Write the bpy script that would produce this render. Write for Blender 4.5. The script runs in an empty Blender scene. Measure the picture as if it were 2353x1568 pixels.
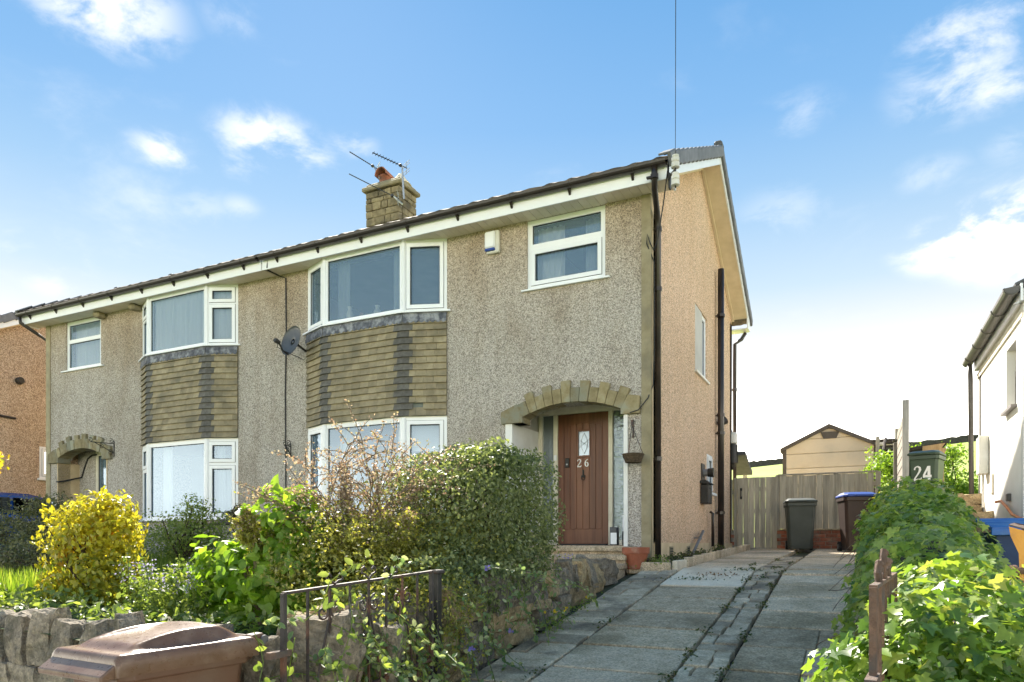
import bpy, math, random
import numpy as np
from mathutils import Vector, Matrix
R = math.radians
random.seed(7)
RNG = np.random.default_rng(11)
scene = bpy.context.scene
COL = scene.collection

# ------------------------------------------------------------------ camera
EYE = 1.6
YAW = R(26.1)
CY, SY = math.cos(YAW), math.sin(YAW)
FPX, CXP, HOR = 1636.0, 1176.5, 1250.0          # focal length, centre and horizon measured on a 2353 px wide copy of the photograph
cd = bpy.data.cameras.new('camera')
cam = bpy.data.objects.new('camera', cd); COL.objects.link(cam)
cam.location = (0, 0, EYE)
cam.rotation_euler = (R(90), 0, YAW)
cd.sensor_width = 36.0
cd.lens = 36.0 * FPX / 2353.0
cd.shift_y = (HOR - 784.0) / 2353.0
cd.clip_start = 0.05; cd.clip_end = 3000
scene.camera = cam

# ------------------------------------------------------------------ light and sky
SUN_AZ, SUN_EL = R(41), R(41)                   # sun behind the house, to the left of the +Y axis
sunv = Vector((-math.sin(SUN_AZ) * math.cos(SUN_EL), math.cos(SUN_AZ) * math.cos(SUN_EL), math.sin(SUN_EL)))
sl = bpy.data.lights.new('sun', 'SUN'); sl.energy = 3.3; sl.angle = R(0.6); sl.color = (1.0, 0.93, 0.82)
sun = bpy.data.objects.new('sun', sl); COL.objects.link(sun)
sun.rotation_euler = sunv.to_track_quat('Z', 'Y').to_euler()
sun.location = (0, 0, 30)
scene.view_settings.view_transform = 'Standard'
scene.view_settings.look = 'None'
scene.view_settings.gamma = 1.0
scene.view_settings.use_curve_mapping = False
scene.view_settings.exposure = 2.1
try:
    scene.cycles.use_denoising = True
    scene.cycles.denoiser = 'OPENIMAGEDENOISE'
    scene.cycles.max_bounces = 8
    scene.cycles.transparent_max_bounces = 16
    scene.cycles.sample_clamp_indirect = 6.0
except Exception:
    pass

class NT:
    def __init__(s, nt):
        s.t = nt
    def n(s, typ, props=None, **inp):
        nd = s.t.nodes.new(typ)
        for k, v in (props or {}).items(): setattr(nd, k, v)
        for k, v in inp.items():
            key = k.replace('_', ' ')
            sock = None
            if key.isdigit() or (k[0] == 'i' and k[1:].isdigit()):
                sock = nd.inputs[int(k.lstrip('i'))]
            else:
                sock = nd.inputs[key]
            s.set(sock, v)
        return nd
    def set(s, sock, v):
        if isinstance(v, bpy.types.NodeSocket): s.t.links.new(v, sock)
        elif isinstance(v, bpy.types.Node): s.t.links.new(v.outputs[0], sock)
        elif isinstance(v, (tuple, list)) and len(v) == 3 and sock.type == 'RGBA': sock.default_value = (*v, 1)
        else: sock.default_value = v
    def math(s, op, a, b=0.0, clamp=False):
        nd = s.n('ShaderNodeMath', {'operation': op, 'use_clamp': clamp}, i0=a, i1=b); return nd.outputs[0]
    def mixc(s, fac, a, b, blend='MIX'):
        nd = s.t.nodes.new('ShaderNodeMix'); nd.data_type = 'RGBA'; nd.blend_type = blend
        s.set(nd.inputs['Factor'], fac); s.set(nd.inputs[6], a); s.set(nd.inputs[7], b)
        return nd.outputs[2]
    def ramp(s, fac, stops, interp='LINEAR'):
        nd = s.t.nodes.new('ShaderNodeValToRGB'); nd.color_ramp.interpolation = interp
        el = nd.color_ramp.elements
        while len(el) > 1: el.remove(el[-1])
        for i, (p, c) in enumerate(stops):
            e = el[0] if i == 0 else el.new(p)
            e.position = p
            e.color = (*c, 1) if len(c) == 3 else c
        s.set(nd.inputs[0], fac)
        return nd.outputs[0]
    def smooth(s, v, a, b):
        nd = s.n('ShaderNodeMapRange', {'interpolation_type': 'SMOOTHSTEP'}, Value=v, From_Min=a, From_Max=b)
        return nd.outputs[0]

w = bpy.data.worlds.new('World'); scene.world = w; w.use_nodes = True
wt = NT(w.node_tree); w.node_tree.nodes.clear()
sky = wt.n('ShaderNodeTexSky', {'sky_type': 'NISHITA', 'sun_disc': False, 'sun_elevation': SUN_EL, 'sun_rotation': -SUN_AZ,
                                'altitude': 200.0, 'air_density': 1.0, 'dust_density': 0.6, 'ozone_density': 2.2})
geo = wt.n('ShaderNodeTexCoord')
dirv = wt.n('ShaderNodeVectorMath', {'operation': 'NORMALIZE'}, i0=geo.outputs['Generated']).outputs[0]
sep = wt.n('ShaderNodeSeparateXYZ', i0=dirv)
zz = sep.outputs[2]
# clouds: a plane-projected noise field thresholded into scattered fair-weather clouds, denser at a few places
zc = wt.math('MAXIMUM', zz, 0.03)
zc2 = wt.math('ADD', zc, 0.12)
uv = wt.n('ShaderNodeCombineXYZ', X=wt.math('DIVIDE', sep.outputs[0], zc2), Y=wt.math('DIVIDE', sep.outputs[1], zc2), Z=0.0)
nz1 = wt.n('ShaderNodeTexNoise', {'noise_dimensions': '3D'}, Vector=uv.outputs[0], Scale=1.6, Detail=7.0, Roughness=0.62, Distortion=0.3)
flat = wt.n('ShaderNodeVectorMath', {'operation': 'MULTIPLY'}, i0=dirv, i1=(1.0, 1.0, 1.9)).outputs[0]
nz2 = wt.n('ShaderNodeTexNoise', {'noise_dimensions': '3D'}, Vector=flat, Scale=11.0, Detail=9.0, Roughness=0.6, Distortion=0.25)
def pxdir(px, py):
    s_, v_ = (px - CXP) / FPX, (HOR - py) / FPX
    return Vector((s_ * CY - SY, s_ * SY + CY, v_)).normalized()
CLOUDS = [(235, 5, .13, 0.84), (150, 30, .08, 0.50), (385, 350, .07, 0.71), (610, 320, .10, 0.84), (700, 355, .08, 0.59), (810, 335, .06, 0.50), (545, 375, .06, 0.46), (2230, 90, .12, 0.67), (2170, 60, .09, 0.50), (2215, 185, .12, 0.63), (2300, 200, .08, 0.67),
          (2360, 530, .14, 1.70), (2270, 545, .10, 1.50), (2180, 565, .09, 1.15), (1830, 265, .09, 0.38), (540, 40, .08, 0.35), (470, 480, .09, 0.35), (350, 470, .08, 0.29), (550, 475, .05, 0.42),
          (2140, 400, .07, 0.42), (100, 590, .12, 0.42), (120, 650, .06, 0.50), (1800, 490, .12, 0.35), (-400, 250, .2, 0.76), (2900, 300, .25, 0.76), (660, 115, .05, 0.38), (2330, 330, .06, 0.34)]
acc = None
for (px, py, rad, amp) in CLOUDS:
    d0 = pxdir(px, py); d0 = Vector((d0.x, d0.y, d0.z * 1.9))
    dist = wt.n('ShaderNodeVectorMath', {'operation': 'DISTANCE'}, i0=flat, i1=tuple(d0)).outputs['Value']
    m = wt.n('ShaderNodeMapRange', {'interpolation_type': 'SMOOTHSTEP'}, Value=dist, From_Min=rad, From_Max=0.0, To_Min=0.0, To_Max=amp).outputs[0]
    acc = m if acc is None else wt.math('MAXIMUM', acc, m)
blobs = wt.math('MULTIPLY', acc, wt.smooth(nz2.outputs[0], 0.30, 0.64))
wisps = wt.math('MULTIPLY', wt.math('MULTIPLY', wt.smooth(nz1.outputs[0], 0.54, 0.82), 0.32), wt.smooth(zz, 0.10, 0.35))
cloud = wt.math('ADD', wt.math('MULTIPLY', wt.smooth(blobs, 0.08, 0.85), 0.96), wisps, True)
WS = 0.10
KD = WS * 2 ** 2.1
GRAD = [(0.0, (5.4, 5.1, 4.5)), (.06, (7.0, 6.6, 5.9)), (.11, (6.4, 6.05, 5.4)), (.16, (3.4, 3.25, 3.0)), (.21, (1.7, 1.66, 1.58)), (.26, (1.0, 1.01, 1.02)), (.32, (.66, .83, .97)), (.42, (.38, .63, .91)), (.5, (.24, .51, .87)), (.61, (.155, .42, .80)), (.8, (.16, .37, .64)), (1.0, (.165, .34, .56))]
grad = wt.ramp(wt.math('MAXIMUM', zz, 0.0), [(p_, tuple(v / 10 for v in c_)) for p_, c_ in GRAD])
grad = wt.n('ShaderNodeVectorMath', {'operation': 'SCALE'}, i0=grad, Scale=10.0 / KD).outputs[0]
# hazy summer air: gradient to blue zenith, horizon raised far past white as added fill light, with a share of the physical sky
skyh = wt.mixc(0.03, grad, sky.outputs[0])
skyf = wt.mixc(wt.math('MULTIPLY', cloud, 0.90), skyh, tuple(v / KD for v in (1.35, 1.33, 1.3)))
bg = wt.n('ShaderNodeBackground', Color=skyf, Strength=WS)
wo = wt.n('ShaderNodeOutputWorld', Surface=bg)

# ------------------------------------------------------------------ helpers: points from photograph directions at known planes
def ray(px, py):
    s_, v_ = (px - CXP) / FPX, (HOR - py) / FPX
    return Vector((s_ * CY - SY, s_ * SY + CY, v_))
def at(px, py, Y=None, X=None, Z=None, D=None):
    d = ray(px, py)
    t = D if D is not None else (Y / d.y if Y is not None else (X / d.x if X is not None else (Z - EYE) / d.z))
    return Vector((d.x * t, d.y * t, EYE + d.z * t))

# ------------------------------------------------------------------ helpers: meshes
class MB:
    def __init__(s): s.v = []; s.f = []
    def add(s, vs, fs):
        b = len(s.v); s.v.extend([tuple(q) for q in vs]); s.f.extend([tuple(i + b for i in q) for q in fs]); return s
    def box(s, x0, x1, y0, y1, z0, z1):
        return s.ob(Vector((x0, y0, z0)), Vector((x1 - x0, 0, 0)), Vector((0, y1 - y0, 0)), Vector((0, 0, z1 - z0)))
    def ob(s, p, a, b, c):
        p, a, b, c = Vector(p), Vector(a), Vector(b), Vector(c)
        vs = [p, p + a, p + a + b, p + b, p + c, p + a + c, p + a + b + c, p + b + c]
        fs = [(0, 3, 2, 1), (4, 5, 6, 7), (0, 1, 5, 4), (1, 2, 6, 5), (2, 3, 7, 6), (3, 0, 4, 7)]
        if a.cross(b).dot(c) < 0: fs = [q[::-1] for q in fs]
        return s.add(vs, fs)
    def cbox(s, c, hx, hy, hz, ch=.01, jit=0.0, rot=None):
        # chamfered box: every corner split into three
        c = Vector(c); vs = []
        for sx in (-1, 1):
            for sy in (-1, 1):
                for sz in (-1, 1):
                    j = Vector((random.uniform(-jit, jit), random.uniform(-jit, jit), random.uniform(-jit, jit)))
                    for q in ((hx, hy - ch, hz - ch), (hx - ch, hy, hz - ch), (hx - ch, hy - ch, hz)):
                        v = Vector((sx * q[0], sy * q[1], sz * q[2])) + j
                        vs.append(c + (rot @ v if rot else v))
        def ix(x, y, z, k): return ((x * 2 + y) * 2 + z) * 3 + k
        fs = []
        for x in (0, 1):
            q = [ix(x, 0, 0, 0), ix(x, 1, 0, 0), ix(x, 1, 1, 0), ix(x, 0, 1, 0)]; fs.append(q if x else q[::-1])
            q = [ix(0, x, 0, 1), ix(0, x, 1, 1), ix(1, x, 1, 1), ix(1, x, 0, 1)]; fs.append(q if x else q[::-1])
            q = [ix(0, 0, x, 2), ix(1, 0, x, 2), ix(1, 1, x, 2), ix(0, 1, x, 2)]; fs.append(q if x else q[::-1])
        for x in (0, 1):
            for y in (0, 1):
                q = [ix(x, y, 0, 0), ix(x, y, 0, 1), ix(x, y, 1, 1), ix(x, y, 1, 0)]; fs.append(q if (x == y) else q[::-1])
                q = [ix(x, 0, y, 0), ix(x, 0, y, 2), ix(x, 1, y, 2), ix(x, 1, y, 0)]; fs.append(q[::-1] if (x == y) else q)
                q = [ix(0, x, y, 1), ix(0, x, y, 2), ix(1, x, y, 2), ix(1, x, y, 1)]; fs.append(q if (x == y) else q[::-1])
                for z in (0, 1):
                    q = [ix(x, y, z, 0), ix(x, y, z, 1), ix(x, y, z, 2)]; fs.append(q if (x + y + z) % 2 else q[::-1])
        return s.add(vs, fs)
    def tube(s, pts, r, n=8, cap=True):
        pts = [Vector(q) for q in pts]; rs = r if isinstance(r, (list, tuple)) else [r] * len(pts)
        b = len(s.v); prev = None
        for i, q in enumerate(pts):
            d = (pts[min(i + 1, len(pts) - 1)] - pts[max(i - 1, 0)])
            d = d.normalized() if d.length > 1e-9 else Vector((0, 0, 1))
            if prev is None:
                up = Vector((0, 0, 1)) if abs(d.z) < .9 else Vector((1, 0, 0))
            else: up = prev
            a = d.cross(up).normalized(); u = a.cross(d).normalized(); prev = u
            for k in range(n):
                t = 2 * math.pi * k / n
                s.v.append(tuple(q + (a * math.cos(t) + u * math.sin(t)) * rs[i]))
        for i in range(len(pts) - 1):
            for k in range(n):
                k2 = (k + 1) % n
                s.f.append((b + i * n + k, b + i * n + k2, b + (i + 1) * n + k2, b + (i + 1) * n + k))
        if cap:
            s.f.append(tuple(b + k for k in range(n))[::-1]); s.f.append(tuple(b + (len(pts) - 1) * n + k for k in range(n)))
        return s
    def lathe(s, c, prof, n=20):
        c = Vector(c); b = len(s.v)
        for (r, z) in prof:
            for k in range(n):
                t = 2 * math.pi * k / n
                s.v.append((c.x + r * math.cos(t), c.y + r * math.sin(t), c.z + z))
        for i in range(len(prof) - 1):
            for k in range(n):
                k2 = (k + 1) % n
                s.f.append((b + i * n + k, b + i * n + k2, b + (i + 1) * n + k2, b + (i + 1) * n + k))
        s.f.append(tuple(b + k for k in range(n))[::-1]); s.f.append(tuple(b + (len(prof) - 1) * n + k for k in range(n)))
        return s
    def prism(s, poly, d):
        # poly: list of 3D points (planar), extruded by vector d
        poly = [Vector(q) for q in poly]; d = Vector(d); n = len(poly)
        nrm = Vector((0, 0, 0))
        for i in range(n): nrm += poly[i].cross(poly[(i + 1) % n])
        fl = nrm.dot(d) > 0
        vs = poly + [q + d for q in poly]
        fs = [tuple(range(n))[::-1] if fl else tuple(range(n)), tuple(range(n, 2 * n)) if fl else tuple(range(n, 2 * n))[::-1]]
        for i in range(n):
            j = (i + 1) % n
            fs.append((i, j, n + j, n + i) if fl else (j, i, n + i, n + j))
        return s.add(vs, fs)
    def panel(s, p, u, up, n, W, H, T, holes):
        """slab of size W x H and thickness T (inwards from the face through p), with rectangular holes (u0,u1,v0,v1)"""
        p, u, up, n = Vector(p), Vector(u), Vector(up), Vector(n)
        us = sorted(set([0, W] + [min(max(h[i], 0), W) for h in holes for i in (0, 1)]))
        vs = sorted(set([0, H] + [min(max(h[i], 0), H) for h in holes for i in (2, 3)]))
        def solid(i, j):
            if i < 0 or j < 0 or i >= len(us) - 1 or j >= len(vs) - 1: return False
            cu, cv = (us[i] + us[i + 1]) / 2, (vs[j] + vs[j + 1]) / 2
            return not any(h[0] < cu < h[1] and h[2] < cv < h[3] for h in holes)
        P = lambda a, b, t: p + u * a + up * b - n * t
        fl = u.cross(up).dot(n) < 0
        def q(*vs_):
            s.add(vs_, [(3, 2, 1, 0) if fl else (0, 1, 2, 3)])
        for i in range(len(us) - 1):
            for j in range(len(vs) - 1):
                if not solid(i, j): continue
                a, b, c, d = us[i], us[i + 1], vs[j], vs[j + 1]
                q(P(a, c, 0), P(b, c, 0), P(b, d, 0), P(a, d, 0))
                q(P(b, c, T), P(a, c, T), P(a, d, T), P(b, d, T))
                if not solid(i - 1, j): q(P(a, c, T), P(a, c, 0), P(a, d, 0), P(a, d, T))
                if not solid(i + 1, j): q(P(b, c, 0), P(b, c, T), P(b, d, T), P(b, d, 0))
                if not solid(i, j - 1): q(P(a, c, T), P(b, c, T), P(b, c, 0), P(a, c, 0))
                if not solid(i, j + 1): q(P(a, d, 0), P(b, d, 0), P(b, d, T), P(a, d, T))
        return s
    def mesh(s, name, m, smooth=False):
        me = bpy.data.meshes.new(name); me.from_pydata(s.v, [], s.f)
        if m: me.materials.append(MT[m] if isinstance(m, str) else m)
        if smooth:
            me.polygons.foreach_set('use_smooth', [True] * len(me.polygons))
        me.update(); return me
    def build(s, name, m, parent=None, smooth=False, **kw):
        o = bpy.data.objects.new(name, s.mesh(name, m, smooth)); COL.objects.link(o)
        adopt(o, parent)
        for k, v in kw.items(): o[k] = v
        return o
WM = {}
def wm(o):
    if o.name in WM: return WM[o.name]
    M_ = Matrix.LocRotScale(o.location, o.rotation_euler, o.scale)
    if o.parent: M_ = wm(o.parent) @ o.matrix_parent_inverse @ M_
    return M_
def adopt(o, parent):
    if parent is not None:
        o.parent = parent; o.matrix_parent_inverse = wm(parent).inverted()
    return o
def tag(o, label=None, cat=None, group=None, kind=None):
    for k, v in (('label', label), ('category', cat), ('group', group), ('kind', kind)):
        if v: o[k] = v
    return o
def thing(name, label, cat, loc=(0, 0, 0), group=None, rz=0.0):
    o = bpy.data.objects.new(name, None); COL.objects.link(o)
    o.location = loc; o.rotation_euler = (0, 0, rz); o.empty_display_size = .2
    return tag(o, label, cat, group)
def inst(name, me, parent, loc=(0, 0, 0), rot=None, scale=(1, 1, 1)):
    o = bpy.data.objects.new(name, me); COL.objects.link(o)
    o.location = loc
    if rot is not None: o.rotation_euler = rot
    o.scale = scale
    return adopt(o, parent)
def inst_m(name, me, parent, M_):
    o = bpy.data.objects.new(name, me); COL.objects.link(o)
    l, r_, s_ = M_.decompose(); o.location = l; o.rotation_euler = r_.to_euler(); o.scale = s_
    return adopt(o, parent)
def bevel(o, wdt=.006, seg=2):
    b = o.modifiers.new('bevel', 'BEVEL'); b.width = wdt; b.segments = seg; b.limit_method = 'ANGLE'; b.angle_limit = R(40)
    return o
def copy_tree(o, parent=None):
    c = o.copy(); COL.objects.link(c)
    if parent: c.parent = parent
    for ch in list(o.children): copy_tree(ch, c)
    return c

# ------------------------------------------------------------------ materials
MT = {}
def newmat(name):
    m = bpy.data.materials.new(name); m.use_nodes = True; m.node_tree.nodes.clear(); MT[name] = m
    return NT(m.node_tree)
def finish(t, **kw):
    b = t.n('ShaderNodeBsdfPrincipled')
    for k, v in kw.items(): t.set(b.inputs[k.replace('_', ' ')], v)
    t.n('ShaderNodeOutputMaterial', Surface=b.outputs[0])
    return b
def surf(name, c1, c2, scale=6.0, detail=5.0, rough=.6, bump=.0, bscale=60.0, rand=.12, metal=0.0, c3=None, big=.6, spec=.5, stretch=None, rv=.12, lo=.32, hi=.68, speck=0.0, sscale=110.0, bdist=.01):
    """plain procedural surface: two or three tones mixed by noise, grain bump, a little per-object variation"""
    t = newmat(name)
    pos = t.n('ShaderNodeNewGeometry').outputs['Position']
    if stretch: pos = t.n('ShaderNodeVectorMath', {'operation': 'MULTIPLY'}, i0=pos, i1=stretch).outputs[0]
    n1 = t.n('ShaderNodeTexNoise', Vector=pos, Scale=scale, Detail=detail, Roughness=.62).outputs[0]
    col = t.ramp(n1, [(lo, c1), (hi, c2)])
    if c3:
        n2 = t.n('ShaderNodeTexNoise', Vector=pos, Scale=big, Detail=6.0, Roughness=.6).outputs[0]
        col = t.mixc(t.smooth(n2, .45, .68), col, c3)
    if speck:
        vs_ = t.n('ShaderNodeTexVoronoi', Vector=pos, Scale=sscale)
        vv = t.n('ShaderNodeSeparateColor', i0=vs_.outputs['Color']).outputs[0]
        col = t.mixc(1.0, col, t.ramp(vv, [(0, (1 - speck,) * 3), (.5, (1, 1, 1)), (1, (1 + speck,) * 3)]), 'MULTIPLY')
    oi = t.n('ShaderNodeObjectInfo').outputs['Random']
    val = t.n('ShaderNodeMapRange', Value=oi, To_Min=1 - rand, To_Max=1 + rand).outputs[0]
    hsv = t.n('ShaderNodeHueSaturation', Color=col, Value=val)
    n3 = t.n('ShaderNodeTexNoise', Vector=pos, Scale=bscale, Detail=4.0, Roughness=.6).outputs[0]
    rg = t.n('ShaderNodeMapRange', Value=n3, To_Min=rough - rv, To_Max=min(1, rough + rv)).outputs[0]
    kw = dict(Base_Color=hsv.outputs[0], Roughness=rg, Metallic=metal, Specular_IOR_Level=spec)
    if bump:
        bp = t.n('ShaderNodeBump', Height=n3, Strength=bump, Distance=bdist)
        kw['Normal'] = bp.outputs[0]
    finish(t, **kw)
def dash(name, dark, mid, light, stain, stain_amt=.5, scale=60.0, top=None):
    """pebble-dash render: individual pebbles of mixed tone with relief, weathered in large patches"""
    t = newmat(name)
    pos = t.n('ShaderNodeNewGeometry').outputs['Position']
    p2 = pos
    vo = t.n('ShaderNodeTexVoronoi', {'feature': 'F1'}, Vector=p2, Scale=scale, Randomness=1.0)
    cellv = t.n('ShaderNodeSeparateColor', i0=vo.outputs['Color']).outputs[0]
    col = t.ramp(cellv, [(0.0, dark), (.22, dark), (.38, mid), (.66, mid), (.86, light), (1.0, light)])
    n1 = t.n('ShaderNodeTexNoise', Vector=pos, Scale=48.0, Detail=3.0, Roughness=.7).outputs[0]
    col = t.mixc(t.n('ShaderNodeMapRange', Value=n1, From_Min=.3, From_Max=.7, To_Min=0.0, To_Max=.5).outputs[0], col, mid)
    n2 = t.n('ShaderNodeTexNoise', Vector=t.n('ShaderNodeVectorMath', {'operation': 'MULTIPLY'}, i0=pos, i1=(1, 1, .45)).outputs[0], Scale=1.1, Detail=6.0, Roughness=.65).outputs[0]
    fac = t.math('MULTIPLY', t.smooth(n2, .42, .72), stain_amt)
    col = t.mixc(fac, col, t.mixc(1.0, col, stain, 'MULTIPLY'))
    n4 = t.n('ShaderNodeTexNoise', Vector=t.n('ShaderNodeVectorMath', {'operation': 'MULTIPLY'}, i0=pos, i1=(1, 1, .08)).outputs[0], Scale=4.5, Detail=5.0, Roughness=.7).outputs[0]
    col = t.mixc(t.math('MULTIPLY', t.smooth(n4, .47, .74), .40), col, t.mixc(1.0, col, stain, 'MULTIPLY'))
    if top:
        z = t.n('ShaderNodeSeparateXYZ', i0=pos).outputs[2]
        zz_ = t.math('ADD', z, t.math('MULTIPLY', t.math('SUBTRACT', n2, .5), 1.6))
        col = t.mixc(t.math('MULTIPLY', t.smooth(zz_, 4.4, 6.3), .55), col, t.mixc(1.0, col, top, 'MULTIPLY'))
    hgt = t.math('SUBTRACT', 1.0, vo.outputs['Distance'])
    bp = t.n('ShaderNodeBump', Height=hgt, Strength=.55, Distance=.012)
    finish(t, Base_Color=col, Roughness=.88, Normal=bp.outputs[0], Specular_IOR_Level=.25)
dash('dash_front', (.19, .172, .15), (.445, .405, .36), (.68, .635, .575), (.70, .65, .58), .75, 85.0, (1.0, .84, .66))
dash('dash_gable', (.28, .19, .13), (.73, .51, .345), (.90, .71, .53), (.84, .77, .68), .6, 85.0)
dash('dash_far', (.20, .14, .10), (.48, .355, .255), (.72, .58, .45), (.8, .74, .66), .5, 62.0)
surf('upvc', (.83, .85, .88), (.87, .89, .91), 3.0, rough=.32, rand=.03, spec=.5)
surf('upvc_aged', (.60, .58, .50), (.78, .77, .72), 4.0, rough=.45, rand=.05)
surf('soffit', (.70, .63, .50), (.80, .73, .60), 5.0, rough=.5, rand=.06)
surf('barge_soffit', (.66, .55, .37), (.78, .66, .48), 4.0, rough=.6)
surf('gasket', (.015, .015, .017), (.02, .02, .022), rough=.6)
surf('lead', (.035, .038, .05), (.13, .14, .17), 14.0, rough=.55, bump=.4, bscale=40, c3=(.28, .29, .31), big=7.0)
surf('lead_pale', (.22, .24, .28), (.38, .40, .44), 10.0, rough=.5, bump=.3, bscale=30)
surf('tile_buff', (.235, .195, .118), (.35, .295, .19), 9.0, rough=.8, bump=.35, bscale=120, rand=.16, c3=(.19, .165, .11), big=2.2)
surf('tile_grey', (.085, .080, .070), (.16, .152, .132), 14.0, rough=.8, bump=.35, bscale=120, rand=.2)
surf('tile_back', (.14, .16, .155), (.22, .25, .24), 9.0, rough=.9)
surf('roof_tile', (.045, .047, .052), (.085, .088, .095), 8.0, rough=.7, bump=.3, bscale=90, rand=.15)
surf('verge_grey', (.105, .108, .118), (.165, .168, .18), 8.0, rough=.6, bump=.2, bscale=90, rand=.18)
surf('roof_brown', (.045, .035, .03), (.10, .08, .065), 12.0, rough=.85, bump=.4, bscale=60, rand=.1, c3=(.16, .12, .09), big=5.0)
surf('gutter', (.022, .017, .015), (.036, .028, .024), 5.0, rough=.35, rand=.08)
surf('pipe', (.016, .012, .011), (.030, .022, .019), 4.0, rough=.33, rand=.1, c3=(.05, .032, .024), big=3.0)
surf('pipe_grey', (.13, .135, .14), (.19, .19, .195), 4.0, rough=.4)
surf('trim_stone', (.24, .20, .115), (.36, .31, .20), 5.0, rough=.8, bump=.25, bscale=70, c3=(.20, .175, .12), big=1.6)
surf('trim_buff', (.52, .40, .24), (.66, .53, .34), 4.0, rough=.8, bump=.2, bscale=60)
surf('arch_stone', (.20, .16, .08), (.32, .27, .155), 8.0, rough=.85, bump=.4, bscale=50, rand=.22, c3=(.25, .25, .19), big=4.0)
surf('chimney_stone', (.17, .13, .07), (.33, .27, .16), 9.0, rough=.9, bump=.6, bscale=40, rand=.28, c3=(.12, .10, .065), big=3.0)
surf('mortar', (.20, .18, .14), (.30, .28, .23), 12.0, rough=.95, bump=.3)
surf('terracotta', (.30, .085, .04), (.42, .135, .07), 9.0, rough=.75, bump=.15, bscale=60, c3=(.46, .25, .17), big=5.0, rand=.05)
surf('pot_old', (.22, .075, .04), (.34, .13, .08), 9.0, rough=.85, c3=(.12, .06, .045), big=6.0)
surf('door_wood', (.105, .034, .015), (.165, .055, .025), 5.0, rough=.45, bump=.12, bscale=40, stretch=(6, 6, .5), rand=.09, c3=(.22, .085, .04), big=.7)
surf('white_paint', (.74, .73, .70), (.82, .82, .80), 6.0, rough=.5, bump=.1, bscale=60)
surf('cream_paint', (.62, .57, .45), (.74, .70, .58), 6.0, rough=.5, bump=.1, bscale=60)
surf('black_metal', (.012, .012, .012), (.03, .027, .025), 12.0, rough=.5, bump=.15, bscale=80)
surf('iron', (.025, .022, .022), (.06, .05, .046), 16.0, rough=.6, bump=.4, bscale=90, c3=(.16, .07, .04), big=5.0, rand=.1)
surf('rust', (.10, .060, .040), (.21, .125, .080), 18.0, rough=.85, bump=.7, bscale=80, c3=(.09, .075, .065), big=7.0)
surf('alu', (.38, .39, .40), (.50, .51, .52), 10.0, rough=.4, metal=.8)
surf('aerial', (.02, .022, .028), (.05, .05, .055), 10.0, rough=.5)
surf('dish', (.055, .06, .068), (.085, .09, .10), 6.0, rough=.45, rand=.02)
surf('ceramic', (.62, .60, .54), (.72, .70, .65), 6.0, rough=.3)
surf('interior', (.46, .44, .40), (.56, .54, .50), 2.0, rough=.9)
surf('interior_floor', (.06, .04, .03), (.10, .07, .05), 4.0, rough=.7)
surf('concrete', (.52, .41, .275), (.70, .58, .43), 7.0, detail=8, rough=.9, bump=.6, bscale=90, rand=.16, c3=(.38, .30, .19), big=1.4, speck=.30, sscale=90)
surf('concrete_dark', (.41, .315, .20), (.58, .47, .33), 9.0, detail=8, rough=.92, bump=.7, bscale=80, rand=.2, c3=(.28, .22, .135), big=1.7, speck=.34, sscale=80)
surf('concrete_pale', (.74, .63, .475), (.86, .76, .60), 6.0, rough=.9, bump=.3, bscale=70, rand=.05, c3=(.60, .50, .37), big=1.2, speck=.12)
surf('crazy', (.34, .27, .175), (.62, .52, .38), 8.0, detail=7, rough=.9, bump=.6, bscale=60, rand=.35, c3=(.22, .18, .13), big=2.5, speck=.25)
surf('soil_joint', (.03, .028, .018), (.075, .07, .04), 16.0, rough=1.0, bump=.6, bscale=50, c3=(.045, .065, .02), big=3.0)
surf('asphalt', (.045, .045, .045), (.07, .07, .068), 30.0, rough=.95, bump=.5, bscale=120)
surf('pavement', (.20, .195, .18), (.28, .27, .25), 8.0, rough=.95, bump=.4, bscale=80)
surf('soil', (.045, .034, .02), (.085, .065, .04), 10.0, rough=1.0, bump=.8, bscale=20, c3=(.05, .075, .02), big=1.4)
surf('wall_stone', (.15, .125, .092), (.37, .31, .23), 14.0, detail=9, rough=.95, bump=1.0, bscale=42, rand=.25, c3=(.12, .108, .08), big=4.0, speck=.25, sscale=70, bdist=.025)
surf('wall_stone_buff', (.30, .215, .11), (.54, .41, .235), 12.0, detail=9, rough=.95, bump=1.0, bscale=42, rand=.25, c3=(.19, .155, .085), big=4.0, speck=.22, sscale=70, bdist=.025)
surf('wall_dark', (.04, .038, .034), (.075, .07, .062), 8.0, rough=.95, bump=.8, bscale=14)
surf('fence_wood', (.35, .31, .24), (.50, .45, .35), 3.0, rough=.85, bump=.3, bscale=60, stretch=(9, 9, .8), rand=.2, c3=(.26, .235, .19), big=.9)
surf('fence_grey', (.26, .235, .19), (.42, .385, .32), 3.0, rough=.85, bump=.3, bscale=60, stretch=(9, 9, .8), rand=.1)
surf('post_grey', (.34, .33, .30), (.52, .51, .47), 4.0, rough=.85, bump=.3, bscale=60, stretch=(6, 6, .6))
surf('new_wood', (.46, .28, .12), (.60, .40, .20), 4.0, rough=.75, bump=.2, bscale=60, stretch=(6, 6, .6))
surf('dark_wood', (.035, .028, .022), (.07, .055, .042), 6.0, rough=.8, bump=.2)
surf('brick', (.24, .075, .04), (.36, .13, .075), 14.0, rough=.9, bump=.5, bscale=60, rand=.25, c3=(.30, .20, .15), big=4.0)
surf('garage_panel', (.56, .47, .36), (.64, .55, .43), 4.0, rough=.7, bump=.15, bscale=40, rand=.05, c3=(.48, .42, .34), big=1.0)
surf('garage_trim', (.05, .04, .034), (.075, .062, .052), 4.0, rough=.6)
surf('bin_green', (.048, .056, .048), (.068, .078, .066), 5.0, rough=.55, bump=.06, bscale=80, rand=.05)
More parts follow.
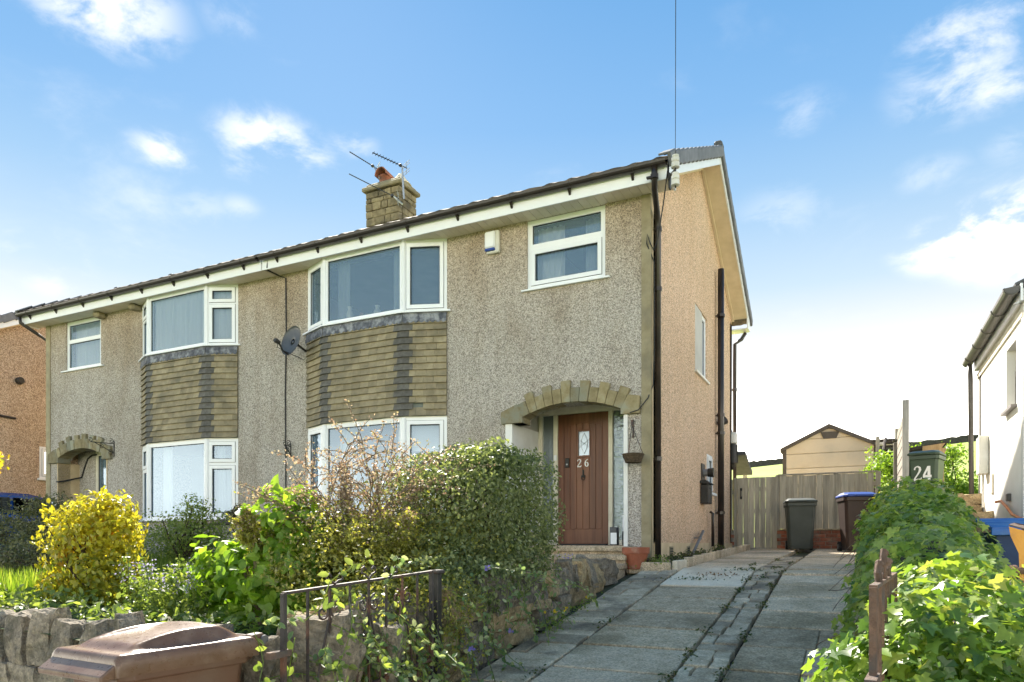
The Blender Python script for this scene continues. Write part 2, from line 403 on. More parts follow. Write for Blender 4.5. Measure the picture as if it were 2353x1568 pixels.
surf('bin_green24', (.028, .055, .030), (.042, .075, .042), 5.0, rough=.42, rand=.05)
surf('bin_dark', (.030, .017, .014), (.042, .025, .020), 5.0, rough=.5, rand=.05)
surf('bin_blue', (.015, .05, .26), (.022, .07, .34), 5.0, rough=.42, rand=.05)
surf('bin_brown', (.115, .056, .032), (.15, .075, .044), 4.0, rough=.42, rand=.02, c3=(.15, .095, .062), big=1.5, rv=.06, bump=.05, bscale=60)
surf('bin_lid', (.125, .066, .036), (.165, .088, .052), 7.0, rough=.30, bump=.12, bscale=45, rand=.02, c3=(.21, .135, .09), big=5.0, rv=.12)
surf('rubber', (.012, .012, .012), (.02, .02, .02), rough=.8)
surf('white_render', (.80, .77, .70), (.86, .83, .77), 3.0, rough=.9, bump=.15, bscale=70, c3=(.74, .71, .64), big=.8)
surf('render_trim', (.62, .56, .44), (.70, .64, .52), 3.0, rough=.8)
surf('anthracite', (.085, .078, .07), (.13, .12, .11), 4.0, rough=.4)
surf('win_grey', (.14, .12, .11), (.18, .16, .15), 4.0, rough=.45)
surf('blue_plastic', (.02, .11, .36), (.035, .16, .46), 8.0, rough=.45, c3=(.10, .22, .42), big=3.0)
surf('blue_dark', (.012, .035, .10), (.02, .05, .13), 8.0, rough=.6)
surf('machine_yellow', (.62, .26, .02), (.72, .33, .04), 8.0, rough=.5, bump=.2, bscale=50, c3=(.45, .20, .05), big=6.0)
surf('car_blue', (.008, .05, .22), (.010, .06, .25), 3.0, rough=.22, rand=.02, spec=.6, rv=.03)
surf('orange_cable', (.80, .22, .03), (.85, .26, .05), rough=.5)
surf('wicker', (.05, .035, .022), (.12, .085, .05), 40.0, rough=.9, bump=.6, bscale=90)
surf('gravel', (.20, .17, .12), (.62, .56, .45), 55.0, detail=2, rough=.95, bump=1.0, bscale=60, c3=(.16, .13, .08), big=3.0)
surf('bark', (.045, .032, .022), (.09, .066, .045), 14.0, rough=.95, bump=.6, bscale=40)
surf('twig', (.13, .095, .068), (.24, .18, .13), 14.0, rough=.9)
surf('hill_grass', (.22, .31, .035), (.36, .43, .075), .5, detail=9, rough=.95, bump=.5, bscale=2.0, c3=(.30, .34, .09), big=.07)
surf('lawn', (.03, .055, .014), (.075, .11, .025), 5.0, rough=1.0, bump=.6, bscale=30, c3=(.07, .06, .03), big=1.2)
surf('far_stone', (.02, .02, .018), (.06, .058, .05), 3.0, rough=1.0, bump=.8, bscale=6)
surf('digit_white', (.82, .82, .80), (.86, .86, .85), rough=.4)
surf('brass', (.06, .045, .02), (.10, .07, .03), rough=.35, metal=.8)

def glassmat(name, refl_mul=1.0, tint=(.86, .90, .92), rough=0.0, wav=0.0, film=None):
    t = newmat(name)
    kw = {}
    if wav:
        pos = t.n('ShaderNodeNewGeometry').outputs['Position']
        nn = t.n('ShaderNodeTexNoise', Vector=pos, Scale=wav, Detail=2.0).outputs[0]
        kw['Normal'] = t.n('ShaderNodeBump', Height=nn, Strength=.5 if wav > 5 else .10, Distance=.02).outputs[0]
    fr = t.n('ShaderNodeFresnel', IOR=1.9, **kw).outputs[0]
    fac = t.math('MULTIPLY', fr, refl_mul, True)
    tr = t.n('ShaderNodeBsdfTransparent', Color=tint)
    base = tr.outputs[0]
    if film:
        df = t.n('ShaderNodeBsdfDiffuse', Color=film[0])
        base = t.n('ShaderNodeMixShader', i0=film[1], i1=tr.outputs[0], i2=df.outputs[0]).outputs[0]
    gl = t.n('ShaderNodeBsdfGlossy', Color=(.70, .86, 1.0), Roughness=rough, **kw)
    mx = t.n('ShaderNodeMixShader', i0=fac, i1=base, i2=gl.outputs[0])
    t.n('ShaderNodeOutputMaterial', Surface=mx.outputs[0])
glassmat('glass', 1.15, wav=1.3, film=((.42, .64, .88), .22))  # blue diffuse film puts hazy sky reflection into the pane colour
glassmat('glass_milky', 1.2, (.8, .85, .88), .1, 0, ((.78, .82, .86), .8))  # milky film paints white sky reflection into the gable window panes
glassmat('glass_door', 1.4, (.5, .54, .55), .12, 24.0, ((.25, .28, .29), .55))
glassmat('glass_lead', 1.4, (.8, .86, .88), .1, 0, ((.55, .62, .66), .7))
glassmat('car_glass', 1.2, (.12, .14, .15))

def cloth(name, c, trans=.45):
    t = newmat(name)
    d = t.n('ShaderNodeBsdfDiffuse', Color=c); tr = t.n('ShaderNodeBsdfTranslucent', Color=c)
    mx = t.n('ShaderNodeMixShader', i0=trans, i1=d.outputs[0], i2=tr.outputs[0])
    t.n('ShaderNodeOutputMaterial', Surface=mx.outputs[0])
cloth('curtain', (.92, .92, .93), .25)
cloth('blind', (.80, .82, .84), .3)
cloth('curtain_grey', (.42, .46, .50), .2)

def leafmat(name, stops, tcol, trans=.45, rough=.42, spec=.5, vein=False, patch=None):
    """leaf: colour differs from leaf to leaf, light passes through it"""
    t = newmat(name)
    gi = t.n('ShaderNodeNewGeometry')
    oi = t.n('ShaderNodeObjectInfo').outputs['Random']
    rnd = t.math('FRACT', t.math('ADD', gi.outputs['Random Per Island'], oi))
    col = t.ramp(rnd, stops)
    if patch:
        n = t.n('ShaderNodeTexNoise', Vector=gi.outputs['Position'], Scale=patch[1], Detail=3.0).outputs[0]
        col = t.mixc(t.smooth(n, patch[2], patch[2] + .14), col, t.mixc(.72, col, patch[0]))
    n2 = t.n('ShaderNodeTexNoise', Vector=gi.outputs['Position'], Scale=45.0, Detail=2.0).outputs[0]
    hsv = t.n('ShaderNodeHueSaturation', Color=col, Value=t.n('ShaderNodeMapRange', Value=n2, To_Min=.75, To_Max=1.25).outputs[0])
    b = t.n('ShaderNodeBsdfPrincipled', Base_Color=hsv.outputs[0], Roughness=rough, Specular_IOR_Level=spec)
    tc = t.mixc(1.0, hsv.outputs[0], tcol, 'MULTIPLY')
    tr = t.n('ShaderNodeBsdfTranslucent', Color=tc)
    mx = t.n('ShaderNodeMixShader', i0=trans, i1=b.outputs[0], i2=tr.outputs[0])
    t.n('ShaderNodeOutputMaterial', Surface=mx.outputs[0])
leafmat('leaf_ivy', [(0, (.05, .11, .025)), (.25, (.10, .19, .035)), (.6, (.17, .27, .05)), (.9, (.25, .33, .06)), (1, (.36, .38, .10))], (2.3, 2.1, 1.0), .40, .32, patch=((.06, .13, .03), 6.0, .56))
leafmat('leaf_ivy_deep', [(0, (.10, .175, .05)), (.5, (.185, .275, .075)), (1, (.31, .385, .11))], (2.4, 2.3, 1.1), .45, .34)
leafmat('leaf_privet', [(0, (.085, .112, .046)), (.5, (.165, .20, .08)), (1, (.28, .31, .14))], (2.0, 2.0, 1.1), .38, .45, .4)
leafmat('leaf_coton', [(0, (.13, .145, .04)), (.55, (.22, .225, .06)), (1, (.36, .34, .10))], (2.6, 2.5, 1.0), .45, .4)
leafmat('leaf_coton_tip', [(0, (.24, .165, .115)), (.4, (.36, .28, .20)), (.7, (.46, .40, .30)), (1, (.28, .29, .12))], (1.8, 1.5, 1.2), .35, .5)
leafmat('leaf_gold', [(0, (.26, .24, .016)), (.45, (.42, .38, .025)), (.85, (.56, .53, .06)), (1, (.28, .34, .04))], (1.7, 1.6, .9), .45, .38, .5, patch=((.60, .27, .02), 2.2, .55))
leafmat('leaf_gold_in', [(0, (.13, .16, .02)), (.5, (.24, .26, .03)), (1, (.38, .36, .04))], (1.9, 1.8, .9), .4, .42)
leafmat('leaf_bright', [(0, (.10, .19, .018)), (.5, (.16, .28, .03)), (1, (.25, .36, .05))], (2.0, 1.9, .8), .5, .45)
leafmat('leaf_shade', [(0, (.065, .07, .035)), (.5, (.11, .12, .055)), (1, (.19, .19, .10))], (2.0, 2.0, 1.1), .35, .45)
leafmat('leaf_mid', [(0, (.09, .14, .035)), (.5, (.15, .21, .05)), (1, (.24, .29, .085))], (2.2, 2.1, 1.0), .45, .42)
leafmat('leaf_vinca', [(0, (.10, .17, .06)), (.5, (.17, .24, .10)), (1, (.42, .45, .24))], (1.8, 1.8, 1.1), .4, .4)
leafmat('grass', [(0, (.06, .11, .015)), (.5, (.11, .18, .025)), (1, (.24, .29, .06))], (2.2, 2.1, .8), .5, .5)
leafmat('weed', [(0, (.045, .07, .018)), (.5, (.075, .10, .026)), (1, (.13, .13, .05))], (2.0, 1.9, 1.0), .3, .6)
leafmat('petal_violet', [(0, (.16, .13, .42)), (.5, (.24, .20, .52)), (1, (.36, .32, .62))], (1.4, 1.3, 1.5), .4, .5)
leafmat('petal_mauve', [(0, (.28, .25, .40)), (.5, (.40, .36, .50)), (1, (.52, .48, .58))], (1.3, 1.3, 1.4), .4, .6)
leafmat('petal_yellow', [(0, (.72, .50, .02)), (1, (.85, .66, .03))], (1.3, 1.2, .8), .3, .5)
leafmat('dead_leaf', [(0, (.16, .085, .035)), (1, (.34, .21, .10))], (1.6, 1.4, 1.0), .35, .6)
# ------------------------------------------------------------------ ground, drive, garden (the setting)
def drive_z(y):
    if y < 2.4: return .36 + (y - 2.4) * .17 if y > 1.0 else .12
    z1 = 1.27 + .138 * (y - 9.0)
    z2 = 1.27 + .031 * (y - 9.0)
    return min(z1, z2) if abs(y - 9.0) > .6 else min(z1, z2) - .008
def field_z(x, y):
    if y < -60: return .02 + min(12.0, (-60 - y) * .075)  # unseen hill behind the camera, added to darken reflections in the panes
    if y < 17: return drive_z(max(y, -5)) - .10 if y > 1.0 else .02
    if y < 26: return drive_z(17) - .10
    t = (y - 26.0)
    tilt = .006 * max(min(x, 120), -120)
    crest = 118.0
    tt = min(t, crest)
    z = 1.42 + tt * (.139 + tilt * .06) + 1.2 * math.sin(x * .03) * tt / crest
    if t > crest: z -= (t - crest) * .05
    return z
xs = [-600, -300, -160, -110, -80, -60, -45, -35, -27, -20] + [-15 + i * 2.5 for i in range(13)] + [20, 27, 35, 45, 60, 80, 110, 160, 300, 600]
ys = [-400, -220, -150, -100, -60, -25, -10, -3, 0, 1, 1.5, 2, 2.4, 3, 4, 5, 6, 7, 8, 8.5, 9, 9.5, 10, 11, 12, 14, 16, 17, 20, 23, 26, 28, 30, 33, 36, 40, 46, 54, 64, 76, 90, 104, 118, 130, 140, 144, 150, 170, 220, 400, 900]
g = MB(); nx = len(xs)
g.v = [(x, y, field_z(x, y)) for y in ys for x in xs]
g.f = [(j * nx + i, j * nx + i + 1, (j + 1) * nx + i + 1, (j + 1) * nx + i) for j in range(len(ys) - 1) for i in range(nx - 1)]
tag(g.build('ground', 'hill_grass', smooth=True), kind='structure')
tag(MB().box(-60, 60, -9.0, .35, -.05, .10).build('road', 'asphalt'), kind='structure')
pav = MB()
pav.ob((-60, .35, 0), (120, 0, 0), (0, .12, 0), (0, 0, .22))
pav.ob((-60, .47, 0), (120, 0, 0), (0, 1.9, 0), (0, 0, .215))
tag(pav.build('pavement', 'pavement'), kind='structure')

# driveway: bed of soil and mortar, concrete slabs laid in two wheel tracks, broken paving between and beside them
dr = MB(); dy = [2.0 + .5 * i for i in range(29)]
for a, b in zip(dy[:-1], dy[1:]):
    dr.add([(-2.75, a, drive_z(a) - .052), (.75, a, drive_z(a) - .052), (.75, b, drive_z(b) - .052), (-2.75, b, drive_z(b) - .052)], [(0, 1, 2, 3)])
drive = tag(dr.build('driveway', 'soil_joint'), kind='structure')
def slab_rot(y):
    return math.atan(.138) if y < 9.0 else math.atan(.031)
def slab(x0, x1, y0, y1, m, nm='slab', jit=.003):
    ym = (y0 + y1) / 2
    me = MB().cbox((0, 0, 0), (x1 - x0) / 2 - .012, (y1 - y0) / 2 - .018, .035, .007, jit).mesh(nm, m)
    return inst(nm, me, drive, ((x0 + x1) / 2, ym, drive_z(ym) - .022 + random.uniform(-.004, .004)), (slab_rot(ym) + random.uniform(-.006, .006), random.uniform(-.005, .005), random.uniform(-.004, .004)))
y = 2.35; k = 0
while y < 15.8:
    h = .62 if y < 8.4 else .63
    pale = 8.0 < y + .3 < 9.35  # paler slabs put a patch of reflected sunlight into the paving colour
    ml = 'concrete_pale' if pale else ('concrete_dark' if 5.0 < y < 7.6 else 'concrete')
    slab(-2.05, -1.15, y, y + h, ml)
    y2 = y + .22
    if 5.1 < y2 < 5.7:                                   # this one is cracked across
        slab(-.83, -.286, y2, y2 + h, 'concrete_dark'); slab(-.304, .08, y2, y2 + h, 'concrete_dark')
    elif 4.4 < y2 < 5.1:
        slab(-.83, -.346, y2, y2 + h, 'concrete_dark'); slab(-.364, .08, y2, y2 + h, 'concrete')
    else:
        slab(-.83, .08, y2, y2 + h, 'concrete' if y2 > 6.9 else 'concrete_dark')
    slab(.068, .62, y2, y2 + h, 'concrete_dark')
    y += h; k += 1
def broken(x0, x1, ya, yb, m, n0=2):
    """irregular broken paving pieces filling a strip"""
    y = ya
    while y < yb:
        h = random.uniform(.16, .34)
        cuts = [x0] + sorted(random.uniform(x0 + .1, x1 - .1) for _ in range(random.choice([0, 1, 1, 2]) if n0 == 2 else random.choice([0, 0, 1]))) + [x1]
        cuts = [c for i, c in enumerate(cuts) if i == 0 or c - cuts[i - 1] > .09 or i == len(cuts) - 1]
        for a, b in zip(cuts[:-1], cuts[1:]):
            if b - a < .07: continue
            ym = y + h / 2; sk = random.uniform(-.05, .05)
            pts = [(a + .008, y + .008), ((a + b) / 2, y + .008 + random.uniform(-.015, .015)), (b - .008, y + .01 + sk * .4), (b - .01 + sk * .3, y + h * .5), (b - .01, y + h - .008), ((a + b) / 2 + sk, y + h - .008), (a + .01, y + h - .012), (a + .006 + sk * .2, y + h * .5)]
            lift = random.uniform(-.008, .006)
            top = [Vector((px, py, drive_z(py) + .008 + lift)) for px, py in pts]
            cx = sum(q[0] for q in pts) / 8; cyy = sum(q[1] for q in pts) / 8
            mb = MB(); n = 8
            ins = [q + (Vector((cx, cyy, q.z)) - q) * .06 + Vector((0, 0, .006)) for q in top]
            low = [q - Vector((0, 0, .05)) for q in top]
            mb.add(ins + top + low, [tuple(range(n))] + [(n + i, n + (i + 1) % n, (i + 1) % n, i) for i in range(n)] + [(2 * n + i, 2 * n + (i + 1) % n, n + (i + 1) % n, n + i) for i in range(n)])
            mb.build('paving_piece', m, drive)
        y += h
broken(-1.14, -.84, 3.3, 12.5, 'crazy')
broken(-2.52, -2.06, 3.2, 8.7, 'crazy', 1)

# front garden
gd = MB()
gy = [2.9, 3.6, 4.5, 5.5, 6.5, 7.5, 8.5, 9.4]; gx = [-30, -22, -17, -13, -10, -8, -6.5, -5, -4, -3.3, -2.72]
def gz(x, y): return .98 + (y - 2.9) * .058 + .05 * math.sin(x * 1.3 + y)
gd.v = [(x, y, gz(x, y)) for y in gy for x in gx]
n = len(gx)
gd.f = [(j * n + i, j * n + i + 1, (j + 1) * n + i + 1, (j + 1) * n + i) for j in range(len(gy) - 1) for i in range(n - 1)]
tag(gd.build('garden_bed', 'lawn', smooth=True), kind='structure')

# neighbour's drive beyond the ivy, and its raised terrace
nd = MB()
for a, b in zip([2.0 + i for i in range(9)], [3.0 + i for i in range(9)]):
    nd.add([(.6, a, drive_z(a) + .06), (9, a, drive_z(a) + .06), (9, b, drive_z(b) + .06), (.6, b, drive_z(b) + .06)], [(0, 1, 2, 3)])
ndrive = tag(nd.build('neighbour_drive', 'soil_joint'), kind='structure')
for r_ in range(7):
    for c_ in range(4):
        ya = 4.2 + r_ * .98; ym = ya + .48
        me = MB().cbox((0, 0, 0), .60, .475, .035, .008).mesh('slab', 'concrete')
        inst('slab', me, ndrive, (1.35 + c_ * 1.22, ym, drive_z(ym) + .06), (slab_rot(ym), 0, 0))
tr = MB().box(.62, 1.62, 12.35, 26, 1.0, 2.02)
tr.box(1.62, 14, 13.0, 26, 1.0, 2.02)
tag(tr.build('terrace', 'soil'), kind='structure')
tag(MB().box(-2.6, .60, 16.2, 26, 1.0, 1.47).build('back_yard', 'concrete'), kind='structure')

# ------------------------------------------------------------------ the semi-detached pair
YF, YB1, YE = 9.4, 9.17, 9.07        # wall face, bay face, fascia face
ZS = 6.30                            # soffit
Y2 = 16.15                           # rear wall
UPV = Vector((0, 0, 1)); NF = Vector((0, -1, 0)); UX = Vector((1, 0, 0))
EAVE = (8.99, 6.53); RIDGE = (12.78, 8.49); REAR = (16.55, 6.53)
SL = (RIDGE[1] - EAVE[1]) / (RIDGE[0] - EAVE[0])
def roof_z(y): return EAVE[1] + SL * (y - EAVE[0]) if y < RIDGE[0] else RIDGE[1] - SL * (y - RIDGE[0])

def glazed(part, p, u, W, H, cells, nvec, T=.07, frame_mat='upvc', pane_mat='glass', sash=.045, gask=.010):
    """window leaf: frame with rectangular glass cells (u0,u1,v0,v1,opening) and one pane object for each cell"""
    p, u, nvec = Vector(p), Vector(u), Vector(nvec)
    MB().panel(p, u, UPV, nvec, W, H, T, [c[:4] for c in cells]).build('frame', frame_mat, part)
    sm = MB(); gm = MB()
    for c in cells:
        a, b, c0, d = c[:4]
        if c[4]:
            sm.panel(p + u * (a - .012) + UPV * (c0 - .012) + nvec * .016, u, UPV, nvec, b - a + .024, d - c0 + .024, .05, [(.012 + sash, b - a + .012 - sash, .012 + sash, d - c0 + .012 - sash)])
            gm.panel(p + u * (a - .018) + UPV * (c0 - .018) + nvec * .003, u, UPV, nvec, b - a + .036, d - c0 + .036, .006, [(.005, b - a + .031, .005, d - c0 + .031)])
            a += sash; b -= sash; c0 += sash; d -= sash
        gm.panel(p + u * a + UPV * c0 - nvec * (.004 if c[4] else .02), u, UPV, nvec, b - a, d - c0, .012, [(gask, b - a - gask, gask, d - c0 - gask)])
        pm = MB(); q = p + u * a + UPV * c0 - nvec * .03
        pm.add([q, q + u * (b - a), q + u * (b - a) + UPV * (d - c0), q + UPV * (d - c0)], [(0, 1, 2, 3)])
        pm.build('pane', pane_mat, part)
    if sm.v: sm.build('sash', frame_mat, part)
    if gm.v: gm.build('gasket', 'gasket', part)
def curtain(part, p, u, W, H, inward, m='curtain', amp=.03, wave=.13, gap=None, ph=0.0):
    p, u, inward = Vector(p), Vector(u), Vector(inward)
    n = max(8, int(W / .02)); mb = MB(); vs = []
    for i in range(n + 1):
        a = W * i / n
        o_ = amp * math.sin(a / wave * 6.28 + ph + .8 * math.sin(a * 5)) + amp * .4 * math.sin(a / wave * 15)
        q = p + u * a + inward * (.10 + o_)
        pinch = gap * math.sin(3.14 * min(1, i / n)) if gap else 0
        vs += [q, q + UPV * (H * .5) + u * pinch, q + UPV * H]
    mb.add(vs, [(3 * i + k, 3 * (i + 1) + k, 3 * (i + 1) + k + 1, 3 * i + k + 1) for i in range(n) for k in (0, 1)])
    mb.build('curtain', m, part, smooth=True)
def sill(part, pts, z, out=.05, th=.028, ext=0.0, m='upvc'):
    mb = MB()
    for i, (a, b) in enumerate(zip(pts[:-1], pts[1:])):
        a, b = Vector((a[0], a[1], z)), Vector((b[0], b[1], z)); u = (b - a).normalized(); nn = u.cross(UPV)
        e0 = ext if i == 0 else .012; e1 = ext if i == len(pts) - 2 else .012
        mb.ob(a - u * e0 - nn * .05, u * ((b - a).length + e0 + e1), nn * (out + .05), UPV * th)
    return mb.build('sill', m, part)
_tiles = {}
def tile_me(wd, m):
    key = (round(wd, 2), m)
    if key not in _tiles:
        W = key[0]; mb = MB()
        b0, b1 = .044, .006
        vs = [(.0015, -b0, 0), (W - .0015, -b0, 0), (W - .0015, -b0 + .022, 0), (.0015, -b0 + .022, 0), (.0015, -b1, .135), (W - .0015, -b1, .135), (W - .0015, 0, .135), (.0015, 0, .135),
              (.0015, -b0 - .001, .004), (W - .0015, -b0 - .001, .004)]
        mb.add(vs, [(0, 3, 2, 1), (4, 5, 6, 7), (0, 1, 9, 8), (8, 9, 5, 4), (1, 2, 6, 5), (3, 0, 4, 7), (2, 3, 7, 6)])
        _tiles[key] = mb.mesh('tile', m)
    return _tiles[key]
def tile_apron(house, plan, z0, z1, rows, missing=None):
    part = MB()
    for a, b in zip(plan[:-1], plan[1:]):
        a, b = Vector((a[0], a[1], z0)), Vector((b[0], b[1], z0)); u = (b - a).normalized(); nn = u.cross(UPV)
        part.ob(a - nn * .11, u * (b - a).length, nn * .10, UPV * (z1 - z0 + .10))
    ap = part.build('tile_hanging', 'tile_back', house)
    pitch = (z1 - z0) / rows
    for r_ in range(rows):
        z = z0 + r_ * pitch
        for fi, (a, b) in enumerate(zip(plan[:-1], plan[1:])):
            a, b = Vector((a[0], a[1], z)), Vector((b[0], b[1], z)); L = (b - a).length; u = (b - a) / L; nn = u.cross(UPV)
            ang = math.atan2(u.y, u.x)
            odd = (r_ % 2 == 0)
            e0 = 0.0 if fi == 0 else (.16 if odd else .095) if fi == 1 else (.10 if odd else .155)
            e1 = 0.0 if fi == 2 else (.095 if odd else .16) if fi == 1 else (.075 if odd else .12)
            if fi == 1: e1 = (.16 if not odd else .095)
            x = e0; first = True
            while x < L - e1 - .02:
                wd = .165 * random.choice([1, 1, 1, 1.04, .96])
                if first and odd: wd = .085 if fi == 0 else wd * .62
                first = False
                if L - e1 - (x + wd) < .06: wd = L - e1 - x
                if missing and fi == 2 and r_ == missing and x < e0 + .01:
                    x += wd; continue
                o = inst('tile', tile_me(wd, 'tile_buff'), ap, a + u * x + nn * .0 + UPV * random.uniform(-.003, .003), (0, random.uniform(-.006, .006), ang), (wd / round(wd, 2), 1, 1))
                x += wd
            if fi < 2:                                   # bent grey corner tile
                c = Vector((b.x, b.y, z)); nu_ = Vector((plan[fi + 2][0] - plan[fi + 1][0], plan[fi + 2][1] - plan[fi + 1][1], 0)).normalized(); n2 = nu_.cross(UPV)
                le = e1; re = ((.16 if odd else .095) if fi == 0 else (.10 if odd else .155))
                bis = (nn + n2).normalized(); kf = 1 / max(.5, bis.dot(nn))
                def sec(d_, zz_): return [c - u * le + nn * d_ + UPV * zz_, c + bis * d_ * kf + UPV * zz_, c + nu_ * re + n2 * d_ + UPV * zz_]
                s0, s1, s2, s3 = sec(.048, 0), sec(.008, .135), sec(.026, 0), sec(.001, .135)
                mb = MB().add(s0 + s1 + s2 + s3, [(0, 1, 4, 3), (1, 2, 5, 4), (6, 7, 1, 0), (7, 8, 2, 1), (0, 3, 9, 6), (2, 8, 11, 5), (3, 4, 10, 9), (4, 5, 11, 10)])
                mb.build('corner_tile', 'tile_grey', ap)
    return ap
def flashing(house, plan, z_top, drop=.15):
    mb = MB()
    for a, b in zip(plan[:-1], plan[1:]):
        a, b = Vector((a[0], a[1], z_top)), Vector((b[0], b[1], z_top)); L = (b - a).length; u = (b - a) / L; nn = u.cross(UPV)
        n_ = max(3, round(L / .085)); lower = []
        for i in range(n_):
            for k_ in range(4):
                t = (i + k_ / 4) / n_
                lower.append(a + u * (L * t) - UPV * (drop - .028 + .028 * math.sin(math.pi * k_ / 4)) + nn * (.046 + .006 * random.random()))
        lower.append(a + u * L - UPV * (drop - .028) + nn * .046)
        m_ = len(lower)
        up_ = [a + u * (L * i / (m_ - 1)) + nn * (.03 + .008 * random.random()) for i in range(m_)]
        vs = lower + up_ + [q - nn * .012 for q in lower]
        mb.add(vs, [(i, i + 1, m_ + i + 1, m_ + i) for i in range(m_ - 1)] + [(2 * m_ + i + 1, 2 * m_ + i, i, i + 1)[::-1] for i in range(m_ - 1)])
    return mb.build('lead_flashing', 'lead', house)

def bay_cells(W, H, kind, br=.065):
    if kind == 'full': return [(br, W - br, br, H - br, False)]
    if kind == 'open': return [(br, W - br, br, H - br, True)]
    if kind == 'split': return [(br, W - br, br, H * .64, False), (br, W - br, H * .70, H - br, True)]
    if kind == 'split2': return [(br, W - br, br, H * .66, True), (br, W - br, H * .72, H - br, True)]
def bay(house, name, plan, z0, z1, kinds, curt=None):
    part = bpy.data.objects.new(name, None); COL.objects.link(part); adopt(part, house)
    for fi, (a, b) in enumerate(zip(plan[:-1], plan[1:])):
        a, b = Vector((a[0], a[1], z0)), Vector((b[0], b[1], z0)); L = (b - a).length; u = (b - a) / L; nn = u.cross(UPV)
        glazed(part, a, u, L, z1 - z0, bay_cells(L, z1 - z0, kinds[fi]), nn)
        if curt and curt[fi]:
            curtain(part, a + u * .04 + UPV * .03, u, L - .08, z1 - z0 - .05, -nn, curt[fi], .025, .16, None, fi)
    for q in plan[1:-1]:
        MB().tube([(q[0], q[1] + .015, z0 + .002), (q[0], q[1] + .015, z1 - .002)], .045, 8).build('mullion', 'upvc', part)
    return part
def flat_window(house, x0, x1, z0, z1, cells, y=YF, ext=.05, cur=None):
    part = bpy.data.objects.new('window', None); COL.objects.link(part); adopt(part, house)
    glazed(part, (x0, y + .035, z0), UX, x1 - x0, z1 - z0, cells, NF)
    sill(part, [(x0, y), (x1, y)], z0 - .02, .045, .022, ext)
    if cur: curtain(part, (x0 + .03, y + .1, z0 + .03), UX, x1 - x0 - .06, z1 - z0 - .05, (0, 1, 0), cur, .025, .14)
    return part
def slope_piece(x0, x1, ya, yb, off0, off1, mb):
    """board following the roof slope between ya and yb, from off0 to off1 below the roof plane"""
    mb.add([(x, y, roof_z(y) - o_) for x in (x0, x1) for y in (ya, yb) for o_ in (off0, off1)],
           [(0, 1, 3, 2), (4, 6, 7, 5), (0, 4, 5, 1), (2, 3, 7, 6), (0, 2, 6, 4), (1, 5, 7, 3)])

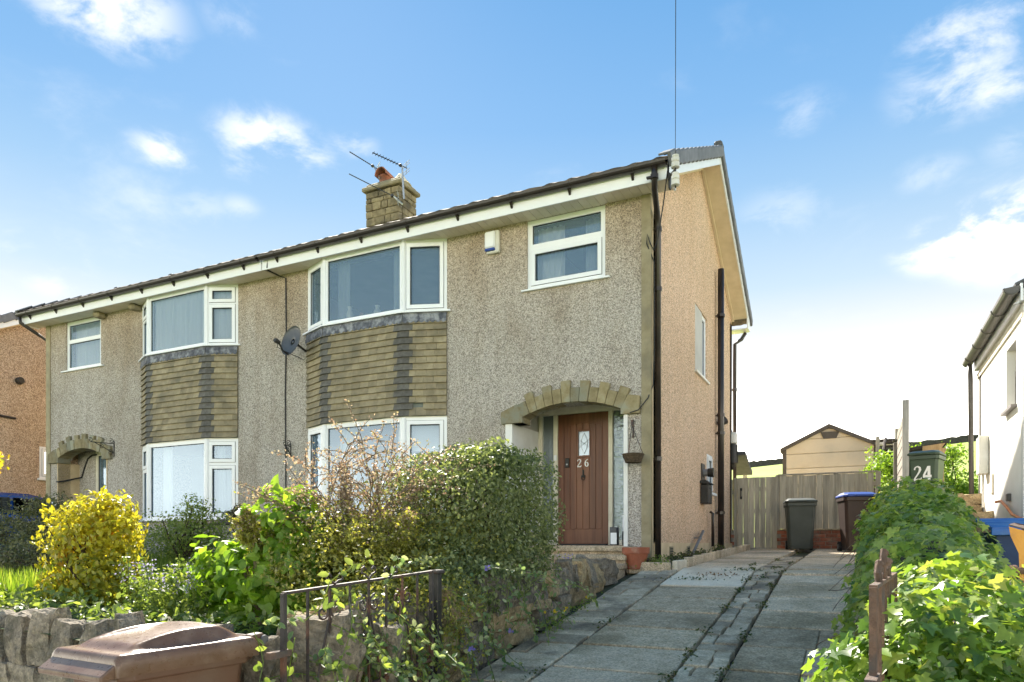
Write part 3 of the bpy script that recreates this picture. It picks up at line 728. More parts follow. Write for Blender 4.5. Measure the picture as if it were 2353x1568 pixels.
def semi(label, xl, xr, holes, vl, vr):
    """shell of one house: walls, roof, eaves; vl / vr = verge overhang on the left / right"""
    h = thing('semi_detached_house', label, 'house', ((xl + xr) / 2, YF, 1.3))
    W = xr - xl
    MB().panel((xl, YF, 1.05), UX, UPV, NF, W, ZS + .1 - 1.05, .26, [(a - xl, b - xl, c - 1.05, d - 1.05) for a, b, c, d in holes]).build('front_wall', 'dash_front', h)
    MB().box(xl, xr, Y2 - .25, Y2, 1.05, ZS + .1).build('rear_wall', 'dash_gable', h)
    inn = MB()
    inn.box(xl + .02, xr - .02, 12.9, 13.0, 1.3, ZS + .05); inn.box((xl + xr) / 2 + 1.4, (xl + xr) / 2 + 1.5, 10.5, 12.9, 1.3, ZS + .05)
    inn.box(xl + .01, xl + .05, YF + .27, 12.9, 1.3, ZS + .05); inn.box(xr - .05, xr - .01, YF + .27, 12.9, 1.3, ZS + .05)
    inn.build('interior_wall', 'interior', h)
    fl = MB(); fl.box(xl + .05, xr - .05, YF + .02, 12.9, 1.45, 1.58); fl.box(xl + .05, xr - .05, YF + .28, 12.9, 3.84, 4.02); fl.box(xl + .05, xr - .05, YF + .28, 12.9, ZS + .02, ZS + .08)
    fl.build('floor', 'interior_floor', h)
    # roof: corrugated run of interlocking tiles
    rf = MB(); x0, x1 = xl - vl, xr + vr; st = .04; nn_ = int((x1 - x0) / st) + 1; vs = []
    for i in range(nn_):
        x = x0 + (x1 - x0) * i / (nn_ - 1); ph = (x % .30) / .30
        o_ = .014 * max(0, math.sin(ph * 2 * math.pi)) + .004 * math.sin(x * 37)
        for (y_, z_) in (EAVE, RIDGE, REAR): vs += [(x, y_, z_ + o_), (x, y_, z_ - .045 + o_ * .8)]
    for i in range(nn_ - 1):
        b = i * 6; c = b + 6
        rf.f += [(b, c, c + 2, b + 2), (b + 2, c + 2, c + 4, b + 4), (b + 1, b + 3, c + 3, c + 1), (b + 3, b + 5, c + 5, c + 3), (b, b + 1, c + 1, c), (b + 4, c + 4, c + 5, b + 5)]
    rf.v = vs
    roof = rf.build('roof', 'roof_brown', h)
    rid = MB().tube([(x0, RIDGE[0], RIDGE[1] - .05), (x1, RIDGE[0], RIDGE[1] - .05)], .07, 10); rid.build('ridge_tiles', 'roof_tile', roof)
    # eaves
    fz0, fz1 = 6.275, 6.455
    MB().box(x0 + .01, x1 - .012, YE - .02, YE, fz0, fz1).build('fascia', 'upvc', h)
    gt = MB(); prof = []
    for k_ in range(9):
        t = math.pi * (1 + k_ / 8); prof.append((8.985 + .062 * math.cos(t) - .005, 6.475 + .06 * math.sin(t)))
    for k_ in range(9):
        t = math.pi * (2 - k_ / 8); prof.append((8.985 + .056 * math.cos(t) - .005, 6.478 + .054 * math.sin(t)))
    gt.prism([(x0 + .03, a, b) for a, b in prof], (x1 - x0 - .06, 0, 0))
    gut = gt.build('gutter', 'gutter', h, smooth=False)
    bm = MB().prism([(0, 9.048, 6.345), (0, 9.048, 6.425), (0, 8.98, 6.42)], (.032, 0, 0))
    bm.prism([(0, 8.985 - .005 + .068 * math.cos(math.pi * (1 + k_ / 8)), 6.475 + .066 * math.sin(math.pi * (1 + k_ / 8))) for k_ in range(9)] , (.045, 0, 0))
    bme = bm.mesh('bracket', 'gutter')
    x = x0 + .35
    while x < x1 - .2:
        inst('bracket', bme, gut, (x, 0, 0)); x += .88
    sof = MB().box(x0 + .03, x1 - .03, YE, YF + .05, ZS + .012, ZS + .03).build('soffit', 'soffit', h)
    sbm = MB().cbox((0, 0, 0), .058, (YF + .02 - YE) / 2, .006, .003).mesh('soffit_board', 'soffit')
    x = x0 + .09
    while x < x1 - .06:
        inst('soffit_board', sbm, sof, (x, (YE + YF + .02) / 2, ZS + .004)); x += .121
    return h, roof

def verge(house, roof, x, sgn, tiles=True):
    """gable-end verge at x (outer edge), sgn = direction away from the house"""
    bb = MB()
    for ya, yb in ((EAVE[0] + .06, RIDGE[0]), (RIDGE[0], REAR[0] - .06)):
        slope_piece(x - sgn * .03, x - sgn * .008, ya, yb, .05, .255, bb)
    bb.build('bargeboard', 'upvc', house)
    so = MB()
    for ya, yb in ((YF, RIDGE[0]), (RIDGE[0], Y2)):
        slope_piece(x - sgn * .37, x - sgn * .03, ya, yb, .232, .245, so)
        slope_piece(x - sgn * .345, x - sgn * .30, ya, yb, .245, .285, so)
    so.build('verge_soffit', 'barge_soffit', house)
    bx_ = MB().prism([(x - sgn * .034, YE - .02, 6.275), (x - sgn * .034, YF + .02, 6.275), (x - sgn * .034, YF + .02, roof_z(YF) - .20), (x - sgn * .034, YE - .02, roof_z(YE) - .06)], (sgn * .028, 0, 0))
    bx_.build('box_end', 'upvc', house); bx_ = MB()
    bx_.prism([(x - sgn * .034, Y2 - .02, 6.275), (x - sgn * .034, REAR[0] - .12, 6.275), (x - sgn * .034, REAR[0] - .12, roof_z(REAR[0] - .12) - .08), (x - sgn * .034, Y2 - .02, roof_z(Y2) - .2)], (sgn * .028, 0, 0))
    bx_.box(min(x - sgn * .4, x - sgn * .034), max(x - sgn * .4, x - sgn * .034), Y2, REAR[0] - .1, 6.275, 6.30)
    bx_.build('box_end', 'upvc', house)
    L = .30
    me = MB().cbox((0, 0, 0), .022, .165, .085, .008)
    me.cbox((-sgn * .06, .0, .078), .075, .165, .013, .006)
    me = me.mesh('verge_tile', 'verge_grey')
    ang = math.atan(SL); n_ = 14
    for side in (0, 1):
        for i in range(n_):
            t = (i + .5) / n_
            y_ = EAVE[0] + .0 + (RIDGE[0] - EAVE[0]) * t if side == 0 else RIDGE[0] + (REAR[0] - RIDGE[0]) * t
            inst('verge_tile', me, roof, (x + sgn * .012, y_, roof_z(y_) - .035), (ang + .085 if side == 0 else -ang - .085, 0, 0))
    cap = MB().cbox((x - sgn * .04, RIDGE[0], RIDGE[1] + .02), .07, .12, .10, .03); cap.build('ridge_end_cap', 'roof_tile', roof)

def gable(house, x, m, holes=(), T=.25, sgn=1):
    mb = MB()
    mb.panel((x, YF + .002, 1.05), (0, 1, 0), UPV, (sgn, 0, 0), Y2 - YF - .004, ZS - 1.05, T, [(a - YF, b - YF, c - 1.05, d - 1.05) for a, b, c, d in holes])
    mb.prism([(x, YF + .002, ZS), (x, Y2 - .002, ZS), (x, Y2 - .002, roof_z(Y2) - .06), (x, RIDGE[0], RIDGE[1] - .06), (x, YF + .002, roof_z(YF) - .06)], (-sgn * T, 0, 0))
    return mb.build('side_wall', m, house)

def arch(house, xa, xb, zs, rise, n=12, blocks=True, zb=3.36, deep=.22):
    c = (xb - xa) / 2; rad = (c * c + rise * rise) / (2 * rise); xc = (xa + xb) / 2; zc_ = zs + rise - rad; th = math.asin(c / rad)
    part = bpy.data.objects.new('arch', None); COL.objects.link(part); adopt(part, house)
    for i in range(n):
        t0 = -th + 2 * th * i / n + .0015; t1 = -th + 2 * th * (i + 1) / n - .0015
        d = (.30 if i % 2 == 1 else .205) + random.uniform(-.012, .012); pr = .05 + random.uniform(0, .012)
        pts = []
        for r_, tt in ((rad, t0), (rad, (t0 + t1) / 2), (rad, t1), (rad + d, t1), (rad + d, t0)):
            pts.append((xc + r_ * math.sin(tt), YF - pr, zc_ + r_ * math.cos(tt)))
        o = MB().prism(pts, (0, deep + pr, 0)).build('stone', 'arch_stone', part); bevel(o, .007, 2)
    if blocks:
        for (a, b) in ((xa - .34, xa + .012), (xb - .012, xb + .25)):
            o = MB().prism([(a, YF - .065, zb), (b, YF - .065, zb), (b, YF - .065, zs + .0), (a + .0 if a > xa else b - .09, YF - .065, zs + (.2 if a < xa else .17)), (a, YF - .065, zs + (.10 if a < xa else .17))] if a < xa else
                           [(a, YF - .065, zb), (b, YF - .065, zb), (b, YF - .065, zs + .16), (a + .10, YF - .065, zs + .19), (a, YF - .065, zs)], (0, deep + .06, 0)).build('springer_stone', 'arch_stone', part); bevel(o, .008, 2)
    return part
PARTY = -9.2
# -------------------------------- right-hand house, number 26
BR = [(-8.49, YF), (-7.93, YB1), (-6.37, YB1), (-5.72, YF)]
holesR = [(-8.49, -5.72, 1.0, 6.35), (-4.365, -3.17, 5.285, 6.299), (-4.60, -2.87, 1.0, 3.36), (-4.42, -2.92, 3.3, 3.59)]
XR = -2.54
HR, roofR = semi('right-hand semi-detached house with brown front door, orange-buff gable and downpipe at its corner', PARTY, XR, holesR, 0.0, .35)
gholes = [(12.28, 13.35, 4.57, 5.72), (13.3, 13.8, 2.55, 3.25)]
gable(HR, XR, 'dash_gable', gholes)
verge(HR, roofR, XR + .35, 1)
qs = MB().box(XR - .115, XR + .012, YF - .018, YF + .05, 1.2, ZS - .005); qs.build('corner_strip', 'trim_stone', HR)
MB().box(XR - .02, XR + .016, YF + .05, YF + .12, 1.2, ZS - .005).build('corner_strip', 'trim_buff', HR)
pl = MB().box(XR - .1, XR + .03, YF + .125, Y2, 1.05, 1.615); pl.build('plinth', 'trim_buff', HR)
for y_ in (10.35, 11.5):
    ab = MB().box(XR + .0, XR + .038, y_, y_ + .215, 1.42, 1.56)
    abo = ab.build('air_brick', 'trim_stone', HR)
    for r_ in range(3):
        for c_ in range(2): MB().box(XR + .037, XR + .041, y_ + .03 + c_ * .085, y_ + .095 + c_ * .085, 1.44 + r_ * .038, 1.462 + r_ * .038).build('air_slot', 'gasket', abo)
# bays
bay(HR, 'upper_bay_window', BR, 5.185, 6.30, ['open', 'full', 'open'])
bay(HR, 'lower_bay_window', BR, 2.05, 3.555, ['open', 'full', 'open'])
sill(HR, BR, 5.165, .07, .026, .06); sill(HR, BR, 2.03, .07, .028, .05)
flashing(HR, BR, 5.16, .155)
apR = tile_apron(HR, BR, 3.575, 5.10, 15, missing=1)
bb_ = MB()
for a, b in zip(BR[:-1], BR[1:]):
    a, b = Vector((a[0], a[1], 1.05)), Vector((b[0], b[1], 1.05)); u = (b - a).normalized(); nn = u.cross(UPV)
    bb_.ob(a - nn * .15, u * (b - a).length, nn * .15, UPV * .985)
bb_.build('bay_base', 'dash_front', HR)
lin = MB()
for a, b in zip(BR[:-1], BR[1:]):
    a, b = Vector((a[0], a[1], 3.556)), Vector((b[0], b[1], 3.556)); u = (b - a).normalized(); nn = u.cross(UPV)
    lin.ob(a - nn * .15, u * (b - a).length, nn * .04 * 0 + nn * .145, UPV * .018)
lin.build('lintel_board', 'upvc_aged', HR)
# white blind in the lower bay, right-hand light
blp = bpy.data.objects.new('roller_blind', None); COL.objects.link(blp); adopt(blp, HR)
a, b = Vector((-6.37, YB1, 3.05)), Vector((-5.72, YF, 3.05)); u = (b - a).normalized(); nn = u.cross(UPV)
MB().ob(a + u * .06 - nn * .16, u * .56, -nn * .004, UPV * .42).build('blind_cloth', 'blind', blp)
MB().ob(a + u * .05 - nn * .19, u * .58, nn * .05, UPV * .05 + Vector((0, 0, 0))).build('blind_rail', 'upvc', blp)
# curtains drawn back at the sides of the upper bay, and a plain net in the box-room window
cu = bpy.data.objects.new('bay_curtain', None); COL.objects.link(cu); adopt(cu, HR)
curtain(cu, (-7.85, YB1 + .14, 5.22), UX, .26, 1.05, (0, 1, 0), 'curtain_grey', .03, .09); curtain(cu, (-6.72, YB1 + .14, 5.22), UX, .30, 1.05, (0, 1, 0), 'curtain_grey', .03, .09)
curtain(cu, (-7.85, YB1 + .20, 2.1), UX, .34, 1.42, (0, 1, 0), 'curtain', .03, .1); curtain(cu, (-6.68, YB1 + .20, 2.1), UX, .26, 1.42, (0, 1, 0), 'curtain', .03, .1)
for xv, hv in ((-6.95, .20), (-7.25, .12), (-7.5, .26)):
    MB().lathe((xv, YB1 + .12, 5.215), [(.04, 0), (.055, .05), (.06, hv * .5), (.03, hv * .8), (.04, hv)], 14).build('sill_vase', 'ceramic' if hv > .15 else 'terracotta', HR)
# upper right window
flat_window(HR, -4.365, -3.17, 5.285, 6.297, [(.075, 1.12, .08, .56, True), (.075, 1.12, .665, .94, False)], ext=.07)
curtain(cu, (-4.30, YF + .16, 5.33), UX, .42, .92, (0, 1, 0), 'curtain', .025, .1, .05); curtain(cu, (-3.55, YF + .16, 5.33), UX, .32, .92, (0, 1, 0), 'curtain_grey', .025, .1, -.05)
# porch
jl = MB().box(-4.615, -4.595, YF - .02, 10.36, 1.2, 3.37); jl.box(-4.70, -4.59, YF - .028, YF + .03, 1.25, 3.37)
jl.build('porch_jamb', 'white_paint', HR)
jr = MB().box(-2.87, -2.85, YF + .03, 10.36, 1.2, 3.37); jr.box(-2.90, -2.845, YF - .028, YF + .035, 1.25, 3.375)
jr.build('porch_jamb', 'white_paint', HR)
MB().box(-4.7, -2.7, YF + .22, 10.7, 3.74, 3.78).build('porch_ceiling', 'cream_paint', HR)
MB().box(-4.72, -4.615, YF + .23, 10.7, 1.2, 3.74).build('porch_side', 'interior', HR)
MB().box(-2.85, -2.75, YF + .23, 10.7, 1.2, 3.74).build('porch_side', 'interior', HR)
pf = MB().box(-4.70, -2.78, YF + .0, 10.6, 1.2, 1.575); pf.build('porch_floor', 'concrete_dark', HR)
DY = 10.38
fr = MB()
for a, b in ((-4.595, -4.53), (-4.34, -4.265), (-3.438, -3.37), (-2.93, -2.872)): fr.box(a, b, DY - .05, DY + .06, 1.58, 3.62)
fr.box(-4.595, -2.872, DY - .05, DY + .06, 3.62, 3.735); fr.box(-4.53, -4.34, DY - .045, DY + .05, 1.58, 1.72); fr.box(-3.37, -2.93, DY - .045, DY + .05, 1.58, 1.66)
fro = fr.build('door_frame', 'cream_paint', HR); bevel(fro, .006)
MB().add([(-4.53, DY, 1.72), (-4.34, DY, 1.72), (-4.34, DY, 3.62), (-4.53, DY, 3.62)], [(0, 1, 2, 3)]).build('side_light', 'glass_door', HR)
MB().add([(-3.37, DY, 1.66), (-2.93, DY, 1.66), (-2.93, DY, 3.62), (-3.37, DY, 3.62)], [(0, 1, 2, 3)]).build('side_light', 'glass_door', HR)
door = MB().panel((-4.262, DY - .02, 1.6), UX, UPV, NF, .821, 2.015, .05, [(.33, .52, 1.36, 1.74)]).build('door', 'door_wood', HR, label='brown boarded front door with small leaded window')
x0d, z0d = -4.262, 1.6
stl = MB()
stl.box(x0d, x0d + .095, DY - .034, DY - .021, z0d, z0d + 2.013); stl.box(x0d + .726, x0d + .819, DY - .034, DY - .021, z0d, z0d + 2.013)
stl.box(x0d + .096, x0d + .725, DY - .033, DY - .021, z0d, z0d + .225)
pts = [(x0d + .096, DY - .033, z0d + 2.013)]
for i in range(13):
    t = i / 12; pts.append((x0d + .096 + .629 * t, DY - .033, z0d + 1.80 + .075 * math.sin(math.pi * t)))
pts.append((x0d + .725, DY - .033, z0d + 2.013))
stl.prism(pts, (0, .012, 0))
so_ = stl.build('door_rail', 'door_wood', door); bevel(so_, .004)
for i in range(6):
    a = x0d + .0975 + i * .1047
    zt = z0d + 1.87
    segs = [(.228, 1.87)]
    if i in (2, 3): segs = [(.228, 1.335), (1.765, 1.87)]
    pm = MB()
    for s0, s1 in segs: pm.cbox((a + .051, DY - .022, z0d + (s0 + s1) / 2), .049, .006, (s1 - s0) / 2, .004)
    pm.build('plank', 'door_wood', door)
wf = MB().panel((x0d + .312, DY - .04, z0d + 1.342), UX, UPV, NF, .226, .416, .03, [(.022, .204, .022, .394)]); o = wf.build('window_bead', 'door_wood', door); bevel(o, .004)
MB().add([(x0d + .33, DY - .01, z0d + 1.36), (x0d + .52, DY - .01, z0d + 1.36), (x0d + .52, DY - .01, z0d + 1.74), (x0d + .33, DY - .01, z0d + 1.74)], [(0, 1, 2, 3)]).build('door_pane', 'glass_lead', door)
lc = MB(); cxp, czp = x0d + .425, z0d + 1.55
for sg in (-1, 1):
    lc.tube([(cxp + sg * .055 * math.sin(math.pi * i / 10) , DY - .016, czp - .16 + .32 * i / 10) for i in range(11)], .0035, 5)
    lc.tube([(cxp - .085, DY - .016, czp - sg * .06), (cxp + .085, DY - .016, czp + sg * .06)], .003, 5)
lc.build('lead_came', 'alu', door)
def ribbon(mb, pts, y, d=.006):
    L_, R_ = [], []
    for i, (px, pz, wd) in enumerate(pts):
        a = pts[max(i - 1, 0)]; b = pts[min(i + 1, len(pts) - 1)]; t = Vector((b[0] - a[0], b[1] - a[1])); t = t.normalized() if t.length else Vector((1, 0)); nrm = Vector((-t.y, t.x))
        L_.append((px + nrm.x * wd / 2, pz + nrm.y * wd / 2)); R_.append((px - nrm.x * wd / 2, pz - nrm.y * wd / 2))
    for i in range(len(pts) - 1):
        mb.prism([(L_[i][0], y, L_[i][1]), (R_[i][0], y, R_[i][1]), (R_[i + 1][0], y, R_[i + 1][1]), (L_[i + 1][0], y, L_[i + 1][1])], (0, d, 0))
def digit(ch, x, z, hgt, y, m, parent):
    s_ = hgt; mb = MB()
    if ch == '2':
        pts = [(.08 + .0, .74, .10), (.10, .86, .10), (.20, .95, .07), (.33, .96, .10), (.45, .88, .15), (.47, .74, .17), (.40, .58, .13), (.26, .38, .10), (.12, .20, .09), (.05, .07, .10)]
        ribbon(mb, [(x + a * s_, z + b * s_, c * s_) for a, b, c in pts], y)
        ribbon(mb, [(x + a * s_, z + b * s_, c * s_) for a, b, c in [(.03, .07, .13), (.48, .07, .15), (.53, .13, .08), (.56, .24, .03)]], y + .0005)
    elif ch == '6':
        pts = [(.47, .93, .05), (.36, .90, .07), (.24, .80, .10), (.14, .62, .14), (.10, .42, .17), (.13, .22, .16), (.24, .06, .09), (.34, .05, .09), (.46, .16, .15), (.49, .32, .16), (.44, .48, .13), (.33, .56, .07), (.22, .52, .06), (.14, .42, .05)]
        ribbon(mb, [(x + a * s_, z + b * s_, c * s_) for a, b, c in pts], y)
    elif ch == '4':
        ribbon(mb, [(x + a * s_, z + b * s_, c * s_) for a, b, c in [(.42, 0, .2), (.42, .96, .2)]], y)
        ribbon(mb, [(x + a * s_, z + b * s_, c * s_) for a, b, c in [(.38, .92, .14), (.06, .34, .14)]], y + .0005)
        ribbon(mb, [(x + a * s_, z + b * s_, c * s_) for a, b, c in [(.0, .28, .17), (.60, .28, .17)]], y + .001)
    return mb.build('number', m, parent)
digit('2', x0d + .315, z0d + 1.185, .125, DY - .0345, 'digit_white', door); digit('6', x0d + .435, z0d + 1.185, .125, DY - .0345, 'digit_white', door)
kn = MB(); kz = z0d + 1.05
kn.cbox((x0d + .417, DY - .034, kz + .03), .012, .010, .06, .004); kn.cbox((x0d + .417, DY - .034, kz - .005), .034, .009, .012, .004)
kn.tube([(x0d + .417 + .028 * math.cos(t), DY - .045, kz - .035 + .034 * math.sin(t)) for t in [R(100 + i * 34) for i in range(10)]], .006, 6)
kn.build('knocker', 'black_metal', door)
db = MB().cbox((x0d + .155, DY - .043, z0d + 1.26), .034, .010, .075, .008).build('doorbell_unit', 'black_metal', door)
MB().lathe((0, 0, 0), [(.012, 0), (.014, .004), (.009, .006)], 12).build('bell_button', 'alu', door).matrix_basis = Matrix.Translation((x0d + .155, DY - .053, z0d + 1.235)) @ Matrix.Rotation(R(90), 4, 'X')
MB().cbox((-4.30, DY - .058, 2.945), .026, .010, .045, .006).build('key_box', 'upvc', HR)
MB().box(-4.25, -3.45, DY - .12, DY - .03, 1.576, 1.60).build('threshold', 'gasket', HR)
arch(HR, -4.42, -2.92, 3.435, .16)
# steps
for i, (ya, zt) in enumerate(((9.08, 1.565), (8.78, 1.455), (8.50, 1.345))):
    st_ = MB().cbox((-3.70, (ya + 9.38) / 2, zt - .035), 1.0 + .0 * i, (9.38 - ya) / 2, .035, .012); st_.cbox((-3.70, (ya + 9.38) / 2 + .02, (zt - .07 + 1.1) / 2), .985, (9.38 - ya) / 2 - .025, (zt - .072 - 1.1) / 2, .005)
    st_.build('step', 'concrete_dark', HR)
# gable windows
gw = bpy.data.objects.new('window', None); COL.objects.link(gw); adopt(gw, HR)
glazed(gw, (XR - .03, 12.28, 4.57), (0, 1, 0), 1.07, 1.15, [(.07, .50, .07, 1.08, True), (.57, 1.0, .07, 1.08, False)], (1, 0, 0), pane_mat='glass_milky')
MB().box(XR - .02, XR + .045, 12.24, 13.39, 4.53, 4.568).build('sill', 'upvc_aged', gw)
MB().box(XR - .3, XR - .25, 12.2, 13.5, 4.5, 5.8).build('inner_reveal', 'blind', gw)
gw2 = bpy.data.objects.new('window', None); COL.objects.link(gw2); adopt(gw2, HR)
glazed(gw2, (XR + .01, 13.3, 2.55), (0, 1, 0), .5, .70, [(.06, .44, .06, .64, True)], (1, 0, 0))
MB().box(XR - .02, XR + .09, 13.26, 13.84, 2.505, 2.548).build('sill', 'upvc', gw2)
# pipes on the gable
def pipe(house, pts, r, m='pipe', collars=(), nm='downpipe'):
    o = MB().tube(pts, r, 12).build(nm, m, house, smooth=True)
    for q in collars:
        q = Vector(q)
        MB().tube([q - UPV * .028, q + UPV * .028], r * 1.28, 12).build('collar', m, o)
        MB().ob(q - Vector((.10, .02, .012)), (.10, 0, 0), (0, .04, 0), (0, 0, .024)).build('clip', m, o)
    return o
pipe(HR, [(-2.372, 8.985, 6.43), (-2.372, 8.985, 6.30), (-2.40, 9.1, 6.20), (-2.46, 9.48, 6.02), (-2.465, 9.53, 5.9), (-2.465, 9.53, 1.25)], .040, 'pipe', [(-2.465, 9.53, 5.05), (-2.465, 9.53, 2.75), (-2.465, 9.53, 5.86), (-2.372, 8.985, 6.3)])
pipe(HR, [(-2.44, 14.2, 1.4), (-2.44, 14.2, 6.93)], .060, 'pipe', [(-2.44, 14.2, 6.03), (-2.44, 14.2, 4.1), (-2.44, 14.2, 3.75), (-2.44, 14.2, 2.2)], 'soil_pipe')
MB().tube([(-2.50, 14.32, 3.95), (-2.40, 14.42, 4.03)], [.05, .085], 12).build('soil_branch', 'pipe', HR)
pipe(HR, [(-2.45, 13.42, 1.55), (-2.45, 13.42, 2.16), (-2.50, 13.42, 2.19)], .028, 'pipe', [], 'waste_pipe')
pipe(HR, [(-2.47, 12.62, 1.82), (-2.34, 11.05, 1.40)], .024, 'pipe_grey', [(-2.44, 12.2, 1.70)], 'overflow_pipe')
pipe(HR, [(-2.30, 16.42, 6.25), (-2.36, 16.30, 6.10), (-2.50, 16.27, 6.0), (-2.50, 16.27, 1.5)], .040, 'pipe', [(-2.5, 16.27, 5.0), (-2.5, 16.27, 3.4)])
# cables on the walls
cb = MB().tube([(-2.20, 8.97, 6.32), (-2.30, 9.2, 6.1), (-2.46, 9.5, 5.72), (-2.50, 9.44, 5.55), (-2.53, 9.37, 5.62), (-2.57, 9.36, 5.75), (-2.575, 9.36, 5.62), (-2.50, 9.45, 5.4), (-2.50, 9.47, 4.2), (-2.515, 9.47, 3.75), (-2.56, 9.36, 3.55), (-2.68, 9.33, 3.40), (-2.80, 9.33, 3.37)], .008, 6)
cb.build('cable', 'gasket', HR)
pcab = MB().tube([(-9.07, 9.06, 6.42), (-9.075, 9.05, 6.3), (-9.12, 9.1, 6.285), (-9.10, 9.385, 6.27), (-8.98, 9.388, 6.22), (-8.97, 9.388, 5.2), (-8.99, 9.386, 4.2), (-8.98, 9.388, 3.0), (-8.985, 9.388, 1.5)], .012, 6)
pcab.build('cable', 'gasket', HR)
# chimney on the party wall
ch = bpy.data.objects.new('chimney', None); COL.objects.link(ch); adopt(ch, HR)
cx0, cx1, cy0, cy1 = PARTY - .40, PARTY + .48, 12.42, 13.05
MB().box(cx0 + .02, cx1 - .02, cy0 + .02, cy1 - .02, 7.9, 9.16).build('chimney_core', 'mortar', ch)
zrow = 8.0
while zrow < 9.13:
    hrow = min(random.choice([.10, .13, .15, .17]), 9.16 - zrow)
    for face in (0, 1):
        a = cx0 if face == 0 else cy0 + .10
        e = cx1 if face == 0 else cy1
        while a < e - .02:
            wd = random.uniform(.14, .34); wd = e - a if e - a - wd < .1 else wd
            pr = random.uniform(0, .014)
            if face == 0: mb = MB().cbox((a + wd / 2, cy0 + .05 - pr, zrow + hrow / 2), wd / 2 - .005, .055, hrow / 2 - .005, .012, .005)
            else: mb = MB().cbox((cx1 - .05 + pr, a + wd / 2, zrow + hrow / 2), .055, wd / 2 - .005, hrow / 2 - .005, .012, .005)
            mb.build('stone', 'chimney_stone', ch)
            a += wd
    zrow += hrow
cap = MB().cbox(((cx0 + cx1) / 2, (cy0 + cy1) / 2, 9.225), (cx1 - cx0) / 2 + .07, (cy1 - cy0) / 2 + .07, .045, .02)
cap.cbox(((cx0 + cx1) / 2, (cy0 + cy1) / 2, 9.30), (cx1 - cx0) / 2 + .005, (cy1 - cy0) / 2 + .005, .05, .03)
cap.build('chimney_cap', 'trim_stone', ch)
fl_ = MB().box(cx0 - .03, cx1 + .03, cy0 - .03, cy0 - .012, 7.95, 8.36); fl_.box(cx1 + .006, cx1 + .02, cy0 - .01, cy1, 8.2, 8.42); fl_.build('lead_apron', 'lead_pale', ch)
po = MB().lathe((cx0 + .28, 12.74, 9.34), [(.15, 0), (.135, .10), (.13, .22), (.15, .23), (.15, .26), (.125, .28)], 18); po.build('chimney_pot', 'pot_old', ch, smooth=True)
hood = MB(); nseg = 10
for i in range(nseg + 1):
    t = math.pi * i / nseg
    hood.v += [(cx0 + .28 + .155 * math.cos(t), 12.56, 9.58 + .17 * math.sin(t)), (cx0 + .28 + .155 * math.cos(t), 12.94, 9.55 + .15 * math.sin(t)), (cx0 + .28 + .135 * math.cos(t), 12.56, 9.58 + .15 * math.sin(t)), (cx0 + .28 + .135 * math.cos(t), 12.94, 9.55 + .13 * math.sin(t))]
for i in range(nseg):
    b = 4 * i; hood.f += [(b, b + 1, b + 5, b + 4), (b + 2, b + 6, b + 7, b + 3), (b, b + 4, b + 6, b + 2), (b + 1, b + 3, b + 7, b + 5)]
hood.build('cowl', 'pot_old', ch)
MB().lathe((cx1 - .2, 12.74, 9.33), [(.24, 0), (.17, .08), (.08, .20), (.05, .24)], 14).build('flaunching', 'concrete_pale', ch, smooth=True)
# rear porch roof just showing past the corner
rp = MB().prism([(-2.62, 16.18, 3.62), (-2.62, 17.3, 3.28), (-2.62, 17.3, 3.20), (-2.62, 16.18, 3.54)], (.36, 0, 0)); rp.build('rear_porch_roof', 'roof_tile', HR)

# -------------------------------- left-hand house
BL = [(-12.71, YF), (-12.24, YB1), (-10.67, YB1), (-10.13, YF)]
XL = -15.8
pA, pB = at(151, 850, Y=YF), at(232, 838, Y=YF)
holesL = [(-12.71, -10.13, 1.0, 6.35), (pA.x, pB.x, 5.255, 6.295), (-15.40, -13.80, 1.0, 3.40), (-15.33, -13.87, 3.3, 3.585)]
HL, roofL = semi('left-hand semi-detached house with white curtains and an empty scrolled bracket beside its arched porch', XL, PARTY - .001, holesL, .33, 0.0)
gable(HL, XL, 'dash_gable', (), .25, -1)
verge(HL, roofL, XL - .33, -1)
MB().box(XL - .012, XL + .13, YF - .018, YF + .06, 1.2, ZS - .005).build('corner_strip', 'trim_stone', HL)
wc = pB.x - pA.x
flat_window(HL, pA.x, pB.x, 5.255, 6.293, [(.07, wc - .07, .07, .58, False), (.07, wc - .07, .66, .96, False)], ext=.10, cur='curtain')
bay(HL, 'upper_bay_window', BL, 5.20, 6.30, ['split', 'full', 'split2'], ['curtain', 'curtain', 'curtain'])
bay(HL, 'lower_bay_window', BL, 2.05, 3.50, ['split', 'full', 'split2'], ['curtain_grey', None, None])
sill(HL, BL, 5.18, .07, .026, .06); sill(HL, BL, 2.03, .07, .028, .05)
flashing(HL, BL, 5.175, .15); tile_apron(HL, BL, 3.525, 5.115, 15)
bb_ = MB(); lin = MB()
for a, b in zip(BL[:-1], BL[1:]):
    a, b = Vector((a[0], a[1], 1.05)), Vector((b[0], b[1], 1.05)); u = (b - a).normalized(); nn = u.cross(UPV)
    bb_.ob(a - nn * .15, u * (b - a).length, nn * .15, UPV * .985); lin.ob(a - nn * .15 + UPV * 2.452, u * (b - a).length, nn * .145, UPV * .018)
bb_.build('bay_base', 'dash_front', HL); lin.build('lintel_board', 'upvc_aged', HL)
# half-drawn curtain and a white table edge showing in the lower bay
cp = bpy.data.objects.new('tied_curtain', None); COL.objects.link(cp); adopt(cp, HL)
curtain(cp, (-12.1, YB1 + .12, 2.1), UX, .28, 1.36, (0, 1, 0), 'curtain', .03, .1); curtain(cp, (-10.62, YB1 + .10, 2.1), UX, .2, 1.36, (0, 1, 0), 'curtain_grey', .03, .1)
curtain(cp, (-10.48, YB1 + .16, 2.12), Vector((.92, .39, 0)), .30, .9, Vector((-.39, .92, 0)), 'curtain_grey', .03, .1)
arch(HL, -15.33, -13.87, 3.42, .165, 13, True, 3.32)
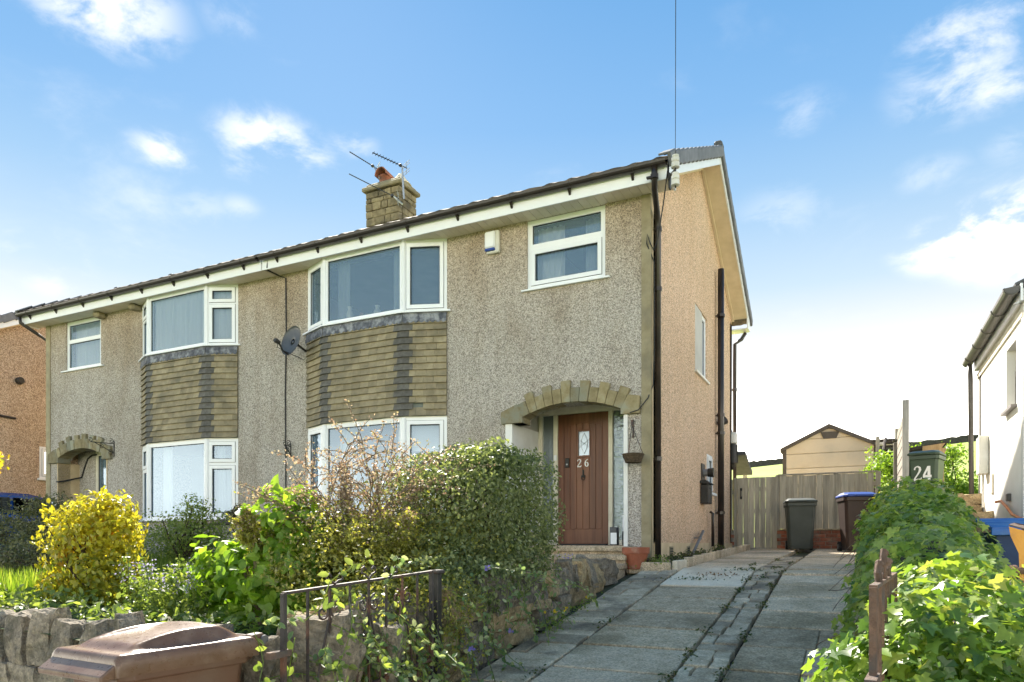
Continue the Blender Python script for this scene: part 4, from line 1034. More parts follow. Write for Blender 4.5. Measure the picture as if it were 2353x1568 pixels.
# porch of the left house
MB().box(-15.45, -14.87, 9.86, 9.95, 1.1, 3.7).build('porch_back', 'dash_front', HL)
MB().box(-15.42, -13.7, YF + .2, 9.95, 3.62, 3.70).build('porch_ceiling', 'cream_paint', HL)
pj = MB().box(-15.42, -15.40, YF - .015, 9.86, 1.2, 3.33); pj.box(-13.80, -13.78, YF - .015, 9.86, 1.2, 3.41); pj.build('porch_jamb', 'trim_buff', HL)
gd_ = bpy.data.objects.new('glazed_door', None); COL.objects.link(gd_); adopt(gd_, HL)
glazed(gd_, (-14.87, 9.87, 1.5), UX, 1.07, 2.1, [(.09, .58, .42, 2.0, False), (.66, .99, .42, 2.0, False)], NF, .06, 'cream_paint')
curtain(gd_, (-14.8, 9.9, 1.7), UX, .9, 1.85, (0, 1, 0), 'curtain_grey', .03, .12)
MB().tube([(-15.42, 9.38, 2.93), (-15.36, 9.375, 2.92), (-15.33, 9.5, 2.95), (-15.30, 9.84, 3.05), (-15.22, 9.85, 3.25), (-15.1, 9.85, 3.45), (-14.95, 9.85, 3.52), (-14.8, 9.84, 3.52)], .018, 6).build('cable', 'gasket', HL)
MB().cbox((-15.55, YF - .012, 2.40), .085, .012, .10, .004).build('number_plate', 'upvc', HL)
pipe(HL, [(-16.05, 8.985, 6.42), (-16.05, 9.0, 6.30), (-15.95, 9.25, 6.14), (-15.87, 9.5, 5.98), (-15.87, 9.5, 1.3)], .036, 'gutter')
for xs_ in (pB.x + .10, -12.80):
    MB().cbox((xs_, YF - .10, ZS - .06), .09, .10, .055, .03).build('corbel', 'trim_stone', HL)
# ------------------------------------------------------------------ neighbouring houses
NB = thing('neighbour_house', 'orange-buff pebble-dashed gable of the next house, at the left edge behind the blue car', 'house', (-22, YF, 1.2))
XN = -18.55
gable(NB, XN, 'dash_far', [(10.85, 11.6, 3.25, 4.05)])
MB().box(-26, XN - .25, YF, YF + .25, 1.05, 6.4).build('front_wall', 'dash_front', NB); MB().box(-26, XN - .25, Y2 - .25, Y2, 1.05, 6.4).build('rear_wall', 'dash_front', NB)
rr = MB()
rr.add([(x, y_, z_ - o_) for x in (-26, XN + .33) for (y_, z_) in (EAVE, RIDGE, REAR) for o_ in (0, .06)], [(0, 6, 8, 2), (2, 8, 10, 4), (1, 3, 9, 7), (3, 5, 11, 9), (0, 1, 7, 6), (4, 10, 11, 5), (6, 7, 9, 8), (8, 9, 11, 10)])
roofN = rr.build('roof', 'roof_tile', NB)
verge(NB, roofN, XN + .33, 1)
wn = bpy.data.objects.new('window', None); COL.objects.link(wn); adopt(wn, NB)
glazed(wn, (XN + .01, 10.85, 3.25), (0, 1, 0), .75, .80, [(.07, .68, .07, .73, True)], (1, 0, 0))
MB().box(XN - .02, XN + .07, 10.8, 11.65, 3.20, 3.248).build('sill', 'upvc', wn)
vp = at(42, 876, X=XN)
MB().lathe((0, 0, 0), [(.075, 0), (.09, .03), (.085, .12), (.06, .14)], 16).build('vent', 'black_metal', NB).matrix_basis = Matrix.Translation(vp) @ Matrix.Rotation(R(90), 4, 'Y')
vq = at(10, 958, X=XN + .05)
MB().tube([vq - Vector((0, .3, -.02)), vq + Vector((0, .25, 0))], .03, 8).build('waste_pipe', 'pipe', NB)

BG = thing('bungalow', 'cream-rendered bungalow with black gutter at the right edge', 'house', (4, 12, 1.9))
XB, YB0, YB2 = 1.62, 9.55, 12.95
BH = 4.42
wy0, wy1 = 9.98, 10.62
MB().panel((XB, YB0, 1.2), (0, 1, 0), UPV, (-1, 0, 0), YB2 - YB0, BH - 1.2, .28, [(wy0 - YB0, wy1 - YB0, 3.22 - 1.2, 3.98 - 1.2)]).build('side_wall', 'white_render', BG)
ww = MB().box(XB + .28, 9.0, YB0, YB0 + .28, 1.2, BH); ww.box(XB + .28, 9.0, YB2 - .28, YB2, 1.2, BH); ww.box(XB - .012, XB + .1, YB0 - .03, YB0 + .10, 1.2, BH); ww.build('front_wall', 'white_render', BG)
gwb = bpy.data.objects.new('window', None); COL.objects.link(gwb); adopt(gwb, BG)
glazed(gwb, (XB + .10, wy1, 3.22), (0, -1, 0), wy1 - wy0, .76, [(.06, wy1 - wy0 - .06, .06, .48, True), (.06, wy1 - wy0 - .06, .54, .70, False)], (-1, 0, 0), .06, 'win_grey')
MB().box(XB - .06, XB + .12, wy0 - .03, wy1 + .03, 3.185, 3.218).build('sill', 'win_grey', gwb)
MB().box(XB + .5, XB + .55, wy0 - .4, wy1 + .4, 3.0, 4.2).build('inner_wall', 'interior', gwb)
fz = MB().box(XB - .05, XB - .03, YB0 - .12, YB2 + .06, BH - .16, BH + .03); fz.build('fascia', 'upvc', BG)
MB().box(XB - .03, XB, YB0 - .12, YB2 + .06, BH - .16, BH - .14).build('soffit', 'upvc_aged', BG)
MB().box(XB - .02, XB - .001, YB0, YB2, BH - .30, BH - .22).build('wall_band', 'render_trim', BG)
gp = []
for k_ in range(9):
    t = math.pi * (1 + k_ / 8); gp.append((XB - .125 + .075 * math.cos(t), BH + .0 + .07 * math.sin(t)))
for k_ in range(9):
    t = math.pi * (2 - k_ / 8); gp.append((XB - .125 + .068 * math.cos(t), BH + .004 + .062 * math.sin(t)))
gb = MB().prism([(a, YB0 - .1, b) for a, b in gp], (0, YB2 - YB0 + .25, 0)).build('gutter', 'anthracite', BG)
for y_ in (YB0 - .09, 10.3, 11.1, 11.9, 12.7):
    MB().prism([(XB - .125 + .084 * math.cos(math.pi * (1 + k_ / 8)), y_, BH + .0 + .080 * math.sin(math.pi * (1 + k_ / 8))) for k_ in range(9)] + [(XB - .04, y_, BH + .02)], (0, .05, 0)).build('bracket', 'anthracite', gb)
pipe(BG, [(XB - .12, YB2 - .02, BH - .05), (XB - .105, YB2 - .02, BH - .3), (XB - .09, YB2 - .02, 2.0)], .034, 'anthracite')
MB().tube([(XB - .012, YB2 - .28, BH - .3), (XB - .012, YB2 - .28, 2.9)], .008, 6).build('cable', 'gasket', BG)
rb = MB()
for i in range(9):
    x_ = XB - .16 + i * .30; z_ = BH + .06 + i * .135
    rb.ob((x_ + .08, YB0 - .02, z_ - .02), (.34, 0, .15), (0, YB2 - YB0 + .3, 0), (-.006, 0, .03))
rb.build('roof', 'roof_tile', BG)
MB().prism([(XB - .1, YB0 - .02, BH - .16), (XB + 2.6, YB0 - .02, BH - .16), (XB + 2.6, YB0 - .02, BH + 1.2)], (0, .03, 0)).build('gable_board', 'upvc', BG)
MB().cbox((XB - .06, 12.1, 2.86), .055, .16, .27, .008).build('meter_box', 'upvc_aged', BG)
MB().tube([(XB - .05, 12.1, 2.6), (XB - .05, 12.1, 2.12)], .016, 8).build('meter_pipe', 'upvc_aged', BG)
MB().cbox((XB - .012, 11.62, 2.42), .012, .09, .13, .004).build('vent_plate', 'render_trim', BG)
MB().cbox((XB - .02, 10.35, 2.16), .02, .06, .045, .006).build('socket_box', 'anthracite', BG)

# ------------------------------------------------------------------ blue car between the houses
car = thing('parked_car', 'blue parked car half hidden by shrubs at the left edge', 'car', (-17.15, 8.7, 1.22))
cxx, cz = -17.15, 1.22
def loft(secs, closed=True):
    mb = MB(); n = len(secs[0])
    for s_ in secs: mb.v += [tuple(q) for q in s_]
    for i in range(len(secs) - 1):
        for k_ in range(n):
            k2 = (k_ + 1) % n
            mb.f.append((i * n + k_, i * n + k2, (i + 1) * n + k2, (i + 1) * n + k_))
    mb.f.append(tuple(range(n))[::-1]); mb.f.append(tuple(range((len(secs) - 1) * n, len(secs) * n)))
    return mb
def carsec(y, hw, zb, zt, r=.12):
    return [Vector((cxx - hw, y, cz + zb)), Vector((cxx - hw - .03, y, cz + (zb + zt) / 2)), Vector((cxx - hw + .02, y, cz + zt - r)), Vector((cxx - hw + r, y, cz + zt)), Vector((cxx + hw - r, y, cz + zt)), Vector((cxx + hw - .02, y, cz + zt - r)), Vector((cxx + hw + .03, y, cz + (zb + zt) / 2)), Vector((cxx + hw, y, cz + zb))]
body = loft([carsec(6.6, .70, .35, .70), carsec(6.75, .80, .25, .78), carsec(7.6, .86, .22, .98), carsec(8.2, .87, .22, 1.0), carsec(9.9, .87, .22, 1.02), carsec(10.35, .84, .25, 1.0), carsec(10.5, .76, .35, .9)])
o = body.build('body', 'car_blue', car, smooth=True); bevel(o, .03)
cab = loft([carsec(7.55, .74, .96, 1.0, .03), carsec(8.15, .68, .96, 1.38, .12), carsec(8.6, .67, .96, 1.49, .14), carsec(9.5, .66, .96, 1.49, .14), carsec(10.1, .64, .96, 1.36, .12), carsec(10.45, .68, .96, 1.0, .03)])
o = cab.build('cabin', 'car_blue', car, smooth=True)
for sg in (-1, 1):
    gq = MB().prism([(cxx + sg * .735, 7.95, cz + 1.05), (cxx + sg * .735, 9.0, cz + 1.05), (cxx + sg * .69, 9.0, cz + 1.38), (cxx + sg * .69, 8.35, cz + 1.36)], (sg * .02, 0, 0)); gq.build('side_glass', 'car_glass', car)
    gq = MB().prism([(cxx + sg * .735, 9.07, cz + 1.05), (cxx + sg * .735, 9.95, cz + 1.05), (cxx + sg * .69, 9.9, cz + 1.33), (cxx + sg * .69, 9.07, cz + 1.38)], (sg * .02, 0, 0)); gq.build('side_glass', 'car_glass', car)
    for y_ in (7.4, 9.75):
        wh = MB().tube([(cxx + sg * .72, y_, cz + .30), (cxx + sg * .90, y_, cz + .30)], .30, 20).build('wheel', 'rubber', car)
        MB().tube([(cxx + sg * .89, y_, cz + .30), (cxx + sg * .91, y_, cz + .30)], .19, 16).build('rim', 'alu', wh)
MB().prism([(cxx - .62, 7.62, cz + 1.0), (cxx + .62, 7.62, cz + 1.0), (cxx + .54, 8.13, cz + 1.36), (cxx - .54, 8.13, cz + 1.36)], (0, -.02, .012)).build('windscreen', 'car_glass', car)
for sg in (-1, 1): MB().cbox((cxx + sg * .58, 6.66, cz + .62), .14, .06, .06, .02).build('headlight', 'alu', car)

# ------------------------------------------------------------------ small things fixed to the house
ab = thing('alarm_box', 'white burglar alarm box with a dark blue base below the eaves', 'alarm box', (0, 0, 0))
p = at(1133, 560, Y=YF); ab.location = p
def cpos(dx, dy, dz): return Vector((p.x + dx, p.y + dy, p.z + dz))
MB().cbox(cpos(.02, -.03, 0), .105, .03, .165, .012).build('backplate', 'upvc_aged', ab)
MB().cbox(cpos(-.015, -.075, .03), .085, .022, .125, .02).build('cover', 'upvc', ab)
MB().cbox(cpos(-.015, -.072, -.115), .08, .022, .02, .008).build('strobe', 'bin_blue', ab)
# satellite dish
sd_c = at(673, 786, Y=9.02)
sd = thing('satellite_dish', 'grey oval satellite dish on the wall between the two upper bays', 'satellite dish', (sd_c.x, 9.38, sd_c.z))
ax = Vector((-.10, -.95, .25)).normalized(); e1 = ax.cross(UPV).normalized(); e2 = e1.cross(ax)
ds = MB(); nr, na = 5, 24; ds.v.append(tuple(sd_c))
for side in (0, 1):
    for i in range(1, nr + 1):
        for k_ in range(na):
            t = 2 * math.pi * k_ / na; r_ = i / nr
            q = sd_c + e1 * (.225 * r_ * math.cos(t)) + e2 * (.265 * r_ * math.sin(t)) + ax * (.05 * r_ * r_ - side * .006); ds.v.append(tuple(q))
for side in (0, 1):
    b = 1 + side * nr * na
    for i in range(nr - 1):
        for k_ in range(na): k2 = (k_ + 1) % na; qd = (b + i * na + k_, b + i * na + k2, b + (i + 1) * na + k2, b + (i + 1) * na + k_); ds.f.append(qd if side == 0 else qd[::-1])
    for k_ in range(na): tt = (0, b + k_, b + (k_ + 1) % na); ds.f.append(tt if side == 0 else tt[::-1])
for k_ in range(na): k2 = (k_ + 1) % na; a = 1 + (nr - 1) * na; b = a + nr * na; ds.f.append((a + k_, b + k_, b + k2, a + k2))
ds.build('reflector', 'dish', sd, smooth=True)
lnb = sd_c + ax * .30 - e2 * .16 - e1 * .02
MB().tube([sd_c - e2 * .25 + ax * .03, sd_c - e2 * .24 + ax * .16, lnb - ax * .03], .014, 8).build('feed_arm', 'black_metal', sd)
MB().tube([lnb - ax * .04, lnb + ax * .03, lnb + ax * .06], [.03, .04, .032], 12).build('feed_horn', 'black_metal', sd)
MB().tube([sd_c - ax * .02, sd_c - ax * .12, Vector((sd_c.x - .05, 9.38, sd_c.z - .06))], .02, 8).build('mount', 'black_metal', sd)
MB().tube([lnb, lnb + Vector((.0, 0, -.09)), lnb + Vector((.05, .05, -.13)), Vector((sd_c.x - .1, 9.38, sd_c.z - .2))], .006, 6).build('cable', 'gasket', sd)
# television aerials
def aerial(label, mast_base, mast_top, tip_dir, L, nel, el_len):
    a = thing('television_aerial', label, 'aerial', mast_base)
    b, t_ = Vector(mast_base), Vector(mast_top)
    MB().tube([b, t_], .02, 8).build('mast', 'alu', a)
    d = Vector(tip_dir).normalized(); sd_ = d.cross(UPV).normalized()
    MB().tube([t_ - d * .12, t_ + d * L], .010, 6).build('boom', 'aerial', a)
    em = MB().tube([(0, 0, -el_len), (0, 0, el_len)], .006, 6).mesh('element', 'aerial')
    for i in range(nel):
        q = t_ + d * (.12 + (L - .14) * i / (nel - 1))
        inst_m('element', em, a, Matrix.Translation(q) @ sd_.to_track_quat('Z', 'Y').to_matrix().to_4x4())
    rm = MB()
    for k_ in (-2, -1, 1, 2):
        rm.tube([t_ - d * .10 - sd_ * .14 + UPV * (.055 * k_), t_ - d * .10 + sd_ * .14 + UPV * (.055 * k_)], .006, 6)
    rm.tube([t_ - d * .10 - UPV * .13, t_ - d * .10 + UPV * .13], .006, 6); rm.build('reflector', 'alu', a)
    MB().cbox(t_ + d * .04, .03, .03, .025, .008).build('junction_box', 'aerial', a)
    return a
def pd(px, py, Y): return at(px, py, Y=Y)
m1 = pd(924, 382, 12.34); m1b = pd(928, 458, 12.36)
d1 = pd(856, 351, 11.75) - m1
aerial('television aerial on the mast at the right corner of the chimney', m1b, m1, d1, d1.length, 9, .055)
m2 = pd(860, 384, 12.95); d2 = pd(803, 349, 12.5) - m2
m2b = pd(872, 410, 12.6)
a2 = aerial('left-hand television aerial pointing away beside the chimney pot', m2b, m2, d2, d2.length, 11, .02)
m3 = pd(905, 452, 12.30); d3 = pd(802, 400, 11.9) - m3
aerial('lowest television aerial, its boom crossing the chimney face', pd(925, 470, 12.37), m3, d3, d3.length, 14, .02)
# overhead service wire and its insulators
ins = thing('insulator_bracket', 'pair of cream porcelain insulators on a bracket at the roof corner', 'insulator', (-2.18, 8.95, 6.4))
iq = at(1552, 390, Y=8.86)
for dz in (.09, -.13):
    c = iq + Vector((0, 0, dz))
    MB().lathe(c, [(.035, -.07), (.052, -.065), (.052, -.01), (.036, 0), (.05, .01), (.05, .05), (.038, .06), (.044, .065), (.044, .085), (.02, .09)], 16).build('insulator', 'ceramic', ins, smooth=False)
MB().tube([iq + Vector((0, 0, -.23)), iq + Vector((0, 0, .2))], .010, 8).build('spindle', 'black_metal', ins)
mb = MB().tube([iq, iq + Vector((-.06, .04, -.02)), Vector((-2.185, 8.98, iq.z - .05))], .014, 6); mb.cbox((-2.178, 9.0, iq.z - .06), .012, .03, .10, .004); mb.build('bracket', 'black_metal', ins)
wv = ray(1550, 300); wv = Vector((wv.x, wv.y, 0)).normalized()
wp = [iq + Vector((0, 0, .2)) - wv * (i * 1.0) + UPV * (.012 * i + .0016 * i * (i - 18)) for i in range(19)]
tag(MB().tube(wp, .0036, 5).build('overhead_wire', 'gasket'), 'thin overhead service wire running up from the insulators', 'wire')
# hanging basket
hb_c = at(1455, 1050, Y=9.22)
hbk = thing('hanging_basket', 'empty brown wicker hanging basket beside the front door', 'hanging basket', (hb_c.x, 9.3, hb_c.z - .06))
MB().lathe(hb_c + Vector((0, 0, -.085)), [(.045, 0), (.09, .025), (.125, .07), (.14, .12), (.132, .12), (.11, .06)], 20).build('basket', 'wicker', hbk)
for k_ in range(6):
    MB().tube([hb_c + Vector((.138 * math.cos(t), .138 * math.sin(t), -.085 + .02 * k_ + .012)) * 1.0 if False else hb_c + Vector(((.10 + .008 * k_) * math.cos(t), (.10 + .008 * k_) * math.sin(t), -.07 + .02 * k_)) for t in [2 * math.pi * i / 20 for i in range(21)]], .010, 5, False).build('weave', 'wicker', hbk)
hk = hb_c + Vector((-.02, .0, .42))
for t in (0.3, 2.4, 4.5):
    MB().tube([hb_c + Vector((.13 * math.cos(t), .13 * math.sin(t), .03)), hk], .005, 5).build('chain', 'iron', hbk)
MB().tube([hk, hk + Vector((0, 0, .06)), Vector((hk.x - .03, YF - .01, hk.z + .10)), Vector((hk.x - .03, YF - .01, hk.z - .14))], .012, 6).build('hook', 'iron', hbk)
# scrolled wall bracket on the left house and a plain one by the cable
def scroll(c, r0, turns, a0, ex, ez, n=22):
    return [Vector(c) + Vector(ex) * (r0 * (1 - .8 * i / n) * math.cos(a0 + turns * 6.283 * i / n)) + Vector(ez) * (r0 * (1 - .8 * i / n) * math.sin(a0 + turns * 6.283 * i / n)) for i in range(n + 1)]
def wall_bracket(label, base, L, H, sgn):
    b = thing('wall_bracket', label, 'wall bracket', base); bv = Vector(base)
    dv = Vector((sgn * .35, -.94, 0))
    MB().tube([bv + UPV * .05, bv - UPV * H], .010, 6).build('back_bar', 'black_metal', b)
    MB().tube([bv, bv + dv * L], .009, 6).build('arm', 'black_metal', b)
    MB().tube([bv - UPV * (H * .75), bv + dv * (L * .85)], .008, 6).build('stay', 'black_metal', b)
    for c, r_ in ((bv + dv * .05 + UPV * .05, .05), (bv + dv * L + UPV * .04, .045), (bv + dv * .07 - UPV * H * .7, .06), (bv + dv * (L * .55) - UPV * .07, .05)):
        MB().tube(scroll(c, r_, 1.2, 1.0, dv, UPV), .006, 5).build('scroll', 'black_metal', b)
q = at(262, 1020, Y=YF - .01); wall_bracket('black scrolled iron bracket on the wall right of the left-hand porch arch', q, .42, .26, -1)
q = at(668, 1026, Y=YF - .01); wall_bracket('small black iron bracket on the wall beside the vertical cable', q, .14, .20, -.4)
# post box and bulkhead vent on the gable
q = at(1613, 1134, X=XR)
mbx = thing('post_box', 'black wall-mounted letter box on the orange gable', 'letter box', q)
o = MB().cbox(q + Vector((.075, 0, -.02)), .07, .17, .17, .012).build('box', 'black_metal', mbx)
MB().prism([q + Vector((0, -.19, .165)), q + Vector((0, -.19, .215)), q + Vector((.09, -.19, .225)), q + Vector((.175, -.19, .165)), q + Vector((.165, -.19, .15))], (0, .38, 0)).build('lid', 'black_metal', mbx)
MB().box(q.x + .146, q.x + .15, q.y - .11, q.y + .11, q.z + .07, q.z + .09).build('slot', 'gasket', mbx)
q = at(1614, 1086, X=XR)
vt = thing('flue_outlet', 'brown flue outlet with square wall plate above the letter box', 'flue', q)
MB().prism([q + Vector((.0, -.14, -.15)), q + Vector((0, .14, -.15)), q + Vector((0, .14, .15)), q + Vector((0, -.14, .15))], (.02, 0, 0)).build('plate', 'garage_trim', vt)
MB().tube([q + Vector((.02, 0, -.01)), q + Vector((.10, 0, -.01))], .065, 14).build('collar', 'pipe_grey', vt)
MB().tube([q + Vector((.10, 0, -.01)), q + Vector((.20, 0, -.01))], [.075, .085], 14).build('terminal', 'black_metal', vt)
# lantern on a hook at the back corner
q = at(1683, 1015, Y=16.1)
ln = thing('hanging_lantern', 'dark hanging lantern with a white cap by the rear downpipe', 'lantern', q)
MB().lathe(q + Vector((0, 0, -.05)), [(.10, 0), (.11, .02), (.11, .20), (.09, .24), (.03, .25)], 16).build('cap', 'ceramic', ln)
MB().lathe(q + Vector((0, 0, -.5)), [(.07, 0), (.10, .03), (.10, .43), (.06, .45)], 12).build('body', 'black_metal', ln)
for k_ in range(6): MB().tube([q + Vector((.105 * math.cos(k_), .105 * math.sin(k_), -.48)), q + Vector((.105 * math.cos(k_), .105 * math.sin(k_), -.06))], .01, 5).build('bar', 'gasket', ln)
MB().lathe(q + Vector((0, 0, -.62)), [(.035, 0), (.06, .06), (.07, .12)], 12).build('base', 'pipe', ln)
MB().tube([q + Vector((0, 0, .2)), q + Vector((-.03, 0, .30)), q + Vector((-.12, 0, .31)), q + Vector((-.45, -.1, .22))], .010, 6).build('hook', 'alu', ln)

# ------------------------------------------------------------------ fence, side gate and garage at the top of the drive
FY = 16.05; fxl, fxr = at(1658, 1100, Y=FY).x, at(2018, 1090, Y=FY).x; gxl, gxr = at(1694, 1100, Y=FY).x, at(1781, 1100, Y=FY).x
fz0 = drive_z(FY); ft = 1.6 + (1250 - 1093) / FPX * (FY / ray(1840, 1100).y)
bpl = fz0 + .42
fence = thing('board_fence', 'weathered vertical-board fence on a low brick plinth behind the two bins', 'fence', ((gxr + fxr) / 2, FY, fz0))
bw = .118
bme = [MB().cbox((0, 0, 0), bw / 2 - .002, .011, (ft - bpl) / 2, .004, .002).mesh('board', 'fence_wood') for _ in range(4)]
def boards(th, a, b, zlo, zhi, name='board', meshes=None):
    x_ = a + bw / 2
    while x_ < b - bw * .3:
        me = random.choice(meshes or bme)
        inst(name, me, th, (x_, FY + random.uniform(-.006, .006) + (.008 if int((x_ - a) / bw) % 2 else 0), (zlo + zhi) / 2 + random.uniform(-.008, .008)), (0, random.uniform(-.006, .006), 0), (1, 1, (zhi - zlo) / (ft - bpl)))
        x_ += bw
boards(fence, gxr + .10, fxr, bpl, ft)
for x_ in (gxr + .05, (gxr + fxr) / 2 + .2, fxr): MB().cbox((x_, FY + .06, (fz0 + ft) / 2), .045, .045, (ft - fz0) / 2 + .03, .006).build('post', 'fence_grey', fence)
for z_ in (bpl + .3, ft - .25): MB().box(gxr + .05, fxr, FY + .025, FY + .06, z_, z_ + .08).build('rail', 'fence_grey', fence)
MB().box(gxr + .05, fxr, FY - .03, FY + .05, ft + .012, ft + .04).build('capping', 'fence_grey', fence)
brm = MB().cbox((0, 0, 0), .104, .051, .0335, .004, .002).mesh('brick', 'brick')
def bricks(th, a, b):
    MB().box(a, b, FY - .035, FY + .08, fz0 - .1, bpl - .02).build('plinth_core', 'mortar', th)
    for r_ in range(5):
        x_ = a + (.107 if r_ % 2 else .0) - .05
        while x_ < b - .1:
            inst('brick', brm, th, (min(max(x_ + .107, a + .09), b - .09), FY + .0, fz0 + .045 + r_ * .077), (0, random.uniform(-.01, .01), random.uniform(-.012, .012))); x_ += .217
    MB().cbox(((a + b) / 2, FY, bpl - .012), (b - a) / 2, .075, .012, .005).build('coping', 'concrete_dark', th)
bricks(fence, gxr + .06, fxr + .02)
fe2 = thing('board_fence', 'narrow board fence panel on three brick courses between the gable and the side gate', 'fence', ((fxl + gxl) / 2, FY, fz0))
boards(fe2, fxl, gxl - .05, bpl, ft - .03)
bricks(fe2, fxl, gxl - .07)
MB().cbox((gxl - .035, FY + .04, (fz0 + ft) / 2), .04, .04, (ft - fz0) / 2, .006).build('post', 'fence_wood', fe2)
MB().box(fxl, gxl - .07, FY + .025, FY + .06, ft - .35, ft - .27).build('rail', 'fence_grey', fe2)
gate = thing('side_gate', 'tall boarded garden gate with black handle at the top of the drive', 'gate', ((gxl + gxr) / 2, FY, fz0))
gme = [MB().cbox((0, 0, 0), bw / 2 - .003, .011, (ft - fz0 - .03) / 2, .004, .002).mesh('board', 'fence_wood') for _ in range(3)]
x_ = gxl + .01 + bw / 2
while x_ < gxr + .03:
    inst('board', random.choice(gme), gate, (x_, FY - .01 + random.uniform(-.004, .004), (fz0 + ft) / 2 + .01), (0, random.uniform(-.004, .004), 0)); x_ += bw * .972
for z_ in (fz0 + .25, (fz0 + ft) / 2, ft - .3): MB().box(gxl + .02, gxr + .02, FY + .012, FY + .05, z_, z_ + .09).build('ledge', 'fence_grey', gate)
MB().box(gxl, gxr + .03, FY - .02, FY + .06, fz0 - .05, fz0 + .035).build('threshold', 'fence_grey', gate)
hq = Vector((gxl + .085, FY - .03, at(1705, 1135, Y=FY).z))
hd = MB().tube([hq + Vector((0, .01, .08)), hq + Vector((0, -.03, .06)), hq + Vector((0, -.035, -.04)), hq + Vector((0, .01, -.07))], .011, 6); hd.cbox(hq + Vector((0, .006, .09)), .022, .008, .03, .004); hd.cbox(hq + Vector((0, .006, -.09)), .022, .008, .03, .004); hd.build('handle', 'black_metal', gate)

GY = 19.6
gA, gB, gC = at(1803, 1090, Y=GY), at(1908, 978, Y=GY), at(2013, 1015, Y=GY)
ge = at(1797, 1031, Y=GY).z; gx0, gx1 = gA.x, gC.x; gmx = (gx0 + gx1) / 2; gap_ = gB.z
garage = thing('garage', 'beige panelled garage with dark low-pitched roof behind the fence', 'garage', (gmx, GY, 1.4))
MB().prism([(gx0 + .02, GY + .02, 1.3), (gx1 - .02, GY + .02, 1.3), (gx1 - .02, GY + .02, ge), (gmx, GY + .02, gap_ - .06), (gx0 + .02, GY + .02, ge)], (0, 5.5, 0)).build('shell', 'garage_panel', garage)
ph = .37; z_ = 1.3
while z_ < gap_ - .1:
    zt = min(z_ + ph, gap_ - .08)
    def half(zv): return (gx1 - gx0) / 2 - .03 if zv <= ge else max(.05, ((gx1 - gx0) / 2 - .03) * (gap_ - .06 - zv) / (gap_ - .06 - ge))
    pts = [(gmx - half(z_ + .012), GY - .015, z_ + .012), (gmx + half(z_ + .012), GY - .015, z_ + .012)]
    if z_ < ge < zt: pts += [(gmx + half(ge), GY - .015, ge)]
    pts += [(gmx + half(zt), GY - .015, zt), (gmx - half(zt), GY - .015, zt)]
    if z_ < ge < zt: pts += [(gmx - half(ge), GY - .015, ge)]
    o = MB().prism(pts, (0, .04, 0)).build('cladding_panel', 'garage_panel', garage); bevel(o, .010)
    z_ = zt
for sg in (-1, 1):
    xe = gmx + sg * ((gx1 - gx0) / 2 + .10); sl_ = (gap_ - ge) / ((gx1 - gx0) / 2)
    MB().prism([(gmx, GY - .12, gap_ + .03), (xe, GY - .12, ge - .10 * sl_ + .03), (xe, GY - .12, ge - .10 * sl_ - .06), (gmx, GY - .12, gap_ - .06)], (0, 5.8, 0)).build('roof_slope', 'garage_trim', garage)
    MB().box(gmx + sg * (gx1 - gx0) / 2 - .05, gmx + sg * (gx1 - gx0) / 2 + .04, GY - .03, GY + .05, 1.3, ge).build('corner_post', 'garage_trim', garage)
q = at(1907, 1001, Y=GY)
MB().prism([(q.x - .22, GY - .05, q.z + .09), (q.x + .22, GY - .05, q.z + .09), (q.x + .15, GY - .05, q.z - .08), (q.x - .15, GY - .05, q.z - .08)], (0, .04, 0)).build('vent', 'garage_trim', garage)

